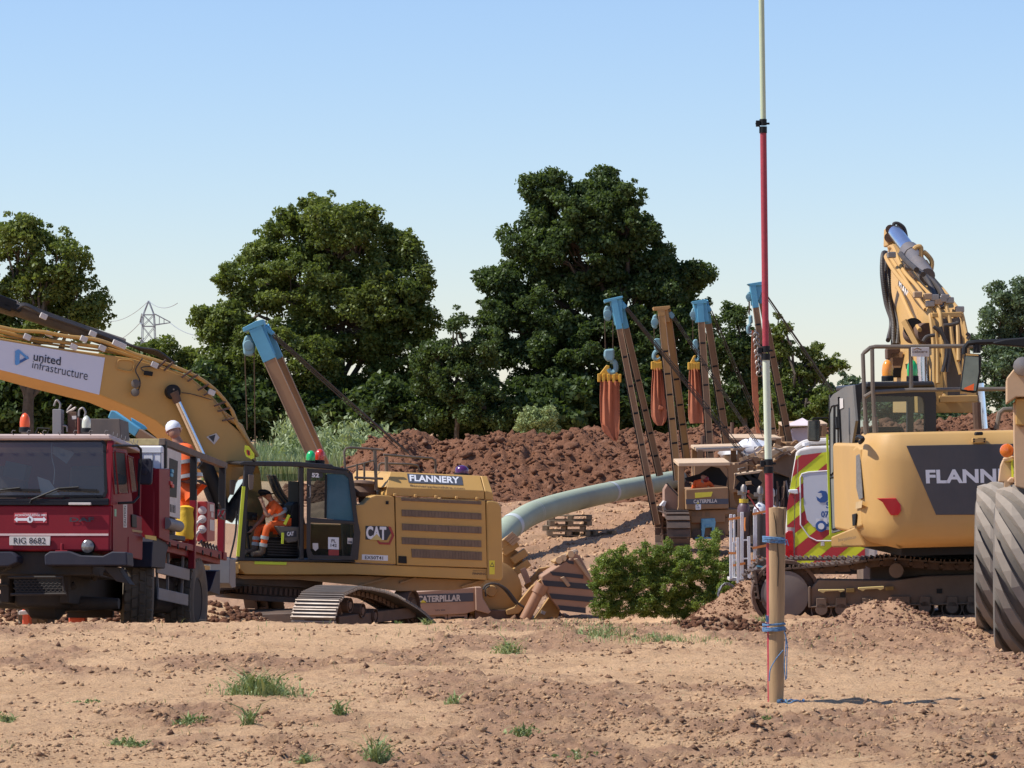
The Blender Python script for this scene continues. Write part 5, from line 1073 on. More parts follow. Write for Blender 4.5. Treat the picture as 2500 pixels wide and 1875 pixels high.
# flatbed
bx = XR + .05
bedz = fx((1240, 930), bx).z; by0, by1 = fx((1160, 900), bx).y, fx((1672, 1040), bx).y
m = MB(); m.bb((-bx, by0, bedz - .12), (bx - .04, by1, bedz - .0)); m.build('flatbed', MAR, TR, bevel=.01)
xslab([(1218, 905), (1672, 1010), (1672, 1070), (1218, 945)], bx - .03, bx + .03, 'side_rail', MAR)
for k in range(7):
    c = fx((1270 + k * 62, 950 + k * 15), bx + .03); m = MB(); m.lathe(c, (1, 0, 0), [(0, .035), (.012, .035), (.014, .02)], 12); m.build('lashing_ring', CHAS, TR)
m = MB(); m.bb((-bx + .2, by0 - .05, bedz - .2), (bx, by0 + .03, fx((1200, 385), bx).z)); m.build('headboard', MAR, TR, bevel=.02)
xslab([(1150, 380), (1232, 382), (1228, 935), (1150, 900)], bx - .02, bx + .06, 'headboard_post', MAR, .01)
for a, b, w_, m_, nm in (((1222, 175), (1222, 378), .10, BLACK, 'rail_post'), ((1452, 285), (1450, 620), .09, BLACK, 'rail_post'), ((1450, 620), (1438, 1130), .09, MAR, 'stake'), ((1668, 360), (1665, 690), .09, BLACK, 'rail_post'), ((1662, 690), (1656, 1060), .10, MAR, 'stake')):
    m = MB(); m.beam(fx(a, bx), fx(b, bx), w_, w_, up=(0, 1, 0)); m.build(nm, m_, TR, bevel=.008)
m = MB(); m.beam(fx((1215, 178), bx), fx((1684, 360), bx), .09, .09); m.build('top_rail', mat('rail_brown', (.06, .045, .04), .7, dust=.3, scale=4), TR, bevel=.008)
xslab([(930, 156), (1210, 158), (1236, 200), (930, 205)], .5, .55, 'timber_beam', mat('weathered_timber', (.36, .26, .10), .8, scale=6, mott=.3)) if False else blk(A2, ((925, 156), (1236, 156), (1236, 205), (925, 205)), by0 + 1.3, by0 + 1.4, 'timber_beam', mat('weathered_timber', (.36, .27, .12), .8, scale=6, mott=.3))
# generator
gy = by0 + .25; gx1 = F.y(A2(1228, 300), gy).x; gt = F.y(A2(1100, 208), gy).z; gend = F.x(A2(1356, 500), gx1).y
GN = empty('generator_tmp', T, 'white enclosed generator with an open side panel standing on the truck bed', 'generator'); GN.name = 'generator'
m = MB(); m.bb((gx1 - 1.1, gy, bedz + .35), (gx1 - .02, gend, gt)); m.build('canopy', WHT, GN, bevel=.03, seg=3)
m = MB(); m.bb((gx1 - 1.1, gy + .03, bedz), (gx1 - .06, gend - .03, bedz + .35)); m.build('skid', CHAS, GN)
gxs = lambda pts, x0, x1, nm, m_, bev=.006: MB().slab([F.x(A2(*p), x0) for p in pts], (x1 - x0, 0, 0)).build(nm, m_, GN, bevel=bev)
gxs([(1232, 222), (1350, 265), (1340, 760), (1228, 728)], gx1 - .02, gx1, 'side_panel', WHTD)
gxs([(1270, 300), (1332, 325), (1322, 600), (1264, 590)], gx1 + .001, gx1 + .006, 'panel_opening', BLACK)
for (x, y) in ((1290, 400), (1285, 430), (1280, 490), (1292, 510)):
    m = MB(); m.box(F.x(A2(x, y), gx1 + .02), (.03, .12, .05)); m.build('breaker', BLUE if y < 450 else mat('breaker_red', (.5, .05, .04), .5), GN, bevel=.008)
m = MB()
for r in range(3):
    for c_ in range(5): m.box(F.x(A2(1268 + c_ * 11, 656 + r * 18 + c_ * 3), gx1 + .003), (.004, .04, .04))
m.build('vent_holes', BLACK, GN)
for x in (1063, 1147, 1205):
    m = MB(); m.beam(F.y(A2(x, 262), gy - .004), F.y(A2(x, 380), gy - .004), .008, .008); m.build('panel_seam', GREY, GN)
m = MB(); m.beam(F.y(A2(1040, 262), gy - .004), F.y(A2(1222, 262), gy - .004), .008, .008); m.build('panel_seam', GREY, GN)
m = MB(); m.cyl(F.x(A2(1240, 790), gx1 + .02), F.x(A2(1340, 815), gx1 + .02), .08, n=14); m.build('fuel_filter', GREY, GN, smooth=30)
# yellow bag
m = MB(); c0, c1 = F.x(A2(1386, 915), bx - .1), F.x(A2(1395, 660), bx - .1)
m.tube([c0, c0.lerp(c1, .1), c0.lerp(c1, .3), c0.lerp(c1, .55), c0.lerp(c1, .8), c0.lerp(c1, .93), c1], [.12, .135, .125, .13, .115, .13, .06], 14)
tagm = m.build('gas_bag', mat('yellow_fabric', (.65, .42, .02), .7, bump=.03, scale=4, bscale=9), None, smooth=True); tagm.matrix_world = T.M; tag(tagm, 'yellow fabric sack hanging from the side of the truck bed', 'sack')
# red socket box
RB = empty('socket_box_tmp', T, 'red electrical socket box with three round plugs mounted on the truck side', 'socket box'); RB.name = 'socket_box'
RD = mat('box_red', (.30, .012, .018), .4, dust=.1, scale=3)
ybx = F.x(A2(1554, 780), bx + .07).y
pz0, pz1 = F.x(A2(1500, 905), bx - .1), F.x(A2(1500, 628), bx - .1)
MB().slab([F.x(A2(*p), bx + .07) for p in ((1556, 626), (1612, 640), (1612, 925), (1552, 930))], (-.15, 0, 0)).build('cabinet', RD, RB, bevel=.015)
for (x, y) in ((1514, 696), (1512, 762), (1512, 838)):
    c = F.y(A2(x + 8, y), ybx); m = MB(); m.lathe(c, (0, -1, 0), [(0, .055), (.05, .06), (.06, .04)], 16); o = m.build('socket', WHTD, RB, smooth=30)
for y in (762, 838):
    m = MB(); m.tube(curve([F.y(A2(1515, y), ybx - .06), F.y(A2(1485, y + 20), ybx - .12), F.y(A2(1465, y + 60), ybx - .1)]), .02, 8); m.build('plug_lead', WHTD, RB, smooth=True)
for q_ in (((1574, 648), (1606, 652), (1606, 705), (1574, 700)), ((1584, 708), (1602, 710), (1602, 748), (1584, 745)), ((1574, 762), (1608, 768), (1608, 850), (1574, 842))):
    MB().face([F.x(A2(*p), bx + .074) for p in q_]).build('notice', WHTD, RB)
m = MB(); m.tube(curve([F.x(A2(*p), bx + .06) for p in ((1640, 640), (1655, 690), (1640, 740), (1680, 760), (1650, 700), (1690, 690), (1660, 755))]), .012, 6); m.build('coiled_cable', RUB, TR, smooth=True)
for k in range(6):
    m = MB(); c = F.x(A2(1490 + k * 22, 945 + k * 8), bx - .02); m.tube([c, c + Vector((.03, .05, .05)), c + Vector((.04, .12, -.03)), c + Vector((0, .18, .02))], .015, 6); m.build('cable_end', RUB, TR, smooth=True)
# mudguard, side guards, wheels
xslab([(908, 1020), (915, 930), (945, 875), (985, 863), (1060, 872), (1168, 888), (1170, 925), (1075, 912), (1045, 945), (1020, 1020), (1010, 1130), (905, 1120)], XR - .35, XR + .07, 'mudguard', NAVY, .015)
xslab([(1085, 878), (1168, 888), (1170, 920), (1088, 905)], XR + .072, XR + .08, 'reflector_strip', mat('amber_strip', (.6, .4, .05), .5), 0)
for p, q_ in (((1172, 1118), (1415, 1178)), ((1182, 1318), (1405, 1368))):
    m = MB(); m.beam(fx(p, XR), fx(q_, XR), .03, .16); m.build('side_guard', GREY, TR, bevel=.008)
for p, q_ in (((1262, 990), (1255, 1300)), ((1374, 1000), (1362, 1330)), ((1165, 950), (1185, 1350))):
    m = MB(); m.beam(fx(p, XR - .05), fx(q_, XR - .05), .03, .03, up=(0, 1, 0)); m.build('guard_strut', GREY, TR)
m = MB(); y0 = fx((1190, 1200), XR - .2).y; m.bb((.3, y0, zlow - .62), (XR - .22, y0 + 1.3, zlow - .15)); m.build('fuel_tank', CHAS, TR, bevel=.08, seg=3)
def twheel(c, ax, nm='wheel', w_=.40, m_=TYR):
    e = bpy.data.objects.new(nm, None); COL.objects.link(e); e.parent = TR; tyre(e, c, ax, .61, w_, 26, m_, blocks=True, depth=.022, rimr=.52, hub=CHAS); return e
wz = F.x(A2(1500, 1370), XR).z
fyy = fx((1085, 1250), XR - .2).y
twheel((F.y(A2(1030, 1250), fyy).x, fyy, wz + .06), (.965, .26, 0)); 
ryy = fx((1500, 1350), XR + .03).y
twheel((XR - .17, ryy, wz), (1, 0, 0)); twheel((F.y(A2(275, 1480), ryy).x, ryy, wz), (1, .12, 0))
m = MB(); m.lathe((0, ryy, wz), (1, 0, 0), [(-.8, .08), (-.2, .1), (0, .2), (.2, .1), (.85, .08)], 16); m.build('rear_axle', CHAS, TR, smooth=30)
xslab([(1420, 1150), (1450, 1140), (1448, 1330), (1370, 1300)], XR - .4, XR, 'mud_flap', NAVY)
xslab([(1575, 1055), (1620, 1060), (1620, 1270), (1590, 1275), (1572, 1240)], XR - .3, XR, 'rear_flap', GREY)
m = MB(); m.beam(F.y(A2(510, 1455), 3.6), F.y(A2(840, 1455), 3.6), .1, .16); m.build('tow_beam', CHAS, TR)
# worker on the bed, back to camera
wy = by0 + 2.5; wx = F.y(A2(1371, 300), wy).x
J = {'pelvis': F.y(A2(1411, 505), wy), 'chest': F.y(A2(1371, 270), wy), 'neck': F.y(A2(1318, 150), wy), 'head': F.y(A2(1305, 102), wy + .02),
     'shL': F.y(A2(1288, 205), wy), 'elL': F.y(A2(1294, 340), wy + .15), 'haL': F.y(A2(1316, 420), wy + .3), 'shR': F.y(A2(1426, 235), wy), 'elR': F.y(A2(1451, 380), wy - .02), 'haR': F.y(A2(1426, 440), wy + .3),
     'hipL': F.y(A2(1376, 520), wy), 'knL': F.y(A2(1391, 720), wy + .05), 'ftL': F.y(A2(1391, 920), wy), 'hipR': F.y(A2(1426, 520), wy), 'knR': F.y(A2(1426, 720), wy), 'ftR': F.y(A2(1426, 925), wy), 'toe': (0, 1, 0)}
J = {k: tuple(v) for k, v in J.items()}; J['bulk'] = 1.25
wk = person('person', 'worker in orange overalls and white helmet standing on the truck bed, back turned', T, J, 1.12, ORG, ORG, 'helmet', WHT, face=(-.1, 1, -.1)); wk.matrix_world = T.M
# orange markers behind the truck
def marker(nm, label, pts, Y, col, band=None):
    fr = Frame(P(*A2(pts[0][0], pts[2][1]), Y)); r = empty(nm, fr, label, 'barrier post', 'orange plastic markers on the soil')
    MB().slab([fr.y(A2(*p), 0) for p in pts], (0, .25, 0)).build('post', col, r, bevel=.02)
    if band: MB().slab([fr.y(A2(*p), -.01) for p in band], (0, .27, 0)).build('white_band', WHTD, r, bevel=.01)
ORP = mat('orange_plastic', (.75, .10, .03), .5, dust=.15, scale=4)
marker('barrier_post', 'tall orange plastic post left of the inner truck wheel', ((170, 1360), (215, 1360), (222, 1600), (165, 1600)), 47.5, ORP, ((140, 1450), (216, 1440), (216, 1475), (140, 1480)))
marker('barrier_post', 'short wide orange barrier under the middle of the truck', ((512, 1495), (638, 1495), (645, 1605), (520, 1605)), 47.0, ORP)
# ---------------------------------------------------------------- pipeline on pallets
PIPE = mat('pipe_green', (.36, .41, .29), .65, spec=.3, dust=.08, scale=1.2, mott=.08)
Rp = .31
def PC(px, pyt, pyb, Y): a = P(px, (pyt + pyb) / 2, Y); return a
pz = [A6(0, 1200), A6(110, 1040), A6(215, 925), A6(310, 848), A6(460, 765), A6(700, 692), A6(1000, 622), A6(1300, 564), A6(1520, 522), A6(1800, 470), A6(2300, 400)]
pY = [82, 84, 86, 88, 91.5, 96, 102.5, 110, 116, 124, 142]
cl_ = curve([P(p[0], p[1], y) for p, y in zip(pz, pY)], 6)
pr_ = empty('pipeline', Vector(cl_[0]), 'long pale green steel pipe curving across the soil towards the right-hand side booms', 'pipe')
rel = [c - pr_.location for c in cl_]
m = MB(); m.tube(rel, Rp, 40); m.build('pipe_wall', PIPE, pr_, smooth=True)
for i in (6 * 2 + 3, 6 * 6):
    d = (rel[i + 1] - rel[i]).normalized(); m = MB(); m.tube([rel[i], rel[i] + d * .45], Rp + .006, 40, False); m.build('weld_band', mat('joint_coat', (.52, .55, .52), .6), pr_, smooth=True)
for i, s_ in ((6 * 4 - 1, .02), (6 * 6 + 5, .02), (6 * 7 + 3, .02)):
    d = (rel[i + 1] - rel[i]).normalized()
    for k in (0, .25): m = MB(); m.tube([rel[i] + d * k, rel[i] + d * (k + .04)], Rp + .005, 40, False); m.build('chalk_ring', mat('chalk', (.6, .62, .58), .8), pr_, smooth=True)
# pallet stack
PW = mat('pallet_wood', (.22, .16, .10), .85, scale=5, mott=.35)
Yq = 97.2; bz = gz(P(1378, 1290, Yq).x, Yq) + .02
def pallet(x, y, z, yaw, label):
    fr = Frame(Vector((x, y, z)), yaw); r = empty('pallet', fr, label, 'pallet', 'pallets stacked under the pipe')
    a = None
    for k in range(5):
        M = Matrix.Translation((0, -.4 + k * .2, .13))
        if a is None: s = MB(); s.box((0, 0, 0), (1.2, .12, .022)); a = s.build('board', PW, r); a.matrix_basis = M
        else: inst(a, r, M)
    for k in range(3): inst(a, r, Matrix.Translation((0, -.42 + k * .42, .011)))
    b = None
    for i in range(3):
        for j in range(3):
            M = Matrix.Translation((-.53 + i * .53, -.42 + j * .42, .07))
            if b is None: s = MB(); s.box((0, 0, 0), (.14, .12, .09)); b = s.build('block', PW, r); b.matrix_basis = M
            else: inst(b, r, M)
px0 = P(A6(690, 860)[0], 1280, Yq).x; wd_ = ['bottom', 'second', 'third', 'topmost']
for k in range(4): pallet(px0 + (.03, -.08, .06, .1)[k], Yq + (.0, .05, -.05, .2)[k], bz + k * .145, (2, -4, 5, -3)[k], '%s pallet of the stack under the green pipe' % wd_[k])
pallet(px0 + .75, Yq + .5, bz, 8, 'pallet lying just right of the stack under the green pipe')
for k, (dx, s_) in enumerate(((-.1, .5), (.05, .35))):
    pass
# ---------------------------------------------------------------- pipelayers (side booms)
BROWN = mat('boom_brown', (.235, .125, .055), .6, dust=.25, scale=1.5)
OCHR = mat('boom_ochre', (.42, .22, .06), .6, dust=.25, scale=1.5)
LGREY = mat('block_blue', (.13, .30, .36), .5, dust=.2, scale=4)
SLG = mat('sling_red', (.40, .11, .045), .85, dust=.15, scale=3, bump=.01, bscale=5)
CABLE = mat('steel_cable', (.06, .05, .04), .6)
HOOKY = mat('spreader_yellow', (.62, .33, .02), .5, dust=.1, scale=5)
def sideboom(label, Yb, legs, cap, block, cables, group, cr, blue=True, boomc=BROWN, hookb=None, sling=None, bands=(), dy=0, capm=None, legw=.26, tapes=True, cabY=None, sx=None):
    """a boom as a thing of its own frame: legs = [(top, foot)] in crop pixels; all at distance Yb"""
    fr = Frame(P(*cr(*legs[0][1]), Yb)); r = empty('pipelayer_boom', fr, label, 'boom', group); g = lambda p, d_=0: fr.y(cr(*p), d_)
    for i, (tp, ft, frac) in enumerate(legs):
        a, b = g(tp, dy + i * .25), g(ft, i * .9); mid = a.lerp(b, frac)
        e = r
        m = MB(); m.beam(mid, b, legw, .22, up=(0, 1, 0)); o = m.build('boom_leg', boomc, r, bevel=.01)
        ed = (b - mid).normalized().cross(Vector((0, 1, 0))).normalized()
        for sg in (-1, 1):
            m = MB(); m.beam(mid + ed * sg * legw * .47 + Vector((0, -.12, 0)), b + ed * sg * legw * .47 + Vector((0, -.12, 0)), .02, .03, up=(0, 1, 0)); m.build('flange_edge', TAN, o)
        m = MB(); m.beam(a, mid, legw * 1.06, .23, up=(0, 1, 0)); m.build('boom_tip', (capm or BLUE), r, bevel=.01)
        if tapes:
            for q_ in ([.25, .38, .5, .64, .78, .9] if i == 0 else [.45, .62, .75, .88]):
                p = a.lerp(b, q_); d = (b - a).normalized(); m = MB(); m.beam(p, p + d * .05, legw * 1.08, .25, up=(0, 1, 0)); m.build('cable_tie', BLACK, r)
            m = MB(); q0, q1 = a.lerp(b, .3), a.lerp(b, 1); of = ed * legw * .5; m.beam(q0 - of, q1 - of, .07, .12, up=(0, 1, 0)); m.build('hose_sleeve', BLACK, r)
    # head
    m = MB(); m.slab([g(p, dy - .05) for p in cap[0]], (0, .5, 0)); hd_ = m.build('boom_head', capm or BLUE, r, bevel=.02)
    m = MB(); m.slab([g(p, dy - .12) for p in cap[1]], (0, .62, 0)); m.build('head_plate', capm or BLUE, r, bevel=.01)
    m = MB(); m.slab([g(p, dy + .02) for p in cap[2]], (0, .3, 0)); m.build('upper_sheave_block', LGREY if capm else BLUE, r, bevel=.03)
    # hanging upper block
    for nm, pts in (('sheave_block', block),):
        m = MB(); m.slab([g(p, dy - .02) for p in pts], (0, .28, 0)); o = m.build(nm, LGREY, r, bevel=.05, seg=3)
        cx = sum(p[0] for p in pts) / len(pts); cy = sum(p[1] for p in pts) / len(pts); w_ = max(p[0] for p in pts) - min(p[0] for p in pts)
        m = MB(); c = g((cx, cy), dy - .03); m.lathe(c, (0, -1, 0), [(0, .11), (.015, .10), (.02, .03)], 16); m.build('sheave_boss', LGREY, o, smooth=30)
    for (p, q_) in cables:
        m = MB(); m.tube([g(p, dy), g(q_, cabY if cabY is not None else dy)], .012, 6); m.build('hoist_rope', CABLE, r)
    if hookb:
        m = MB(); m.slab([g(p, dy - .02) for p in hookb['block']], (0, .3, 0)); m.build('hook_block', LGREY, r, bevel=.06, seg=3)
        m = MB(); m.tube(curve([g(p, dy + .1) for p in hookb['hook']], 5), hookb.get('r', .055), 8); m.build('hook', LGREY, r, smooth=True)
    return r, fr
def sling(label, fr_, cr, d_, spread, teeth, bag, group='red slings hanging from the booms', fold=None):
    r = empty('lifting_sling', fr_, label, 'lifting sling', group); g = lambda p, k=0: fr_.y(cr(*p), d_ + k)
    m = MB(); m.slab([g(p) for p in spread], (0, .16, 0)); m.build('spreader', HOOKY, r, bevel=.02)
    a = None
    for x in teeth:
        c = g((x[0], x[1])); m = MB(); m.box(c + Vector((0, .08, 0)), (.075, .3, .22)); m.build('shackle_lug', HOOKY, r, bevel=.015)
    n = len(bag); A = [g(p[0], -.07) for p in bag]; B = [g(p[1], -.07) for p in bag]; rows = []
    for i in range(n):
        row = []; K = 14
        for k in range(K + 1):
            t = k / K; w_ = (1 - i / (n - 1)); row.append(A[i].lerp(B[i], t) + Vector((0, .05 * math.sin(t * 22) * w_ + .03 * math.sin(t * 9 + i * .5), 0)))
        rows.append(row)
    back = [[p + Vector((0, .3 * (1 - abs(2 * k / 14 - 1) * .3), 0)) for k, p in enumerate(row)] for row in rows]
    loop = [rows[i] + back[i][::-1] for i in range(n)]
    MB().rings(loop, cap=True).build('webbing', SLG, r, smooth=True)
    if fold:
        MB().slab([g(p, -.12) for p in fold], (0, .05, 0)).build('fold', SLG, r, bevel=.02)
    return r
LB = 'side booms of the pipelayers'
# boom on the left, behind the excavator
b0, f0 = sideboom('tall brown side boom with a blue top rising behind the left excavator cab', 72, [((330, 240), (930, 1560), .235), ((400, 230), (985, 1560), .23)],
    [((258, 240), (405, 165), (430, 250), (520, 495), (402, 525)), ((205, 240), (330, 175), (402, 155), (415, 205), (262, 262), (212, 278)), ((402, 215), (430, 215), (515, 285), (490, 318), (408, 262))],
    ((205, 390), (225, 325), (262, 295), (300, 340), (325, 400), (310, 500), (260, 515), (215, 500)),
    [((228, 510), (250, 1220)), ((318, 480), (328, 1420)), ((490, 310), (1790, 1440)), ((505, 305), (1810, 1440)), ((520, 300), (1840, 1480)), ((500, 330), (1700, 1400))], LB, A5, boomc=mat('boom_tan', (.30, .165, .075), .6, dust=.2, scale=1.2), tapes=False, legw=.27, cabY=3)
# remaining group of four
b1, f1 = sideboom('leftmost side boom of the right group, blue top, leaning left over the pipe', 90, [((195, 240), (545, 2060), .13), ((240, 240), (570, 1660), .16)],
    [((160, 232), (255, 218), (272, 430), (205, 445)), ((113, 240), (160, 228), (265, 206), (270, 222), (170, 250), (122, 262)), ((245, 260), (270, 250), (305, 290), (285, 325), (258, 310))],
    ((112, 330), (125, 285), (165, 285), (180, 360), (170, 405), (140, 415), (115, 390)),
    [((120, 410), (125, 640)), ((186, 400), (186, 635)), ((285, 310), (1260, 1540)), ((295, 300), (1280, 1530)), ((305, 300), (1300, 1520)), ((298, 315), (1240, 1500))], LB, A7, legw=.15,
    hookb={'block': ((118, 640), (200, 632), (200, 700), (190, 740), (140, 740), (112, 700)), 'hook': ((165, 735), (200, 745), (212, 790), (195, 825), (165, 825), (148, 800)), 'r': .07}, cabY=3)
sling('widest red sling, hanging from the leftmost boom of the right group, twisted at its tip', f1, A7, .05, ((70, 850), (135, 765), (160, 775), (160, 810), (215, 820), (252, 855), (250, 888), (66, 888)), [(75, 870), (112, 872), (152, 874), (195, 876), (244, 874)],
    [((85, 895), (242, 895)), ((85, 960), (240, 960)), ((82, 1030), (242, 1030)), ((85, 1120), (242, 1130)), ((88, 1220), (240, 1220)), ((100, 1290), (238, 1300)), ((150, 1340), (230, 1360)), ((205, 1375), (215, 1390))], fold=((95, 1240), (150, 1270), (205, 1385), (190, 1380), (110, 1310)))
b2, f2 = sideboom('ochre-topped side boom, second from left in the right group', 96, [((575, 300), (715, 1700), .05), ((625, 320), (790, 1540), .05)],
    [((548, 300), (630, 292), (650, 420), (575, 425)), ((512, 298), (650, 286), (652, 305), (628, 320), (520, 322)), ((632, 345), (660, 330), (690, 365), (672, 400), (645, 380))],
    ((503, 410), (515, 360), (545, 355), (555, 420), (548, 470), (520, 475), (505, 450)),
    [((520, 470), (522, 555)), ((670, 390), (1380, 1460)), ((680, 385), (1400, 1470)), ((690, 380), (1420, 1480))], LB, A7, boomc=OCHR, capm=OCHR, legw=.19,
    hookb={'block': ((520, 560), (535, 550), (570, 552), (580, 600), (575, 650), (525, 640)), 'hook': ((550, 650), (525, 670), (520, 710), (545, 720), (570, 705)), 'r': .06}, cabY=3)
sling('red sling with a pale rounded loop, hanging from the ochre-topped boom', f2, A7, .05, ((500, 775), (515, 735), (545, 728), (538, 690), (552, 680), (568, 700), (580, 770), (590, 790), (500, 795)), [(508, 770), (525, 778), (545, 780), (562, 778), (580, 770)],
    [((510, 795), (582, 790)), ((508, 860), (590, 860)), ((502, 930), (600, 930)), ((500, 1020), (605, 1020)), ((498, 1100), (625, 1100)), ((500, 1180), (630, 1170)), ((520, 1230), (615, 1225)), ((550, 1258), (590, 1258))], fold=((560, 1090), (600, 1110), (590, 1130), (555, 1130)))
b3, f3 = sideboom('blue-topped side boom, third from left in the right group', 102, [((890, 245), (985, 1600), .13), ((930, 245), (1110, 1400), .16)],
    [((835, 250), (945, 240), (968, 415), (862, 425)), ((826, 252), (945, 232), (950, 265), (840, 275)), ((940, 290), (965, 275), (990, 320), (975, 345), (950, 330))],
    ((820, 340), (835, 300), (858, 310), (860, 400), (840, 410), (822, 390)),
    [((833, 408), (835, 560)), ((975, 330), (1440, 1440)), ((985, 325), (1460, 1440)), ((990, 330), (1480, 1440))], LB, A7, legw=.19,
    hookb={'block': ((835, 575), (850, 555), (875, 560), (885, 610), (875, 650), (840, 640)), 'hook': ((860, 645), (885, 660), (885, 710), (865, 730), (845, 715)), 'r': .055}, cabY=3)
sling('flat red sling hanging from the third boom of the right group', f3, A7, .05, ((798, 775), (810, 752), (842, 690), (860, 688), (850, 740), (890, 755), (888, 795), (798, 795)), [(805, 775), (825, 778), (845, 780), (865, 778), (882, 775)],
    [((808, 800), (886, 795)), ((805, 870), (900, 870)), ((803, 960), (912, 960)), ((802, 1050), (925, 1050)), ((800, 1140), (938, 1140)), ((802, 1200), (942, 1200)), ((815, 1240), (938, 1238))])
A8 = crop(1740, 640, 3.605)
b4, f4 = sideboom('rearmost side boom with a blue top, behind the ranging pole', 106, [((350, 190), (545, 1600), .15), ((400, 190), (680, 1600), .12)],
    [((330, 190), (430, 180), (432, 260), (388, 370), (345, 380)), ((308, 190), (430, 170), (450, 185), (445, 205), (330, 205)), ((436, 230), (460, 225), (480, 290), (460, 300))],
    ((303, 280), (320, 255), (335, 270), (338, 340), (320, 350), (305, 340)),
    [((318, 350), (318, 460)), ((325, 350), (326, 470)), ((470, 290), (1050, 1140)), ((480, 292), (1060, 1130)), ((465, 300), (1040, 1150)), ((478, 300), (1070, 1150))], LB, A8, legw=.18,
    hookb={'block': ((318, 470), (350, 462), (356, 540), (325, 545)), 'hook': ((335, 545), (310, 580), (320, 625), (350, 615)), 'r': .06}, cabY=3)
m = MB(); rows = [[f4.y(A8(*p), -.05) for p in row] for row in (((346, 600), (362, 600)), ((345, 700), (372, 700)), ((340, 850), (390, 850)), ((342, 1000), (395, 1000)), ((350, 1150), (400, 1150)), ((356, 1250), (408, 1250)), ((370, 1370), (405, 1370)), ((385, 1500), (420, 1510)))]
ts = MB().rings([[a, b, b + Vector((0, .15, 0)), a + Vector((0, .15, 0))] for a, b in rows]).build('lifting_sling', SLG, None, smooth=True); ts.matrix_world = f4.M; tag(ts, 'long thin red sling behind the ranging pole', 'lifting sling', 'red slings hanging from the booms')
m = MB()
for k in range(16):
    c = f4.y(A8(378 + k * 2.2, 620 + k * 24), -.25); m.lathe(c, (math.cos(k * 1.57), math.sin(k * 1.57), .2), [(-.02, .08), (0, .11), (.02, .08)], 10, False)
o = m.build('hoist_chain', STEEL, b4)
# blue boom lying low behind the truck
fr = Frame(P(*A1(1160, 1280), 56)); r = empty('pipelayer_boom', fr, 'blue boom tip with tan leg sloping down under the long excavator boom', 'boom', LB)
MB().slab([fr.y(A1(*p), 0) for p in ((1070, 1192), (1100, 1200), (1345, 1370), (1300, 1445), (1040, 1262))], (0, .4, 0)).build('boom_tip', BLUE, r, bevel=.015)
MB().slab([fr.y(A1(*p), .4) for p in ((1260, 1262), (1390, 1340), (1415, 1370), (1370, 1390), (1270, 1300))], (0, .15, 0)).build('boom_tip', BLUE, r, bevel=.01)
MB().slab([fr.y(A1(*p), 0) for p in ((1345, 1370), (1500, 1470), (1600, 1560), (1480, 1560), (1300, 1445))], (0, .4, 0)).build('boom_leg', BROWN, r, bevel=.015)
# ---------------------------------------------------------------- pipelayer tractors
TG = 'pipelayer tractors beside the pipe'
DUSTY = mat('dusty_yellow', (.27, .145, .055), .7, dust=.4, dcol=(.30, .19, .13), scale=2)
ROOF = mat('dusty_roof', (.52, .36, .22), .8, dust=.4, dcol=(.6, .45, .32), scale=3)
def canopy(r, fr, cr, A_, y0, dep, post_h, pw=.14, names=('canopy_roof', 'canopy_post')):
    """A_: front edge left, right in crop px; top-surface slope seen because the eye is above it"""
    a, b = fr.y(cr(*A_[0]), y0), fr.y(cr(*A_[1]), y0); D_ = Vector((0, dep, 0)); t = Vector((0, 0, .10))
    MB().loft([a, b, b + D_, a + D_], [a + t, b + t, b + D_ + t, a + D_ + t]).build('canopy_roof', ROOF, r, bevel=.012)
    for p in (a + Vector((.09, .07, 0)), b + Vector((-.09, .07, 0)), a + D_ + Vector((.09, -.07, 0)), b + D_ + Vector((-.09, -.07, 0))):
        m = MB(); m.beam(p, p - Vector((0, 0, post_h)), pw, pw, up=(0, 1, 0)); m.build('canopy_post', DUSTY, r, bevel=.01)
K1 = Frame(P(*B6(560, 1420), 88), yaw=2)
R1 = empty('pipelayer', K1, 'nearest pipelayer tractor of the right group, open canopy, seen from behind', 'pipelayer', TG)
g = lambda p, d_=0: K1.y(B6(*p), d_)
sb = lambda pts, y0, y1, nm, m_, bev=.012, par=None: MB().slab([g(p, y0) for p in pts], (0, y1 - y0, 0)).build(nm, m_, par or R1, bevel=bev)
a, b = g((470, 455), 0), g((1085, 445), 0); D_ = Vector((0, 1.6, .10)); t = Vector((0, 0, .1))
# the canopy roof tips slightly towards the camera
e1, e2 = Vector(a), Vector(b); MB().loft([e1 - t * .6, e2 - t * .6, e2 + D_ - t * .6, e1 + D_ - t * .6], [e1 + t * .3, e2 + t * .3, e2 + D_ + t * .3, e1 + D_ + t * .3]).build('canopy_roof', ROOF, R1, bevel=.012)
sb([(470, 450), (540, 450), (545, 1000), (455, 1010), (470, 960)], .02, .2, 'canopy_post', DUSTY)
sb([(1060, 450), (1085, 448), (1110, 500), (1130, 880), (1180, 960), (1080, 975), (1068, 600)], .02, .2, 'canopy_post', DUSTY)
for x in (500, 1080): m = MB(); m.beam(g((x, 480), 1.45), g((x, 900), 1.45), .12, .12, up=(0, 1, 0)); m.build('canopy_post', DUSTY, R1)
sb([(535, 450), (600, 455), (545, 540)], .03, .15, 'gusset', DUSTY); sb([(1000, 450), (1068, 450), (1066, 520)], .03, .15, 'gusset', DUSTY)
sb([(555, 755), (860, 735), (1065, 725), (1070, 985), (560, 1000)], -.25, .35, 'fuel_tank', DUSTY, .03)
sb([(558, 872), (1066, 866), (1066, 930), (560, 932)], -.258, -.25, 'name_plate', mat('plate_slate', (.06, .065, .085), .6), 0)
text_on('CATERPILLA', *[g(p, -.264) for p in ((650, 922), (932, 912), (932, 868), (650, 878))], WHTD, R1, .03)
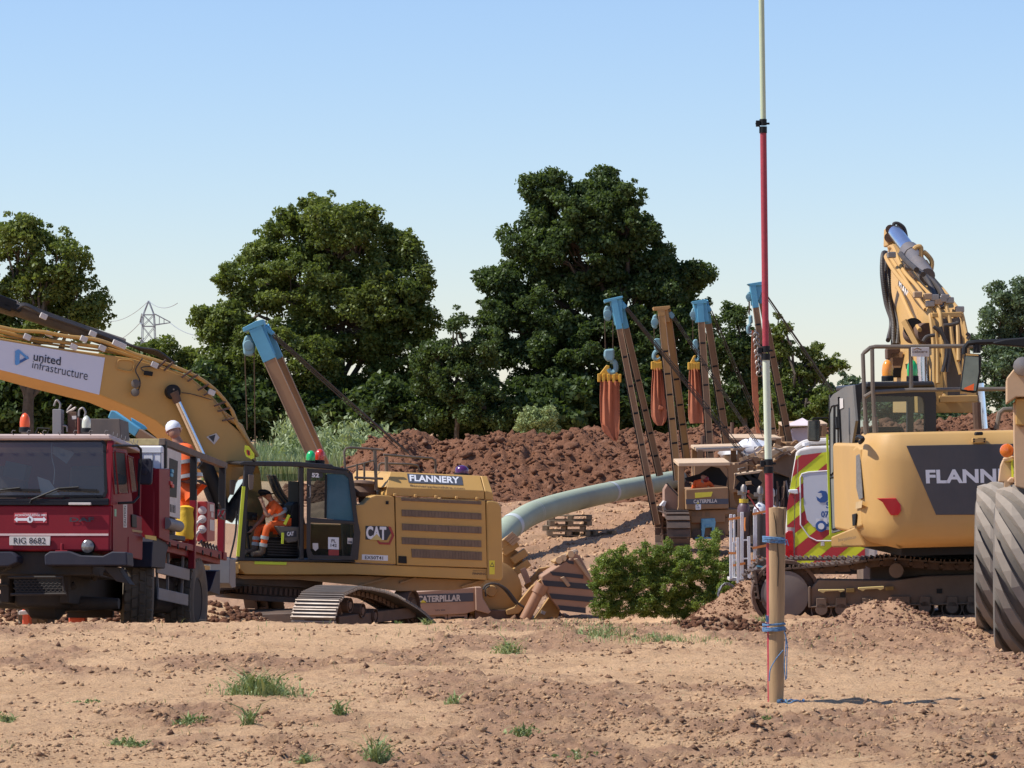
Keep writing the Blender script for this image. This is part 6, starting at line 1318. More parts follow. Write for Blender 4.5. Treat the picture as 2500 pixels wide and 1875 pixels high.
MB().face([g(p, -.268) for p in ((690, 926), (718, 924), (702, 905))]).build('logo_triangle', mat('sticker_yellow', (.7, .6, .05), .5), R1)
sb([(666, 795), (878, 785), (860, 840), (670, 858)], -.256, -.25, 'yellow_notice', mat('sticker_yellow', (.7, .6, .05), .5), 0)
sb([(674, 936), (738, 932), (738, 995), (676, 998)], -.262, -.25, 'white_notice', WHT, 0); text_on('PL', *[g(p, -.27) for p in ((688, 960), (716, 959), (716, 944), (688, 945))], INK, R1, .03); text_on('142', *[g(p, -.27) for p in ((686, 982), (722, 981), (722, 966), (686, 967))], INK, R1, .03)
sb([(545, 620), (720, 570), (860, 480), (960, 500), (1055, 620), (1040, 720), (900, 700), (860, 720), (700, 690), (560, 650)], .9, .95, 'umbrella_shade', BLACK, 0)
sb([(460, 1010), (1200, 985), (1195, 1050), (1030, 1060), (1030, 1150), (620, 1160), (610, 1080), (480, 1040)], -.1, 1.4, 'chassis', DUSTY, .03)
for k, x in enumerate((630, 700, 790)):
    q_ = sb([(x, 1020), (x + 55, 1018), (x + 55, 1078), (x, 1080)], -.11, -.1, 'vent_panel', mat('vent', (.2, .12, .06), .7), 0)
sb([(610, 1100), (1070, 1085), (1070, 1300), (620, 1330)], 0, 1.5, 'rear_case', DUSTY, .03)
LBL = mat('pale_blue', (.16, .42, .55), .5, dust=.1, scale=4)
sb([(740, 1105), (905, 1098), (915, 1150), (895, 1310), (862, 1310), (870, 1210), (790, 1215), (775, 1330), (745, 1335)], -.14, -.0, 'drawbar', LBL, .02)
sb([(665, 1330), (935, 1325), (935, 1345), (665, 1345)], -.2, .2, 'step_bar', LBL, .01)
for (x, y) in ((765, 1125), (880, 1118), (800, 1190), (825, 1190), (852, 1190)): m = MB(); m.lathe(g((x, y), -.14), (0, -1, 0), [(0, .035), (.02, .03)], 10); m.build('bolt', LBL, R1)
sb([(664, 1105), (722, 1103), (722, 1160), (668, 1162)], -.01, 0, 'red_sticker', mat('sticker_red2', (.5, .06, .06), .5), 0); sb([(918, 1092), (1012, 1090), (1014, 1122), (918, 1124)], -.012, 0, 'white_sticker', WHTD, 0)
for x in (690, 960): m = MB(); m.cyl(g((x, 1300), -.1), g((x, 1300), .3), .15, n=14); m.build('roller', TRK, R1, smooth=30)
# winch housing with hoses at its left
sb([(300, 760), (340, 690), (400, 740), (520, 850), (510, 1000), (350, 1000), (330, 1100), (300, 1080)], .3, .9, 'winch_housing', mat('winch_pink', (.25, .13, .09), .7, dust=.4, scale=3), .02)
sb([(250, 950), (300, 890), (330, 900), (310, 960)], .1, .5, 'winch_arm', WHTD, .01); m = MB(); m.tube([g((290, 960), .2), g((340, 1100), .2)], .05, 8); m.build('winch_ram', STEEL, R1)
ribbed(R1, curve([g(p, .1) for p in ((330, 680), (390, 750), (450, 810), (500, 870), (480, 980))]), .02)
# left crawler: seen end-on
zt, zb_ = g((480, 1030), 0).z, gz(K1.M.translation.x, 86.5) - K1.M.translation.z
xa, xb = g((300, 1200), 0).x, g((575, 1200), 0).x
tp = oval(-.9, 3.1, min(zb_, g((400, 1420), 0).z) , zt, n=9); track(R1, tp, xa, xb, TRK, .21, 1, .06)
wheel_disc(R1, ((xa + xb) / 2, -.3, (zt + zb_) / 2), (1, 0, 0), .4, .3)
track(R1, tp, xa + 2.45, xb + 2.45, TRK, .21, 1, .06, links=False)
# driver in orange at the controls
c_ = g((755, 700), .45); H = K1.M
J = {'pelvis': c_ + Vector((0, .1, -.45)), 'chest': c_ + Vector((-.04, 0, -.02)), 'neck': c_ + Vector((.04, -.0, .18)), 'head': g((780, 625), .45), 'shL': c_ + Vector((-.18, 0, .08)), 'elL': c_ + Vector((-.26, .1, -.2)), 'haL': c_ + Vector((-.2, .35, -.3)), 'shR': c_ + Vector((.17, 0, .06)), 'elR': c_ + Vector((.32, .12, -.12)), 'haR': c_ + Vector((.4, .35, -.2)), 'hipL': c_ + Vector((-.1, .15, -.48)), 'knL': c_ + Vector((-.12, .55, -.45)), 'ftL': c_ + Vector((-.12, .65, -.9)), 'hipR': c_ + Vector((.1, .15, -.48)), 'knR': c_ + Vector((.12, .55, -.45)), 'ftR': c_ + Vector((.12, .65, -.9)), 'toe': (0, 1, 0)}
pd = person('person', 'pipelayer driver in an orange vest and red helmet under the open canopy', K1, {k: tuple(v) for k, v in J.items()}, .95, ORG, ORG, 'helmet', mat('helmet_red', (.25, .02, .02), .4), face=(.2, 1, -.1)); pd.matrix_world = K1.M
# striped counterweight and loads to the right of it
def tractor2(label, cr, Y, roof, post_h, dep, extra=None):
    fr = Frame(P(*cr(*roof[0]), Y), yaw=2); r = empty('pipelayer', fr, label, 'pipelayer', TG)
    a, b = fr.y(cr(*roof[0]), 0), fr.y(cr(*roof[1]), 0); D_ = Vector((0, dep, .11)); t = Vector((0, 0, .09))
    MB().loft([a - t * .6, b - t * .6, b + D_ - t * .6, a + D_ - t * .6], [a + t * .3, b + t * .3, b + D_ + t * .3, a + D_ + t * .3]).build('canopy_roof', ROOF, r, bevel=.012)
    for p in (a + Vector((.1, .07, 0)), b + Vector((-.1, .07, 0)), a + D_ + Vector((.1, -.07, 0)), b + D_ + Vector((-.1, -.07, 0))):
        m = MB(); m.beam(p, p - Vector((0, 0, post_h)), .16, .14, up=(0, 1, 0)); m.build('canopy_post', DUSTY, r, bevel=.01)
    W = b.x - a.x; zr = a.z - post_h
    m = MB(); m.bb((a.x - .1, -.2, zr - .1), (b.x + .1, .5, zr + .75)); m.build('fuel_tank', DUSTY, r, bevel=.03)
    m = MB(); m.bb((a.x - .1, .3, zr - .9), (b.x + .1, 3.2, zr)); m.build('chassis', DUSTY, r, bevel=.03)
    m = MB(); m.bb((a.x + .2, 1.9, zr), (b.x - .2, 3.6, zr + .7)); m.build('engine_cover', DUSTY, r, bevel=.04)
    m = MB(); m.bb((b.x + .15, .2, zr - .3), (b.x + 1.1, 2.4, zr + .9)); m.build('counterweight', DUSTY, r, bevel=.03)
    m = MB(); m.cyl((a.x + .4, 2.6, zr + .6), (a.x + .4, 2.6, zr + 1.5), .06, n=10); m.build('exhaust', RUST, r, smooth=30)
    zt = zr - .5; tp = oval(-.6, 3.2, zt - .95, zt + .1)
    track(r, tp, a.x - .6, a.x - .0, TRK, .21, 1, .05, links=False); track(r, tp, b.x + .05, b.x + .6, TRK, .21, 1, .05, links=False)
    return r, fr
tractor2('second pipelayer tractor, its dusty canopy roof just above the nearest one', B6, 96, ((690, 285), (1250, 268)), 1.1, 2.0)
tractor2('third pipelayer tractor, canopy roof seen left of the ranging pole top band', B6, 104, ((1055, 150), (1700, 150)), 1.0, 2.2)
tractor2('furthest pipelayer tractor with a reddish roof under the white awning', A8, 112, ((625, 1440), (1010, 1425)), 1.1, 1.6)
CWF = Frame(P(*B6(1250, 700), 89)); CW = empty('counterweight_tmp', CWF, 'yellow and black striped counterweight frame beside the nearest pipelayer', 'counterweight', 'striped pipelayer counterweights'); CW.name = 'striped_counterweight'
g2 = lambda p, d_=0: CWF.y(B6(*p), d_)
MB().slab([g2(p) for p in ((1160, 570), (1430, 550), (1490, 740), (1480, 840), (1380, 800), (1150, 760), (1165, 620))], (0, .9, 0)).build('ballast_box', DUSTY, CW, bevel=.02)
for a_, b_ in (((1180, 580), (1300, 690)), ((1262, 562), (1440, 710)), ((1350, 558), (1430, 590)), ((1170, 700), (1290, 800)), ((1290, 720), (1440, 815))):
    m = MB(); m.beam(g2(a_, -.012), g2(b_, -.012), .02, .2, up=(0, 0, 1)); m.build('black_stripe', BLACK, CW)
MB().slab([g2(p, -.05) for p in ((1160, 570), (1420, 530), (1480, 525), (1430, 560), (1165, 590))], (0, 1.0, 0)).build('top_plate', ROOF, CW, bevel=.01)
MB().slab([g2(p, -.08) for p in ((1270, 665), (1340, 655), (1345, 700), (1275, 705))], (0, .1, 0)).build('catch_plate', TAN, CW, bevel=.01)
# counterweight / machinery clutter under the cables
MC = Frame(P(*B3(620, 250), 92)); MCR = empty('machine_tmp', MC, 'dusty pipelayer counterweight deck strewn with tools, left of the service van', 'counterweight', None); MCR.name = 'counterweight_deck'
g3 = lambda p, d_=0: MC.y(B3(*p), d_)
MB().slab([g3(p) for p in ((550, 275), (700, 205), (745, 200), (740, 300), (690, 420), (560, 370))], (0, 1.2, 0)).build('side_plate', mat('shade_brown', (.12, .075, .045), .8, dust=.3, scale=3), MCR, bevel=.02)
MB().slab([g3(p, -.1) for p in ((440, 215), (690, 165), (750, 170), (700, 210), (550, 275), (470, 265))], (0, 1.4, 0)).build('deck_plate', ROOF, MCR, bevel=.02)
MB().slab([g3(p, .3) for p in ((560, 380), (690, 420), (680, 700), (560, 700))], (0, 1, 0)).build('lower_frame', BLACK, MCR, bevel=.02)
rr = random.Random(9)
for k in range(26):
    x, y = rr.uniform(180, 720), rr.uniform(150, 350); c = g3((x, y), rr.uniform(-.3, .6)); m = MB()
    if k % 3: m.beam(c, c + Vector((rr.uniform(-.5, .5), rr.uniform(-.3, .3), rr.uniform(-.25, .25))), rr.uniform(.04, .12), rr.uniform(.03, .1))
    else: m.tube(curve([c, c + Vector((.15, 0, .1)), c + Vector((.3, .1, -.1)), c + Vector((.45, 0, -.2))]), .03, 6)
    m.build('machine_part', rr.choice([TAN, DUSTY, RUST, STEEL, ROOF]), MCR, bevel=.005)
for k in range(12):
    x, y = 580 + rr.uniform(0, 100), rr.uniform(440, 650); c = g3((x, y), .2); m = MB(); m.tube([c, c + Vector((rr.uniform(-.1, .1), 0, -.5))], .03, 6); m.build('hydraulic_pipe', rr.choice([RUST, TAN, GREY]), MCR)
# white sacks / helmets of men behind
fr = Frame(P(*B6(1120, 340), 99)); 
for (nm, lb, cx, cy, rx, rz) in (('white_sack', 'white sack lying between the canopies, left one', 1120, 330, .45, .2), ('white_sack', 'pale tarpaulin bundle right of the white sack', 1350, 265, .5, .25)):
    m = MB(); c = fr.y(B6(cx, cy), 0); m.ball(c, (rx, .4, rz), 12, 8); rr2 = random.Random(cx); m.v = [tuple(Vector(v) + Vector((rr2.uniform(-.07, .07), rr2.uniform(-.07, .07), rr2.uniform(-.07, .07)))) for v in m.v]
    o = m.build(nm, WHT, None, smooth=True); o.matrix_world = fr.M; tag(o, lb, 'sack', 'pale bundles among the pipelayers')
fr = Frame(P(*A8(760, 1430), 108)); r = empty('awning', fr, 'small white peaked awning behind the service van', 'awning')
g5 = lambda p, d_=0: fr.y(A8(*p), d_)
pk = g5((790, 1370), .9); cn = [g5((625, 1438), 0), g5((900, 1438), 0), g5((900, 1432), 1.8), g5((640, 1432), 1.8)]; m = MB()
AW = mat('awning_cloth', (.62, .52, .52), .8)
for i in range(4): m.face([cn[i], cn[(i + 1) % 4], pk])
m.build('cloth_roof', AW, r); 
m = MB(); m.slab([g5(p, .3) for p in ((700, 1460), (850, 1450), (850, 1600), (690, 1610), (680, 1540))], (0, .3, 0)); m.build('side_cloth', AW, r, bevel=.05)
# ---------------------------------------------------------------- pipelayer behind the left excavator
K2 = Frame(P(*A6(300, 1500), 68), yaw=6)
R2 = empty('pipelayer', K2, 'dusty yellow pipelayer seen behind the left excavator tail with striped counterweight folded out', 'pipelayer', TG)
h4 = lambda cr, pts, d_=0: [K2.y(cr(*p), d_) for p in pts]
def s2(cr, pts, y0, y1, nm, m_, bev=.015, par=None): return MB().slab(h4(cr, pts, y0), (0, y1 - y0, 0)).build(nm, m_, par or R2, bevel=bev)
PNK = mat('faded_pink_tan', (.36, .22, .15), .75, dust=.4, dcol=(.42, .29, .21), scale=2)
s2(A4, ((380, 1330), (1085, 1275), (1090, 1480), (1000, 1510), (400, 1540)), 0, 1.6, 'body', PNK)
s2(A4, ((440, 1345), (1068, 1326), (1068, 1400), (440, 1422)), -.01, 0, 'name_plate', mat('plate_slate', (.06, .065, .085), .6), 0)
text_on('CATERPILLAR', *[K2.y(A4(*p), -.016) for p in ((576, 1410), (958, 1398), (958, 1340), (576, 1352))], WHTD, R2, .04)
MB().face(h4(A4, ((598, 1412), (652, 1410), (624, 1385)), -.02)).build('logo_triangle', mat('sticker_yellow', (.7, .6, .05), .5), R2)
text_on('USV 524', *[K2.y(A4(*p), -.006) for p in ((732, 1486), (818, 1484), (818, 1470), (732, 1472))], INK, R2, 0)
s2(A4, ((400, 1525), (838, 1518), (838, 1620), (400, 1620)), .05, 1.5, 'louvre_panel', PNK); s2(A4, ((842, 1516), (1016, 1512), (1012, 1620), (842, 1620)), .05, 1.5, 'louvre_panel', PNK)
for x0, x1 in ((735, 815), (868, 985)):
    for k in range(5): m = MB(); m.beam(*h4(A4, ((x0, 1540 + k * 10), (x1, 1538 + k * 10)), .044), .006, .018); m.build('vent_slot', BLACK, R2)
s2(A4, ((1085, 1275), (1140, 1275), (1150, 1370), (1222, 1490), (1200, 1510), (1090, 1480)), -.1, .3, 'bracket_plate', PNK)
K2Y = mat('plain_yellow', (.42, .23, .06), .6, dust=.3, scale=2)
c = K2.y(A6(120, 1360), .2); m = MB(); m.lathe(c, (0, -1, 0), [(-.3, .62), (0, .62), (.03, .55), (.03, .12), (.1, .1)], 36); m.build('winch_drum', K2Y, R2, smooth=30)
s2(A6, ((205, 1080), (260, 1030), (300, 1050), (370, 1100), (340, 1170), (312, 1300), (330, 1440), (200, 1500), (100, 1500), (210, 1280)), .5, 1.2, 'winch_tower', K2Y)
for (x, y) in ((240, 985), (262, 1035), (330, 1100), (350, 1180)): m = MB(); m.box(K2.y(A6(x, y), .45), (.35, .2, .16), (0, -.6, 0)); m.build('valve_bank', K2Y, R2, bevel=.02)
for x in range(4): m = MB(); c = K2.y(A6(225 + x * 16, 975 + x * 14), .3); m.beam(c, c + Vector((.16, 0, .14)), .04, .05); m.build('winch_rib', TAN, R2)
m = MB(); m.beam(K2.y(A6(355, 1190), .4), K2.y(A6(400, 1300), .4), .12, .12, up=(0, 1, 0)); m.build('pawl', PNK, R2, bevel=.01)
s2(A6, ((0, 1500), (250, 1505), (360, 1470), (400, 1500), (350, 1575), (0, 1600)), .0, 1.5, 'lower_frame', RUST)
ribbed(R2, curve(h4(A6, ((60, 1350), (85, 1315), (150, 1305), (220, 1350), (300, 1450), (375, 1500)), -.05)), .022); ribbed(R2, curve(h4(A6, ((165, 1305), (240, 1350), (320, 1450), (385, 1490)), -.1)), .022)
ribbed(R2, curve(h4(A6, ((80, 1400), (80, 1345), (110, 1320))), 5), .02)
# counterweight arms, ram, striped plate
for d_, pts in ((-.1, ((230, 1505), (300, 1480), (420, 1330), (520, 1250), (600, 1215), (600, 1250), (540, 1290), (440, 1390), (330, 1530), (240, 1540))), (.5, ((370, 1320), (480, 1190), (560, 1175), (600, 1195), (500, 1240), (390, 1350)))):
    s2(A6, pts, d_, d_ + .15, 'counterweight_arm', K2Y)
m = MB(); m.tube([K2.y(A6(370, 1575), -.2), K2.y(A6(480, 1360), -.2)], .11, 14); m.build('ram_barrel', mat('ram_brown', (.30, .14, .07), .5, dust=.2), R2, smooth=30)
m = MB(); m.tube([K2.y(A6(470, 1380), -.2), K2.y(A6(505, 1310), -.2)], .14, 14); m.build('ram_head', mat('ram_brown', (.3, .14, .07), .5), R2, smooth=30)
s2(A6, ((430, 1580), (545, 1420), (580, 1370), (640, 1500), (620, 1560), (570, 1560)), .1, .25, 'gusset_arm', K2Y); s2(A6, ((500, 1505), (533, 1518), (520, 1540), (492, 1528)), .08, .1, 'white_tag', WHTD, 0)
s2(A6, ((497, 1250), (720, 1110), (750, 1070), (790, 1100), (880, 1270), (914, 1320), (912, 1408), (795, 1512), (632, 1505), (545, 1390), (500, 1290)), -.2, .5, 'counterweight', mat('stripe_tan', (.32, .17, .10), .7, dust=.25, scale=3), .03)
for (y, x0, x1, sl_, h_) in ((1228, 560, 812, 26, 30), (1300, 500, 870, 30, 42), (1398, 555, 905, 30, 40), (1486, 620, 830, 22, 40), (1142, 680, 740, 8, 24)):
    m = MB(); m.face([K2.y(A6(*p), -.212) for p in ((x0, y - h_ / 2), (x1, y - h_ / 2 + sl_), (x1, y + h_ / 2 + sl_), (x0 + 20, y + h_ / 2))]); m.build('black_stripe', INK, R2)
s2(A6, ((740, 1120), (770, 1115), (880, 1275), (866, 1290)), -.28, -.2, 'edge_beam', TAN); s2(A6, ((590, 1140), (700, 1080), (760, 1068), (770, 1090), (700, 1115), (600, 1160)), -.1, .5, 'top_fitting', K2Y)
s2(A6, ((638, 1262), (668, 1250), (718, 1318), (695, 1332)), -.24, -.2, 'catch_plate', TAN)
for (x, y) in ((630, 1130), (660, 1115), (720, 1085)): m = MB(); m.cyl(K2.y(A6(x, y), -.2), K2.y(A6(x + 30, y - 15), .3), .07, n=10); m.build('hinge', TAN, R2)
# ---------------------------------------------------------------- right excavator
X2 = Frame(P(2390, 1300, 44.7), yaw=3, roll=-1.2)
E2 = empty('excavator', X2, 'yellow excavator seen from behind with a dark name panel across its counterweight', 'excavator')
F = X2
def r2(pts, y0, y1, nm, m_, bev=.01, par=None, cr=B2): return MB().slab([F.y(cr(*p), y0) for p in pts], (0, y1 - y0, 0)).build(nm, m_, par or E2, bevel=bev)
xl = F.y(B2(452, 1100), .55).x; zz = lambda y: F.y(B2(1000, y), 0).z
def plan(ins, z):
    h = -xl; pts = [(-h + ins, 1.3), (-h + ins, .75), (-h + .04 + ins * .9, .42), (-h + .12 + ins * .7, .20), (-h + .26 + ins * .5, .07 + ins * .5), (-h + .45, .01 + ins * .8), (-h + .62, ins), (0, ins * 1.0)]
    pts = pts + [(-x, y) for x, y in pts[-2::-1]]
    return [Vector((x, y, z)) for x, y in pts]
m = MB(); m.rings([plan(.40, zz(1655)), plan(.16, zz(1620)), plan(.05, zz(1560)), plan(.0, zz(1440)), plan(.0, zz(1000)), plan(.02, zz(880)), plan(.06, zz(850)), plan(.09, zz(800)), plan(.13, zz(785)), plan(.24, zz(782))])
m.build('counterweight', YELR, E2, smooth=55)
r2([(778, 885), (1866, 865), (1655, 1402), (1000, 1404)], -.012, .02, 'name_panel', mat('panel_charcoal', (.035, .038, .048), .45, dust=.12, scale=2), .004)
text_on('FLANNERY', *[F.y(B2(*p), -.018) for p in ((925, 1168), (1760, 1160), (1760, 1052), (920, 1066))], WHT, E2, .035)
r2([(555, 1280), (700, 1278), (736, 1330), (738, 1375), (715, 1406), (662, 1408), (630, 1360), (600, 1310)], .0, .05, 'red_reflector', mat('reflector_red', (.55, .01, .015), .3, coat=.5, mott=.05), .01)
r2([(1272, 828), (1375, 826), (1375, 862), (1272, 864)], -.03, .03, 'camera_plate', YELR, .008); r2([(1300, 782), (1352, 780), (1355, 806), (1296, 808)], -.08, .05, 'rear_camera', BLACK, .015)
for x in (1284, 1362): 
    for y in (836, 854): m = MB(); m.cyl(F.y(B2(x, y), -.035), F.y(B2(x, y), -.02), .012, n=8); m.build('bolt', BLACK, E2)
# left flank behind the counterweight
def xs2(pts, x0, x1, nm, m_, bev=.01, par=None, cr=B2): return MB().slab([F.x(cr(*p), x0) for p in pts], (x1 - x0, 0, 0)).build(nm, m_, par or E2, bevel=bev)
m = MB(); m.bb((xl + .02, 1.25, zz(1560)), (-xl - .02, 3.4, zz(860))); m.build('engine_housing', YELR, E2, bevel=.05)
xs2([(352, 960), (372, 905), (405, 880), (428, 900), (436, 1495), (345, 1525)], xl - .012, xl + .3, 'side_cover', YELR, .04)
xs2([(398, 960), (424, 945), (446, 1280), (420, 1290), (400, 1200)], xl - .014, xl, 'side_grille', mat('mesh_grey', (.16, .15, .14), .7, scale=40, mott=.4), .004)
xs2([(368, 1400), (398, 1392), (390, 1480), (372, 1488)], xl - .04, xl - .02, 'pull_handle', BLACK, .006); xs2([(398, 1310), (448, 1295), (440, 1350), (395, 1360)], xl - .034, xl - .03, 'worn_sticker', mat('faded_sticker', (.52, .36, .18), .7), 0)
m = MB(); m.tube(curve([F.x(B2(*p), xl - .05) for p in ((408, 830), (425, 818), (450, 835), (430, 860))]), .03, 8); m.build('tank_cap', BLACK, E2, smooth=True)
zf = zz(1600); cf = F.x(B2(222, 1600), xl).y
m = MB(); m.slab([(xl - .02, 1.2, zz(1500)), (xl - .02, cf, F.x(B2(216, 1565), xl).z), (xl - .02, cf, F.x(B2(230, 1650), xl).z), (xl + .1, 1.2, zz(1655))], (2.9, 0, 0)); m.build('revolving_frame', YELR, E2, bevel=.03, seg=3)
text_on('flanneryplanthire.com', *[F.x(B2(*p), xl - .03) for p in ((265, 1615), (400, 1590), (400, 1555), (265, 1578))], mat('faded_brown', (.12, .075, .04), .7), E2, .01)
m = MB(); m.bb((xl + .5, .6, zz(1720)), (-xl - .5, 4.2, zz(1655) + .03)); m.build('belly_plate', BLACK, E2)
# cab
cy0, cy1 = 2.3, 4.2; cxl = F.y(B2(352, 600), cy0).x; cxr = F.y(B2(1000, 600), cy0).x; czt, czb = F.y(B2(600, 410), cy0).z, zz(1500)
CABM = mat('cab_sunned', (.12, .115, .105), .6, dust=.45, dcol=(.22, .19, .16), scale=2.5)
def ringx(outer, inner, y0, y1, nm, m_, par=None):
    o0, i0 = [F.y(B2(*p), y0) for p in outer], [F.y(B2(*p), y0) for p in inner]; D_ = Vector((0, y1 - y0, 0))
    return MB().rings([o0, [p + D_ for p in o0], [p + D_ for p in i0], i0, o0], cap=False).build(nm, m_, par or E2, bevel=.008)
oc = [(352, 480), (372, 440), (440, 415), (900, 405), (985, 425), (1000, 520), (1000, 800), (352, 800)]; ic = [(432, 560), (440, 530), (470, 512), (880, 515), (905, 530), (915, 570), (915, 790), (432, 800)]
ringx(oc, ic, cy0, cy0 + .10, 'cab_rear_frame', DARK)
MB().face([F.y(B2(*p), cy0 + .05) for p in ic]).build('rear_window', GLS, E2)
m = MB(); m.bb((cxl, cy0, czb), (cxr, cy0 + .1, F.y(B2(600, 800), cy0).z)); m.build('cab_rear_wall', DARK, E2)
m = MB(); m.bb((cxl + .06, cy0 + .02, czt - .1), (cxr - .04, cy1 - .2, czt - .02)); m.build('roof_panel', DARK, E2, bevel=.03); r2([(475, 405), (985, 400), (990, 440), (475, 455)], cy0 - .12, cy0 + .5, 'roof_cap', DARK, .03)
for x in (cxl + .04, cxr - .04): m = MB(); m.beam((x, cy1, czt - .25), (x, cy1 + .15, czb), .09, .09, up=(0, 1, 0)); m.build('cab_front_pillar', DARK, E2)
m = MB(); m.beam((cxl, cy1, czt - .2), (cxr, cy1, czt - .2), .1, .12); m.build('front_header', DARK, E2)
m = MB(); m.bb((cxr - .05, cy0, czb), (cxr, cy1, czb + .9)); m.build('cab_right_wall', DARK, E2)
m = MB(); m.bb((cxl + .3, cy0 + .5, czb + .3), (cxr - .35, cy0 + .65, F.y(B2(600, 745), cy0).z)); m.build('seat_back', BLACK, E2, bevel=.08, seg=3)
# left side of the cab: shell, door with dusty panes
zl = lambda p: F.x(B2(*p), cxl)
sd = MB().rings([[zl(p) for p in q_] for q_ in (((196, 540), (225, 500), (320, 440), (372, 432), (395, 700), (368, 870), (340, 1000), (330, 1510), (216, 1542), (200, 1100)),)] + [[zl(p) + Vector((.04, 0, 0)) for p in q_] for q_ in (((196, 540), (225, 500), (320, 440), (372, 432), (395, 700), (368, 870), (340, 1000), (330, 1510), (216, 1542), (200, 1100)),)]).build('cab_side', CABM, E2, bevel=.006)
DG = mat('dusty_pane', (.13, .14, .13), .25, dust=.5, dcol=(.30, .28, .24), scale=3, spec=.8)
for q_, nm in ((((208, 640), (222, 590), (240, 580), (238, 1080), (212, 1110)), 'front_pane'), (((248, 585), (268, 575), (272, 1060), (250, 1072)), 'rear_pane'), (((212, 1125), (300, 1110), (304, 1490), (226, 1512)), 'lower_pane')):
    MB().face([zl(p) + Vector((-.006, 0, 0)) for p in q_]).build(nm, DG, sd)
    MB().tube([zl(p) + Vector((-.01, 0, 0)) for p in q_ + q_[:1]], .012, 5).build('pane_frame', BLACK, sd)
m = MB(); m.beam(zl((278, 520)) + Vector((-.015, 0, 0)), zl((322, 1505)) + Vector((-.015, 0, 0)), .02, .03, up=(1, 0, 0)); m.build('door_edge', BLACK, sd)
for a_, b_ in (((272, 670), (280, 760)), ((296, 1250), (306, 1340))): m = MB(); m.beam(zl(a_) + Vector((-.03, 0, 0)), zl(b_) + Vector((-.03, 0, 0)), .05, .06, up=(1, 0, 0)); m.build('hinge', BLACK, sd, bevel=.01)
MB().face([zl(p) + Vector((-.012, 0, 0)) for p in ((282, 530), (308, 530), (310, 600), (284, 612))]).build('worn_sticker', WHTD, sd)
m = MB(); m.beam(F.x(B2(182, 800), cxl - .03), F.x(B2(208, 1560), cxl - .03), .03, .02, up=(0, 1, 0)); m.build('lime_strip', LIME, E2)
mx = F.y(B2(84, 770), cy1 + .1)
MB().slab([F.y(B2(*p), cy1 + .1) for p in ((40, 695), (122, 690), (132, 705), (132, 845), (118, 855), (48, 852), (36, 835))], (0, .05, 0)).build('mirror', DARKD, E2, bevel=.015)
MB().face([F.y(B2(*p), cy1 + .095) for p in ((46, 702), (122, 700), (124, 845), (46, 843))]).build('mirror_glass', mat('mirror_glass', (.25, .28, .27), .08, metal=.8, scale=1.5, mott=.4), E2)
m = MB(); m.tube([F.y(B2(*p), cy1 + .1) for p in ((70, 690), (75, 680), (185, 676), (200, 700))], .014, 6); m.build('mirror_arm', BLACK, E2)
beacon(E2, F.y(B2(636, 402), 2.6), .078, .30, mat('amber_glow', (.85, .28, .02), .25, coat=.5)); beacon(E2, F.y(B2(823, 402), 2.6), .078, .30, GRN)
# rails
HR2 = mat('rail_sunned', (.09, .08, .065), .5, dust=.3, scale=6)
def rl2(pts, d_, r=.028, cr=B2, nm='handrail', m_=HR2): MB().tube([F.y(cr(*p), d_) for p in pts], r, 8).build(nm, m_, E2, smooth=True)
rl2([(478, 800), (462, 520), (450, 200), (462, 185), (505, 150), (545, 142), (800, 142), (1200, 138), (1320, 140)], 1.0); rl2([(520, 160), (525, 480), (542, 785)], .95); rl2([(808, 145), (812, 465)], 1.0)
rl2([(462, 520), (520, 485), (800, 468), (1200, 463), (1700, 458)], .97); rl2([(538, 670), (545, 790)], .94, .04); rl2([(470, 700), (478, 800)], .99, .04)
r2([(814, 148), (948, 146), (948, 218), (816, 216)], .93, .95, 'rail_sign', WHTD, .004); text_on('cabcare', *[F.y(B2(*p), .925) for p in ((822, 190), (935, 188), (935, 168), (822, 170))], mat('sign_brown', (.15, .08, .05), .6), E2, .01)
m = MB(); m.tube([F.y(B2(*p), .925) for p in ((828, 168), (855, 152), (890, 166))], .006, 5); m.build('roof_mark', mat('sign_brown', (.15, .08, .05), .6), E2)
# boom: back plate and left web rise away from the camera
LL = [((810, 1760), 3.2), ((800, 1480), 3.2), ((775, 1100), 3.4), ((740, 900), 3.7), ((640, 660), 4.8), ((540, 450), 6.0), ((430, 270), 7.2)]
RR = [((1190, 1760), 3.2), ((1160, 1500), 3.2), ((1090, 1080), 3.4), ((1040, 860), 3.7), ((900, 680), 4.8), ((760, 520), 6.0), ((540, 290), 7.2)]
WL_ = [((430, 1760), 5.2), ((432, 1480), 5.2), ((446, 1150), 5.6), ((420, 850), 6.0), ((405, 650), 6.8), ((392, 450), 7.6), ((382, 270), 8.2)]
L_, R_, W_ = [[F.y(B1(*p), d_) for p, d_ in q_] for q_ in (LL, RR, WL_)]
Z_ = [b + (w - a) for a, b, w in zip(L_, R_, W_)]
MB().rings([list(t) for t in zip(L_, R_, Z_, W_)]).build('boom', YELR, E2, bevel=.01)
pl = [F.y(B1(*p), d_) for p, d_ in (((484, 590), 5.9), ((500, 520), 5.8), ((640, 680), 4.9), ((742, 900), 3.9), ((650, 970), 4.4), ((640, 880), 4.4), ((560, 760), 5.2))]
def webpt(p, k=-.03):                  # point on the left web plane
    a, b, c = L_[2], L_[5], W_[3]; n = (b - a).cross(c - a).normalized(); o, d = F.o, F.d(*B1(*p)); t = (a - o).dot(n) / d.dot(n); q_ = o + d * t; return q_ - d.normalized() * abs(k)
MB().face([webpt(p, .06) for p in ((484, 590), (520, 530), (640, 690), (725, 905), (705, 925), (640, 985), (640, 870), (545, 690))]).build('boom_name_panel', mat('panel_charcoal', (.035, .038, .048), .45), E2)
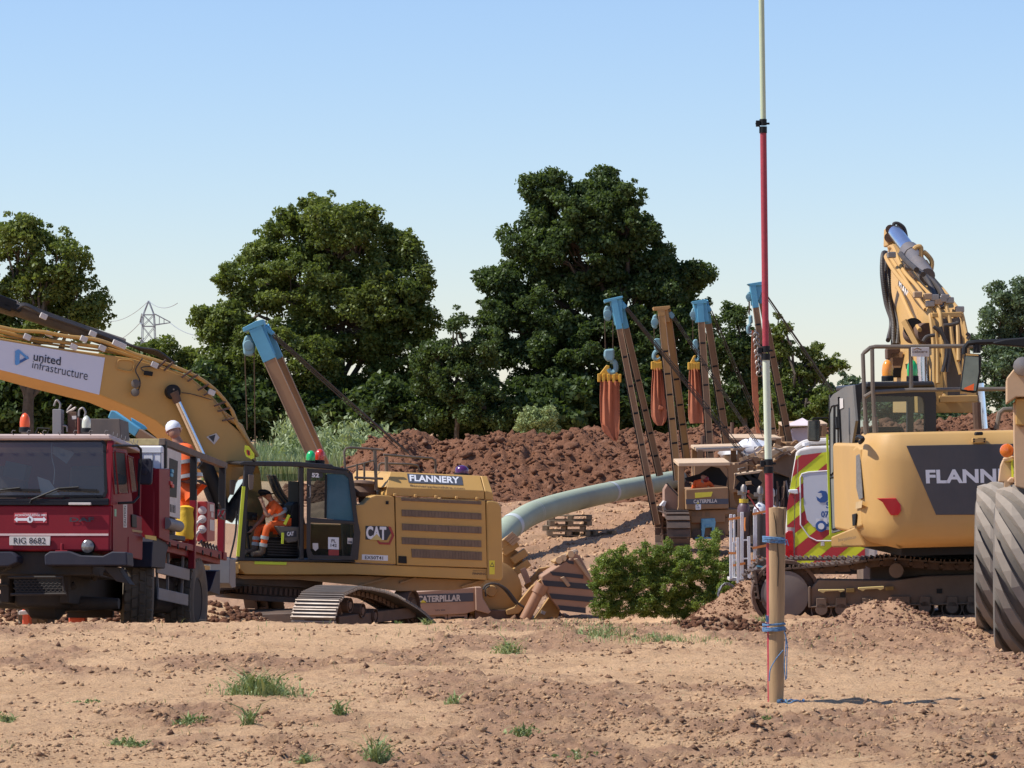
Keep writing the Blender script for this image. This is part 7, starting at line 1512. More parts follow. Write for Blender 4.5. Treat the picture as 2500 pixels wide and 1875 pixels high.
text_on('FLANNERY', webpt((487, 650), .09), webpt((632, 880), .09), webpt((645, 800), .09), webpt((490, 575), .09), WHT, E2, .03)
# stick head and cylinder at the top
s = lambda p, d_: F.y(B1(*p), d_)
MB().slab([s(p, 7.4) for p in ((385, 290), (390, 130), (440, 120), (445, 200), (470, 290))], (0, .4, 0)).build('stick_end', YELR, E2, bevel=.02)
for p in ((410, 145), (495, 140), (400, 215)): m = MB(); m.cyl(s(p, 7.3), s(p, 7.7), .075, n=12); m.build('pin_boss', RUST, E2, smooth=30)
m = MB(); m.tube([s((455, 170), 7.2), s((590, 345), 6.3)], .11, 14); m.build('cylinder_rod', mat('blue_chrome', (.50, .56, .68), .2, metal=.9), E2, smooth=30)
m = MB(); m.tube([s((575, 335), 6.3), s((612, 382), 6.05)], .15, 16); m.tube([s((605, 372), 6.05), s((735, 555), 5.0)], .118, 16); m.build('cylinder_barrel', mat('barrel_grey', (.10, .10, .11), .45, dust=.2), E2, smooth=30)
ribbed(E2, curve([s(p, 7.2) for p in ((450, 130), (440, 95), (480, 92), (530, 130), (550, 200), (548, 260))]), .025)
def pipes(pts, d0, d1, r=.03, m_=YELR, nm='hydraulic_pipe'):
    n = len(pts); ribbed(E2, curve([s(p, d0 + (d1 - d0) * i / (n - 1)) for i, p in enumerate(pts)], 4), r, m_, nm)
for pts in (((1060, 1500), (1085, 1150), (1065, 1000), (1030, 860), (1000, 845)), ((1030, 1420), (960, 1150), (935, 950), (900, 800), (930, 770)), ((900, 1659), (860, 1000), (830, 850), (760, 770)), ((800, 1659), (790, 1150), (760, 900), (740, 850)), ((830, 1500), (820, 1150), (775, 900), (740, 780)), ((1010, 1300), (1000, 1000), (960, 860))): pipes(pts, 2.9, 3.3)
for pts in (((740, 860), (600, 700), (450, 520), (375, 400), (380, 370)), ((720, 850), (560, 620), (430, 420), (390, 370)), ((760, 800), (640, 640), (520, 500), (440, 310), (400, 305)), ((840, 850), (760, 720), (650, 590), (560, 480), (540, 490)), ((1000, 860), (960, 800), (880, 690)), ((670, 1030), (600, 920), (500, 700), (470, 650))): pipes(pts, 3.3, 5.8)
for pts in (((700, 340), (735, 370), (775, 430), (765, 520)), ((620, 320), (640, 300), (680, 305), (680, 420)), ((745, 480), (720, 430), (700, 440))): pipes(pts, 5.6, 5.6, .035)
for k, pts in enumerate((((370, 350), (345, 370), (340, 550), (370, 780), (420, 950), (400, 1080), (390, 1120)), ((380, 420), (365, 560), (400, 800), (435, 980), (435, 1160)), ((395, 470), (400, 700), (440, 850), (480, 1000), (470, 1160)))):
    pipes(pts, 6.2, 5.2, .03, RUB, 'corrugated_hose')
    P_ = curve([s(p, 6.2 - i * (1.0 / (len(pts) - 1))) for i, p in enumerate(pts)], 14); m = MB()
    for i in range(1, len(P_) - 1, 1): d = (P_[i + 1] - P_[i - 1]).normalized(); m.tube([P_[i] - d * .01, P_[i] + d * .01], .036, 8)
    o = m.build('hose_rings', RUB, E2); o['kind'] = 'stuff'
for pts in (((700, 540), (740, 600), (790, 700), (800, 760)), ((730, 560), (800, 620), (860, 700), (880, 750)), ((760, 580), (820, 700), (880, 840)), ((520, 440), (560, 470), (640, 500), (700, 540)), ((500, 360), (560, 430), (640, 500))): pipes(pts, 4.9, 3.9, .04, RUB, 'hose')
for pts in (((790, 1000), (860, 1060), (900, 1150), (905, 1250), (870, 1400)), ((850, 1000), (880, 1100), (930, 1200), (910, 1400)), ((880, 990), (960, 980), (1010, 960), (1000, 920)), ((700, 1130), (730, 1090), (800, 1075)), ((1090, 1110), (1105, 1080), (1080, 1060))): pipes(pts, 2.8, 2.8, .026, RUB, 'hose')
MB().slab([s(p, 3.12) for p in ((850, 930), (1020, 925), (1050, 1150), (1020, 1650), (910, 1650), (870, 1150))], (0, .04, 0)).build('boom_shade_slab', DARKD, E2)  # dark slab standing in for the shade between boom and foot
MB().slab([s(p, 3.1) for p in ((775, 880), (1040, 870), (1040, 915), (778, 920))], (0, .06, 0)).build('pipe_bracket', YELR, E2, bevel=.01); MB().slab([s(p, 2.7) for p in ((840, 1610), (1180, 1605), (1180, 1665), (845, 1670))], (0, .06, 0)).build('pipe_bracket', YELR, E2, bevel=.01)
for (x, y) in ((740, 735), (760, 800), (830, 780), (880, 760), (930, 770), (600, 600), (560, 480), (650, 720), (800, 745), (890, 745), (1020, 850), (420, 370), (1045, 1620), (905, 1620)): m = MB(); m.box(s((x, y), 3.2 if y > 700 else 4.6), (.12, .1, .09)); m.build('pipe_coupling', STEEL if y % 3 else TAN, E2, bevel=.015)
pn = MB(); pn.cyl(s((605, 1060), 4.0), s((740, 1060), 3.4), .15, n=18); pn.build('boom_pin', RUST, E2, smooth=30); m = MB(); m.cyl(s((610, 1010), 3.9), s((612, 1010), 3.6), .14, n=18); m.build('horn', BLACK, E2, smooth=30)
m = MB(); m.tube([s((692, 1240), 3.3), s((706, 1520), 3.3)], .085, 12); m.build('lift_rod', mat('blue_chrome2', (.65, .72, .9), .15, metal=.9), E2, smooth=30); m = MB(); m.tube([s((730, 1250), 3.6), s((742, 1500), 3.6)], .06, 10); m.build('lift_arm', YELR, E2)
m = MB(); m.tube([s((1190, 1500), 3.3), s((1225, 1900), 3.3)], .07, 12); m.build('lift_rod', mat('blue_chrome2', (.65, .72, .9), .15, metal=.9), E2, smooth=30)
for pts, m_ in ((((530, 950), (670, 1200), (690, 1240)), YELR), (((930, 1330), (1010, 1460)), YELR), (((600, 1290), (560, 1350)), YELR)):
    m = MB(); m.beam(s(pts[0], 3.6), s(pts[-1], 3.4), .05, .08); m.build('web_strut', m_, E2)
for (x, y, m_) in ((455, 1270, TAN), (470, 1310, RUST), (480, 1400, BLACK), (440, 1340, TAN), (430, 1240, RUST)): m = MB(); m.box(s((x, y), 4.9), (.2, .2, .16)); m.build('valve', m_, E2, bevel=.02)
rl2([(1302, 560), (1305, 640), (1312, 760)], 2.6, .06, B2, 'upright_tube', RUST); rl2([(1450, 760), (1475, 640), (1505, 615), (1570, 612)], 2.6, .035)
# undercarriage turned across: frame whose local x points at the camera
V2 = Frame(P(1845, 1500, 46.6), yaw=-91)
V = empty('undercarriage_tmp', V2, 'x', 'x'); V.parent = E2; V.matrix_parent_inverse = E2.matrix_world.inverted(); V.name = 'undercarriage'
for k_ in ('label', 'category'): del V[k_]
vp = lambda p, d_=0, cr=B4: V2.x(cr(*p), d_)
topb = [vp(p) for p in ((-60, 735), (0, 700), (300, 680), (600, 655), (850, 615), (1030, 600), (1250, 620), (1500, 640), (1790, 640))]
zb2 = vp((600, 1165)).z; ylen = 5.1
path = [(topb[-1].y + 1.0, topb[-1].z + .02), (ylen - .35, topb[-1].z + .0)] + [(ylen - .2 + .35 * math.cos(t), (topb[-1].z + zb2) / 2 + (topb[-1].z - zb2) / 2 * math.sin(t)) for t in (1.0, .5, 0, -.5, -1.0)] + [(ylen - .4, zb2), (.55, zb2), (.25, zb2 + .08), (.03, zb2 + .38), (0, zb2 + .6)]
path = path[::-1]; path = [(p[0], p[1]) for p in path] ; loop = [(p.y, p.z) for p in topb][::-1] + path if False else [(p.y, p.z) for p in topb] + path[::-1]
track(V, loop[::-1], -.6, 0, TRK, .205, 3, .03)
track(V, oval(0, ylen, zb2, topb[2].z)[::1], -3.2, -2.6, TRK, .205, 3, .03, links=False)
def vs2(pts, x0, x1, nm, m_, bev=.01): return MB().slab([vp(p, x0) for p in pts], (x1 - x0, 0, 0)).build(nm, m_, V, bevel=bev)
FRM = mat('frame_mud', (.12, .08, .055), .8, dust=.45, dcol=(.24, .16, .11), scale=2, mott=.2)
vs2([(270, 862), (345, 780), (1000, 790), (1300, 750), (2400, 715), (2500, 1000), (1000, 1020), (270, 1042)], -.45, -.05, 'track_frame', FRM, .02)
vs2([(270, 855), (290, 850), (290, 1045), (270, 1045)], -.05, -.0, 'frame_flange', FRM); vs2([(270, 1030), (2400, 985), (2400, 1000), (270, 1045)], -.05, .0, 'frame_flange', FRM)
wheel_disc(V, (vp((75, 930)).y, 0, 0) and Vector((-.3, vp((75, 930)).y, vp((75, 930)).z)), (1, 0, 0), .47, .4)
m = MB(); c = vp((60, 930), -.02); m.lathe(c, (1, 0, 0), [(-.3, .33), (.0, .33), (.02, .25), (.03, .02)], 28); m.build('final_drive', mat('hub_grey', (.11, .10, .10), .6, dust=.3), V, smooth=30)
for x in (375, 552, 787, 1035, 1120, 1300, 1545, 1730, 1900, 2100, 2300):
    c = vp((x, 1062 if x < 900 else 1045), -.3); wheel_disc(V, c, (1, 0, 0), .14, .5, 'track_roller', FRM); m = MB(); m.cyl(c + Vector((.2, 0, .02)), c + Vector((.3, 0, .02)), .085, n=14); m.box(c + Vector((.27, 0, .1)), (.06, .14, .14)); m.build('roller_cap', FRM, V, bevel=.008)
m = MB(); m.cyl(vp((1062, 712), -.4), vp((1062, 712), .02), .10, n=18); m.build('carrier_roller', FRM, V, smooth=30)
STP = mat('pale_step', (.55, .42, .16), .6, dust=.2, scale=8)
for x0, x1, y in ((360, 592, 880), (717, 945, 862)):
    vs2([(x0, y), (x1, y - (12 if x0 > 500 else 2)), (x1, y + 8), (x1 - 35, y + 24), (x1 - 60, y + 10), (x0 + 60, y + 16), (x0 + 40, y + 32), (x0, y + 14)], .0, .12, 'step', STP, .004)
    vs2([(x1 + 20, y - 8), (x1 + 90, y - 10), (x1 + 90, y + 24), (x1 + 20, y + 26)], -.04, .01, 'ochre_patch', mat('ochre_patch', (.22, .14, .04), .8), 0)
for x, y in ((582, 928), (1450, 895)): vs2([(x - 24, y - 20), (x + 24, y - 20), (x + 24, y + 22), (x - 24, y + 22)], -.04, -.03, 'frame_hole', BLACK, .005)
m = MB(); m.lathe(vp((1750, 700), -1.65) , (0, 0, 1), [(-.1, .9), (.25, .9), (.3, .75), (.45, .75)], 30); m.build('slewing_ring', BLACK, V, smooth=30)
m = MB(); m.bb((-2.7, 1.6, zb2 + .3), (-.5, 3.6, zb2 + .75)); m.build('car_body', FRM, V, bevel=.03)
# ---------------------------------------------------------------- dump truck at the right edge
DX = Frame(P(2480, 1550, 36.2), yaw=-8)
D_T = empty('dump_truck', DX, 'dusty dump truck at the right edge with big chevron tyres and a wing mirror', 'dump truck')
TY2 = mat('dusty_tyre', (.23, .19, .15), .9, dust=.6, dcol=(.34, .28, .22), scale=3)
dp = lambda p, d_=0, cr=B4: DX.y(cr(*p), d_)
def dwheel(px_left, py_top, py_bot, d_, w_=.80):
    a, b = DX.y((px_left, py_top), d_), DX.y((px_left, py_bot), d_); Rr = (a.z - b.z) / 2; e = bpy.data.objects.new('wheel', None); COL.objects.link(e); e.parent = D_T
    tyre(e, Vector((a.x + w_ / 2, d_ + Rr * .0, (a.z + b.z) / 2)), (1, -.02, 0), Rr - .05, w_, 15, mat('tyre_dark', (.08, .072, .065), .9, dust=.5, dcol=(.26, .21, .16), scale=3), lugm=TY2, hub=TAN, depth=.065, angle=-1.0, rimr=.42, lugw=1.6)
dwheel(2432, 1184, 1621, 0); dwheel(2386, 1177, 1560, 4.6)
DTN = mat('dump_tan', (.52, .33, .18), .7, dust=.4, dcol=(.50, .36, .24), scale=2)
def ds(pts, y0, y1, nm, m_=DTN, bev=.015, cr=B2): return MB().slab([DX.y(cr(*p), y0) for p in pts], (0, y1 - y0, 0)).build(nm, m_, D_T, bevel=bev)
ds([(1527, 380), (1590, 300), (1605, 272), (1700, 270), (1700, 520), (1600, 520), (1527, 570)], -.5, 1.5, 'cab_corner')
ds([(1596, 530), (1700, 530), (1700, 735), (1596, 732)], -.4, 1.2, 'cab_side', YEL); ds([(1578, 560), (1600, 555), (1625, 735), (1650, 740), (1700, 740), (1700, 1220), (1590, 1190), (1582, 900)], -.3, .3, 'body_post')
ds([(1465, 1160), (1480, 1040), (1500, 990), (1560, 975), (1582, 960), (1582, 1190), (1510, 1232), (1505, 1160)], .2, .9, 'mudguard'); ds([(1500, 980), (1575, 960), (1585, 1000), (1505, 1010)], .15, .9, 'mudguard_lip')
m = MB(); m.lathe(dp((1530, 922), .0, B2), (0, -1, 0), [(-.1, .05), (.01, .075), (.03, .068), (.045, .04), (.05, .01)], 24); m.build('indicator_lamp', AMB, D_T, smooth=True)
ds([(1560, 1010), (1580, 990), (1582, 1130), (1566, 1140)], .1, .18, 'lime_strip', LIME, 0); ds([(1530, 1150), (1560, 1120), (1590, 1125), (1585, 1165), (1545, 1170)], .0, .2, 'bracket')
m = MB(); m.lathe(dp((1648, 290), -.5, B2), (0, -1, 0), [(0, .1), (.06, .1), (.08, .03)], 12); m.build('body_pin', STEEL, D_T, smooth=30)
mr = ds([(1215, 190), (1325, 198), (1340, 215), (1335, 330), (1310, 480), (1290, 492), (1195, 478), (1178, 465), (1195, 330)], -.3, -.2, 'mirror', BLACK, .02)
MB().face([DX.y(B2(*p), -.306) for p in ((1222, 212), (1318, 220), (1320, 330), (1298, 474), (1190, 462), (1205, 330))]).build('mirror_glass', mat('mirror_face', (.16, .17, .16), .12, metal=.7, scale=1.2, mott=.5), mr)
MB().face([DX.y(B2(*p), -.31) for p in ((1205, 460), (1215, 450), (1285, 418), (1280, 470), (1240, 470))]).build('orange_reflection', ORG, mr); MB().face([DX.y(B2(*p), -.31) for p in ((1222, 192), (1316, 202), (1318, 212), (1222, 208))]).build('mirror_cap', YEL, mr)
m = MB(); m.tube([DX.y(B2(*p), -.28) for p in ((1212, 200), (1215, 150), (1240, 118), (1300, 110), (1450, 105), (1660, 95))], .028, 8); m.build('mirror_arm', BLACK, D_T, smooth=True)
ds([(1420, 108), (1520, 85), (1700, 68), (1700, 150), (1440, 128)], -.35, -.2, 'arm_shroud', BLACK, .02); m = MB(); m.tube([DX.y(B2(*p), -.26) for p in ((1305, 118), (1305, 190))], .04, 8); m.build('mirror_stem', BLACK, D_T)
# ---------------------------------------------------------------- service van behind
VN = Frame(P(*B3(700, 1100), 54), yaw=-5.5)
VA = empty('van', VN, 'white service van with red and yellow chevrons on its rear doors', 'van')
vg = lambda p, d_=0: VN.y(B3(*p), d_)
body = [(655, 1120), (650, 900), (668, 660), (705, 420), (740, 215), (765, 185), (860, 165), (1000, 160), (1300, 155), (1340, 185), (1380, 420), (1400, 900), (1400, 1120)]
MB().slab([vg(p) for p in body], (0, 5.2, 0)).build('body', WHTD, VA, bevel=.05, seg=3)
def clip(poly, a, b, c):               # keep a*x+b*y<=c
    out = []
    for i in range(len(poly)):
        p, q_ = poly[i], poly[(i + 1) % len(poly)]; dp_, dq = a * p[0] + b * p[1] - c, a * q_[0] + b * q_[1] - c
        if dp_ <= 0: out.append(p)
        if dp_ * dq < 0: t = dp_ / (dp_ - dq); out.append((p[0] + (q_[0] - p[0]) * t, p[1] + (q_[1] - p[1]) * t))
    return out
YG = mat('chevron_yellow', (.66, .70, .03), .5, mott=.04); RG = mat('chevron_red', (.42, .03, .035), .5, mott=.05)
def chev(region, nm, k0):
    o = MB().face([vg(p, -.012) for p in region]).build(nm, YG, VA)
    for k in range(-3, 14):
        c0 = 560 + k * 236 + k0; r_ = clip(clip(region, .83, 1, c0 + 118), -.83, -1, -c0)
        if len(r_) >= 3: MB().face([vg(p, -.018) for p in r_]).build('red_chevron', RG, o)
chev([(730, 1118), (735, 560), (760, 330), (758, 240), (990, 210), (1230, 205), (1290, 240), (1300, 1060), (1230, 1080)], 'rear_door', 92); chev([(668, 820), (668, 660), (700, 460), (725, 340), (742, 240), (755, 240), (750, 400), (730, 560), (726, 820)], 'side_strip', 92)
MB().face([vg(p, -.026) for p in ((775, 420), (790, 385), (840, 372), (1000, 362), (1250, 360), (1250, 930), (1010, 930), (900, 928), (850, 895), (780, 800))]).build('door_recess_line', WHTD, VA) if False else MB().tube([vg(p, -.02) for p in ((1010, 362), (840, 374), (788, 388), (775, 420), (778, 800), (850, 900), (910, 930), (1030, 930))], .012, 6).build('door_recess_line', WHT, VA)
MB().face([vg(p, -.024) for p in ((785, 395), (840, 378), (1200, 362), (1200, 840), (950, 842), (880, 815), (830, 760), (805, 640), (800, 420))]).build('logo_panel', mat('logo_panel', (.56, .58, .63), .5, mott=.02), VA)
BLU = mat('logo_blue', (.03, .09, .28), .5)
wr = [(905, 570), (935, 590), (955, 570), (948, 545), (915, 540), (945, 522), (985, 530), (1000, 560), (1100, 570), (1100, 600), (1000, 600), (975, 620), (940, 622), (915, 605)]
MB().face([vg(p, -.03) for p in wr]).build('wrench_mark', BLU, VA)
text_on('S', vg((985, 668), -.03), vg((1015, 668), -.03), vg((1015, 615), -.03), vg((985, 615), -.03), BLU, VA, .03); text_on('07', vg((944, 740), -.03), vg((1008, 740), -.03), vg((1008, 690), -.03), vg((944, 690), -.03), BLU, VA, .04)
MB().face([vg(p, -.03) for p in ((908, 815), (908, 785), (925, 760), (985, 758), (1004, 785), (1050, 790), (1050, 815))]).build('car_mark', BLU, VA)
for p in ((932, 772), (965, 770)): MB().box(vg(p, -.033), (.12, .002, .09)).build('car_mark_window', WHT, VA)
m = MB(); m.cyl(vg((945, 812), -.038), vg((945, 812), -.03), .09, n=16); m.build('car_mark_wheel', BLU, VA); m = MB(); m.cyl(vg((945, 812), -.045), vg((945, 812), -.038), .05, n=16); m.build('car_mark_hub', WHT, VA)
MB().slab([vg(p, -.03) for p in ((655, 870), (675, 850), (715, 848), (722, 900), (724, 1100), (660, 1060), (650, 1020))], (0, .06, 0)).build('tail_lamp', mat('tail_red', (.45, .01, .015), .2, coat=.6, scale=9, mott=.4), VA, bevel=.01)
MB().slab([vg(p, -.05) for p in ((680, 515), (755, 512), (760, 550), (735, 552), (680, 540))], (0, .07, 0)).build('door_hinge', WHT, VA, bevel=.015); MB().slab([vg(p, -.03) for p in ((942, 935), (972, 932), (972, 972), (942, 974))], (0, .03, 0)).build('lock', WHTD, VA, bevel=.01)
MB().slab([vg(p, .2) for p in ((680, 1120), (1380, 1120), (1380, 1200), (680, 1200))], (0, 4, 0)).build('underbody', BLACK, VA)
for x in (720, 1330):
    e = bpy.data.objects.new('wheel', None); COL.objects.link(e); e.parent = VA; c = vg((x, 1190), 1.1); tyre(e, c, (1, 0, 0), .34, .22, 20, TYR, blocks=True, depth=.008)
MB().tube(curve([vg(p, .6) for p in ((740, 190), (790, 150), (850, 130), (1000, 120))]), .05, 8).build('roof_rack', WHTD, VA)
for k in range(4): m = MB(); c = vg((800 + k * 34, 150 + (k % 3) * 10), .5 + k * .2); m.beam(c, c + Vector((.5, .6, .05 + .03 * (k % 2))), .06, .05); m.build('roof_load', [WHT, TAN, STEEL][k % 3], VA, bevel=.005)
# ---------------------------------------------------------------- gas bottle rack with ladder and hose coil
GF = Frame(P(*B3(300, 1250), 51.5)); gg = lambda p, d_=0: GF.y(B3(*p), d_)
GR = empty('bottle_rack', GF, 'white steel rack strapped round gas bottles beside the wooden post', 'rack')
for x, y0, y1, w_, d_ in ((214, 716, 1240, 24, 0), (242, 718, 1236, 16, .4), (304, 698, 1245, 26, 0), (410, 670, 1250, 30, 0), (232, 940, 1240, 10, .1)):
    MB().beam(gg((x, y0), d_), gg((x, y1), d_), w_ / 3.318 / 162, .05, up=(0, 1, 0)).build('rack_post', WHT, GR, bevel=.004)
MB().slab([gg(p, -.02) for p in ((285, 1285), (412, 1268), (412, 1340), (292, 1358))], (0, .3, 0)).build('base_plate', WHTD, GR, bevel=.006)
MB().slab([gg(p) for p in ((200, 1230), (430, 1238), (430, 1262), (200, 1254))], (0, .5, 0)).build('rack_floor', WHTD, GR, bevel=.006)
for (x, c_) in ((320, (.5, .03, .03)), (340, (.03, .35, .12))):
    MB().face([gg(p, -.03) for p in ((x - 8, 1315), (x, 1290), (x + 8, 1315), (x, 1342))]).build('diamond_label', mat('dia%d' % x, c_, .5), GR)
STR = mat('orange_strap', (.70, .25, .07), .7)
for (x0, x1, y, sk) in ((195, 290, 756, -14), (388, 500, 715, -24), (195, 260, 1030, 0), (388, 500, 990, -22), (230, 330, 1130, -18), (365, 500, 1096, -22)): MB().beam(gg((x0, y), -.05), gg((x1, y + sk), -.05), .012, .035).build('strap', STR, GR)
MB().beam(gg((410, 1130), -.05), gg((500, 1148), -.05), .012, .025).build('strap', BLUE, GR); MB().tube(curve([gg(p, -.06) for p in ((330, 740), (326, 800), (330, 850))]), .014, 6).build('strap_tail', STR, GR)
MB().tube(curve([gg(p, -.04) for p in ((425, 1010), (420, 1040), (440, 1052), (448, 1040))]), .008, 6).build('strap_hook', STEEL, GR)
def bottle(label, x, w_, ysh, ybot, d_, body, top, val=True):
    c = gg((x, ybot), d_); zt = gg((x, ysh), d_).z - c.z; rr_ = w_ / 2 / 3.318 / 162
    o = empty('gas_bottle', GF.M @ c, label, 'gas bottle', 'gas bottles in the white rack')
    m = MB(); m.lathe((0, 0, 0), (0, 0, 1), [(0, rr_ * .9), (.03, rr_), (zt - .16, rr_)], 20); m.build('cylinder', body, o, smooth=30)
    m = MB(); m.lathe((0, 0, zt - .16), (0, 0, 1), [(0, rr_), (.08, rr_ * .92), (.14, rr_ * .6), (.16, rr_ * .3), (.19, rr_ * .28)], 20); m.build('shoulder', top, o, smooth=True)
    if val:
        m = MB(); m.lathe((0, 0, zt + .02), (0, 0, 1), [(0, .035), (.1, .035), (.12, .05), (.2, .045), (.24, .02)], 12); m.box((-.03, 0, zt + .13), (.12, .07, .06)); m.build('valve', STEEL if ysh < 640 else WHTD, o, smooth=30)
    return o
PURB = mat('maroon_bottle', (.06, .025, .045), .4, dust=.15, scale=5); BRB = mat('brown_bottle', (.05, .03, .035), .5, dust=.2, scale=5); GRB = mat('slate_bottle', (.03, .035, .05), .5, dust=.2, scale=5)
b_ = bottle('maroon-shouldered gas bottle with a silver regulator, left in the white rack', 318, 108, 612, 1225, .22, BRB, PURB); m = MB(); m.lathe((0, 0, gg((318, 612), .22).z - gg((318, 1225), .22).z - .02), (0, 0, 1), [(0, .07), (.06, .07)], 14); m.build('yellow_collar', mat('collar_yellow', (.5, .36, .03), .5), b_)
MB().slab([(-.05, -.04, 1.25), (.0, -.05, 1.2), (.05, -.04, 1.28), (.03, -.04, 1.5), (-.02, -.04, 1.52)], (0, .06, 0)).build('regulator_cover', WHTD, b_, bevel=.02) if False else None
bottle('white-shouldered slate gas bottle next to the ranging pole, in the white rack', 450, 118, 625, 1215, .2, GRB, WHT); bottle('white-shouldered slate gas bottle furthest right in the rack, behind the post', 545, 108, 640, 1215, .35, GRB, WHT)
MB().tube(curve([gg(p, .1) for p in ((345, 560), (380, 600), (420, 660), (470, 720))]), .012, 6).build('gas_hose', mat('hose_red', (.4, .05, .04), .6), GR, smooth=True)
MB().slab([gg(p, .1) for p in ((350, 522), (366, 522), (366, 545), (350, 545))], (0, .04, 0)).build('red_cap', mat('hose_red', (.4, .05, .04), .6), GR, bevel=.008)
LD = empty('ladder', GF, 'short white ladder hanging in front of the bottle rack', 'ladder')
for a_, b_ in (((268, 905), (278, 1530)), ((358, 895), (368, 1520))): MB().beam(gg(a_, -.14), gg(b_, -.14), .045, .03, up=(0, 1, 0)).build('rail', WHT, LD, bevel=.003)
for a_, b_ in (((275, 1525), (366, 1515)), ((276, 1435), (366, 1425)), ((315, 925), (355, 922)), ((318, 1075), (352, 1072)), ((230, 945), (268, 942)), ((235, 1085), (268, 1085)), ((326, 1262), (364, 1260))): MB().beam(gg(a_, -.14), gg(b_, -.14), .02, .022).build('rung', WHT, LD)
HC = None; m = MB(); q = random.Random(4); pts = []
for k in range(11 * 14):
    t = k / 14 * 2 * math.pi; cx, cy = 183 + q.uniform(-4, 4), 1358; rx, ry = 70 + q.uniform(-6, 6), 92 + q.uniform(-8, 8); pts.append(gg((cx + rx * math.cos(t), cy + ry * math.sin(t) + (12 if math.sin(t) < 0 else 0)), -.2 + .14 * math.sin(k * .31)))
m.tube(pts, .012, 6); m2 = m.build('hose_coil', mat('hose_grey', (.10, .10, .115), .5, scale=8, mott=.5), None, smooth=True); m2.matrix_world = GF.M; tag(m2, 'coil of grey and red gas hose hung on the bottle rack', 'hose')
# ---------------------------------------------------------------- wooden post, ranging pole, rope
YP = 25.0; gp = gz(P(1895, 1740, YP).x, YP)
PF = Frame(Vector((P(1895, 1740, YP).x, YP, gp)))
WOODP = mat('round_post', (.36, .23, .115), .8, scale=9, mott=.28, bump=.004, bscale=30)
n_ = WOODP.node_tree
for nd in n_.nodes:
    if nd.type == 'TEX_COORD':
        mp = n_.nodes.new('ShaderNodeMapping'); mp.inputs['Scale'].default_value = (1.6, 1.6, .12)
        for l in list(nd.outputs['Object'].links): n_.links.new(mp.outputs[0], l.to_socket)
        n_.links.new(nd.outputs['Object'], mp.inputs[0]); break
q = random.Random(8); rings_ = []; H_ = P(0, 1240, YP).z - gp
for i in range(26):
    z = -.15 + (H_ + .15) * i / 25; t = z / H_; lean = .010 * t
    rings_.append([(lean + (.0545 + .008 * t ** 2 + .0015 * math.sin(i * 1.3 + k) + q.uniform(-.001, .001)) * math.cos(2 * math.pi * k / 28), (.0545 + .008 * t ** 2 + q.uniform(-.001, .001)) * math.sin(2 * math.pi * k / 28), z + (q.uniform(-.006, .008) if i == 25 else 0)) for k in range(28)])
po = MB().rings(rings_).build('wooden_post', WOODP, None, smooth=60); po.matrix_world = PF.M; tag(po, 'round wooden stake driven into the soil, bound with blue rope', 'post')
fpx = lambda p, d_, cr: PF.y(cr(*p), d_)
m = MB()
for a_ in ([(560, 700), (575, 780), (580, 860), (590, 905)], [(590, 940), (600, 1100), (592, 1300)], [(640, 680), (635, 800), (640, 880)]): m.tube([fpx(p, -.062, B3) for p in a_], [.002, .004, .003, .001][:len(a_)], 5)
o = m.build('drying_crack', mat('crack', (.03, .02, .012), .9), po)
RP = empty('ranging_pole', PF, 'tall red and white telescopic pole tied beside the wooden stake', 'pole')
PW_ = mat('pole_white', (.62, .66, .50), .55, scale=8, mott=.05); PWT = mat('pole_grey_white', (.50, .55, .36), .55, mott=.05); PRD = mat('pole_red', (.36, .035, .05), .6, scale=40, mott=.15)
pc = lambda x, y: PF.y((x, y), .085)
segs = [(('pale_section', PWT), (1858, -60), (1863.5, 300), .0205), (('red_section', PRD), (1863.5, 320), (1869.5, 850), .024), (('white_section', PW_), (1870, 870), (1876, 1130), .0265), (('red_section', PRD), (1877, 1150), (1880, 1320), .029), (('red_section', PRD), (1880, 1320), (1884, 1760), .029)]
for (nm, m_), a_, b_, r_ in segs: MB().cyl(pc(*a_), pc(*b_), r_, n=20).build(nm, m_, RP, smooth=30)
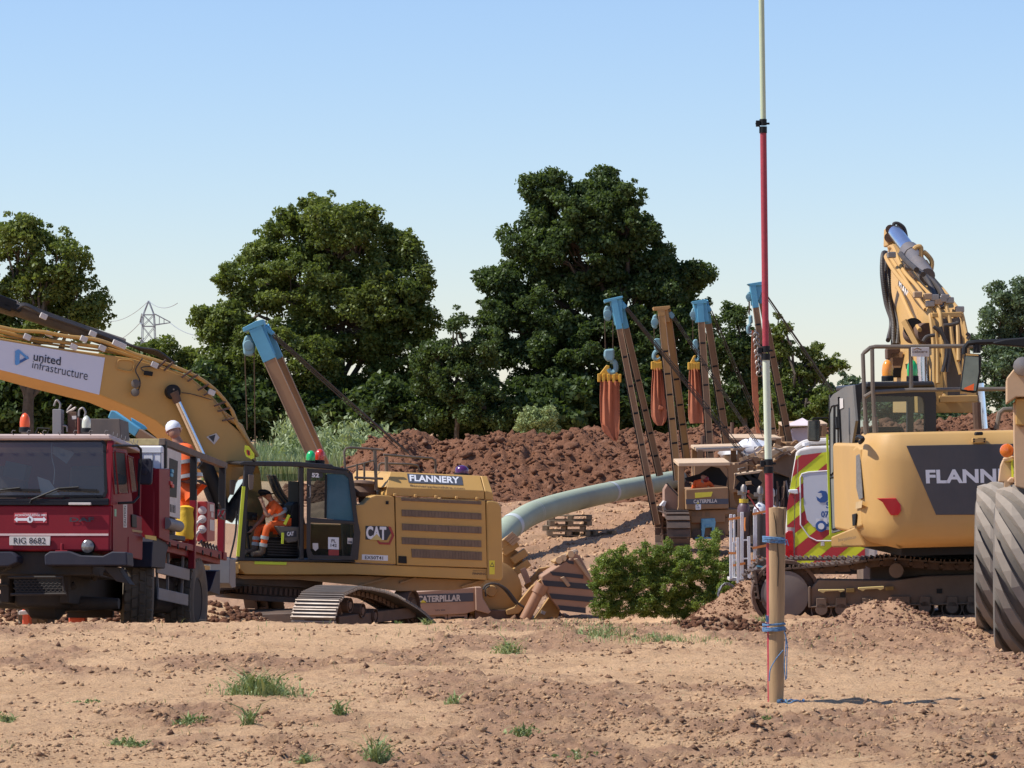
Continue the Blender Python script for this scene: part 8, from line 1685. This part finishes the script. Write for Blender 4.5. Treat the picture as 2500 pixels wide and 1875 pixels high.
for (x, y, r_) in ((1863, 308, .027), (1869.5, 862, .031), (1876.5, 1138, .033)):
    m = MB(); m.cyl(pc(x, y - 17), pc(x, y - 2), r_, n=20); m.cyl(pc(x, y + 1), pc(x, y + 17), r_ * 1.06, n=20); o = m.build('clamp', BLACK, RP, smooth=30)
    m = MB(); c = pc(x, y - 6); m.box(c + Vector((-r_ - .012, -.01, 0)), (.03, .03, .045)); m.cyl(c + Vector((-r_ - .03, -.01, 0)), c + Vector((r_ + .02, -.01, 0)), .008, n=8); m.build('clamp_screw', BLACK, o, bevel=.004)
# rope
RPM = mat('blue_rope', (.10, .20, .34), .8, scale=60, mott=.5, bump=.002, bscale=120)
rope = MB(); q = random.Random(2)
def turns(zc, n, tilt, w=.05):
    pts = []
    for k in range(n * 16): t = 2 * math.pi * k / 16; e = .02 if math.cos(t) < -.2 else 0; pts.append(((.066 + e) * math.cos(t) - e * .6, .07 * math.sin(t) + (.05 if math.sin(t) > .2 else 0), zc + w * (k / (n * 16) - .5) + tilt * math.cos(t) + q.uniform(-.002, .002)))
    rope.tube(pts, .0052, 6)
z1 = fpx((580, 925), 0, B3).z; z2 = fpx((440, 365), 0, B7).z; turns(z1, 5, -.008, .045); turns(z2 + .0, 4, .004, .028); turns(z2 + .035, 2, .004, .014)
R_o = rope.build('rope', RPM, None, smooth=True); R_o.matrix_world = PF.M; tag(R_o, 'blue rope wound round the wooden stake and pole in two places', 'rope')
for pts in (((515, 390), (530, 450), (525, 560), (515, 700), (525, 840)), ((520, 400), (540, 500), (538, 650), (535, 830)), ((505, 560), (440, 640), (385, 740), (372, 850)), ((365, 320), (355, 280), (345, 235), (350, 300), (362, 240), (366, 300))):
    MB().tube(curve([fpx(p, -.068, B7) for p in pts]), .0045, 6).build('loose_end', RPM, R_o, smooth=True)
for pts in (((485, 915), (650, 920), (672, 945), (680, 968)), ((640, 930), (660, 950), (652, 965))): MB().tube(curve([fpx(p, -.07, B3) for p in pts]), .0045, 6).build('loose_end', RPM, R_o, smooth=True)
m = MB(); pts = []
for k in range(60):
    t = k / 6; pts.append((.02 + .09 * math.cos(t) * (.5 + k / 90) + k * .0025, -.07 + .04 * math.sin(t * 1.3), .02 + .012 * math.sin(k * .7) + .01))
m.tube(pts, .006, 6); o = m.build('rope', RPM, None, smooth=True); o.matrix_world = PF.M; tag(o, 'heap of dark blue rope lying at the foot of the wooden stake', 'rope')
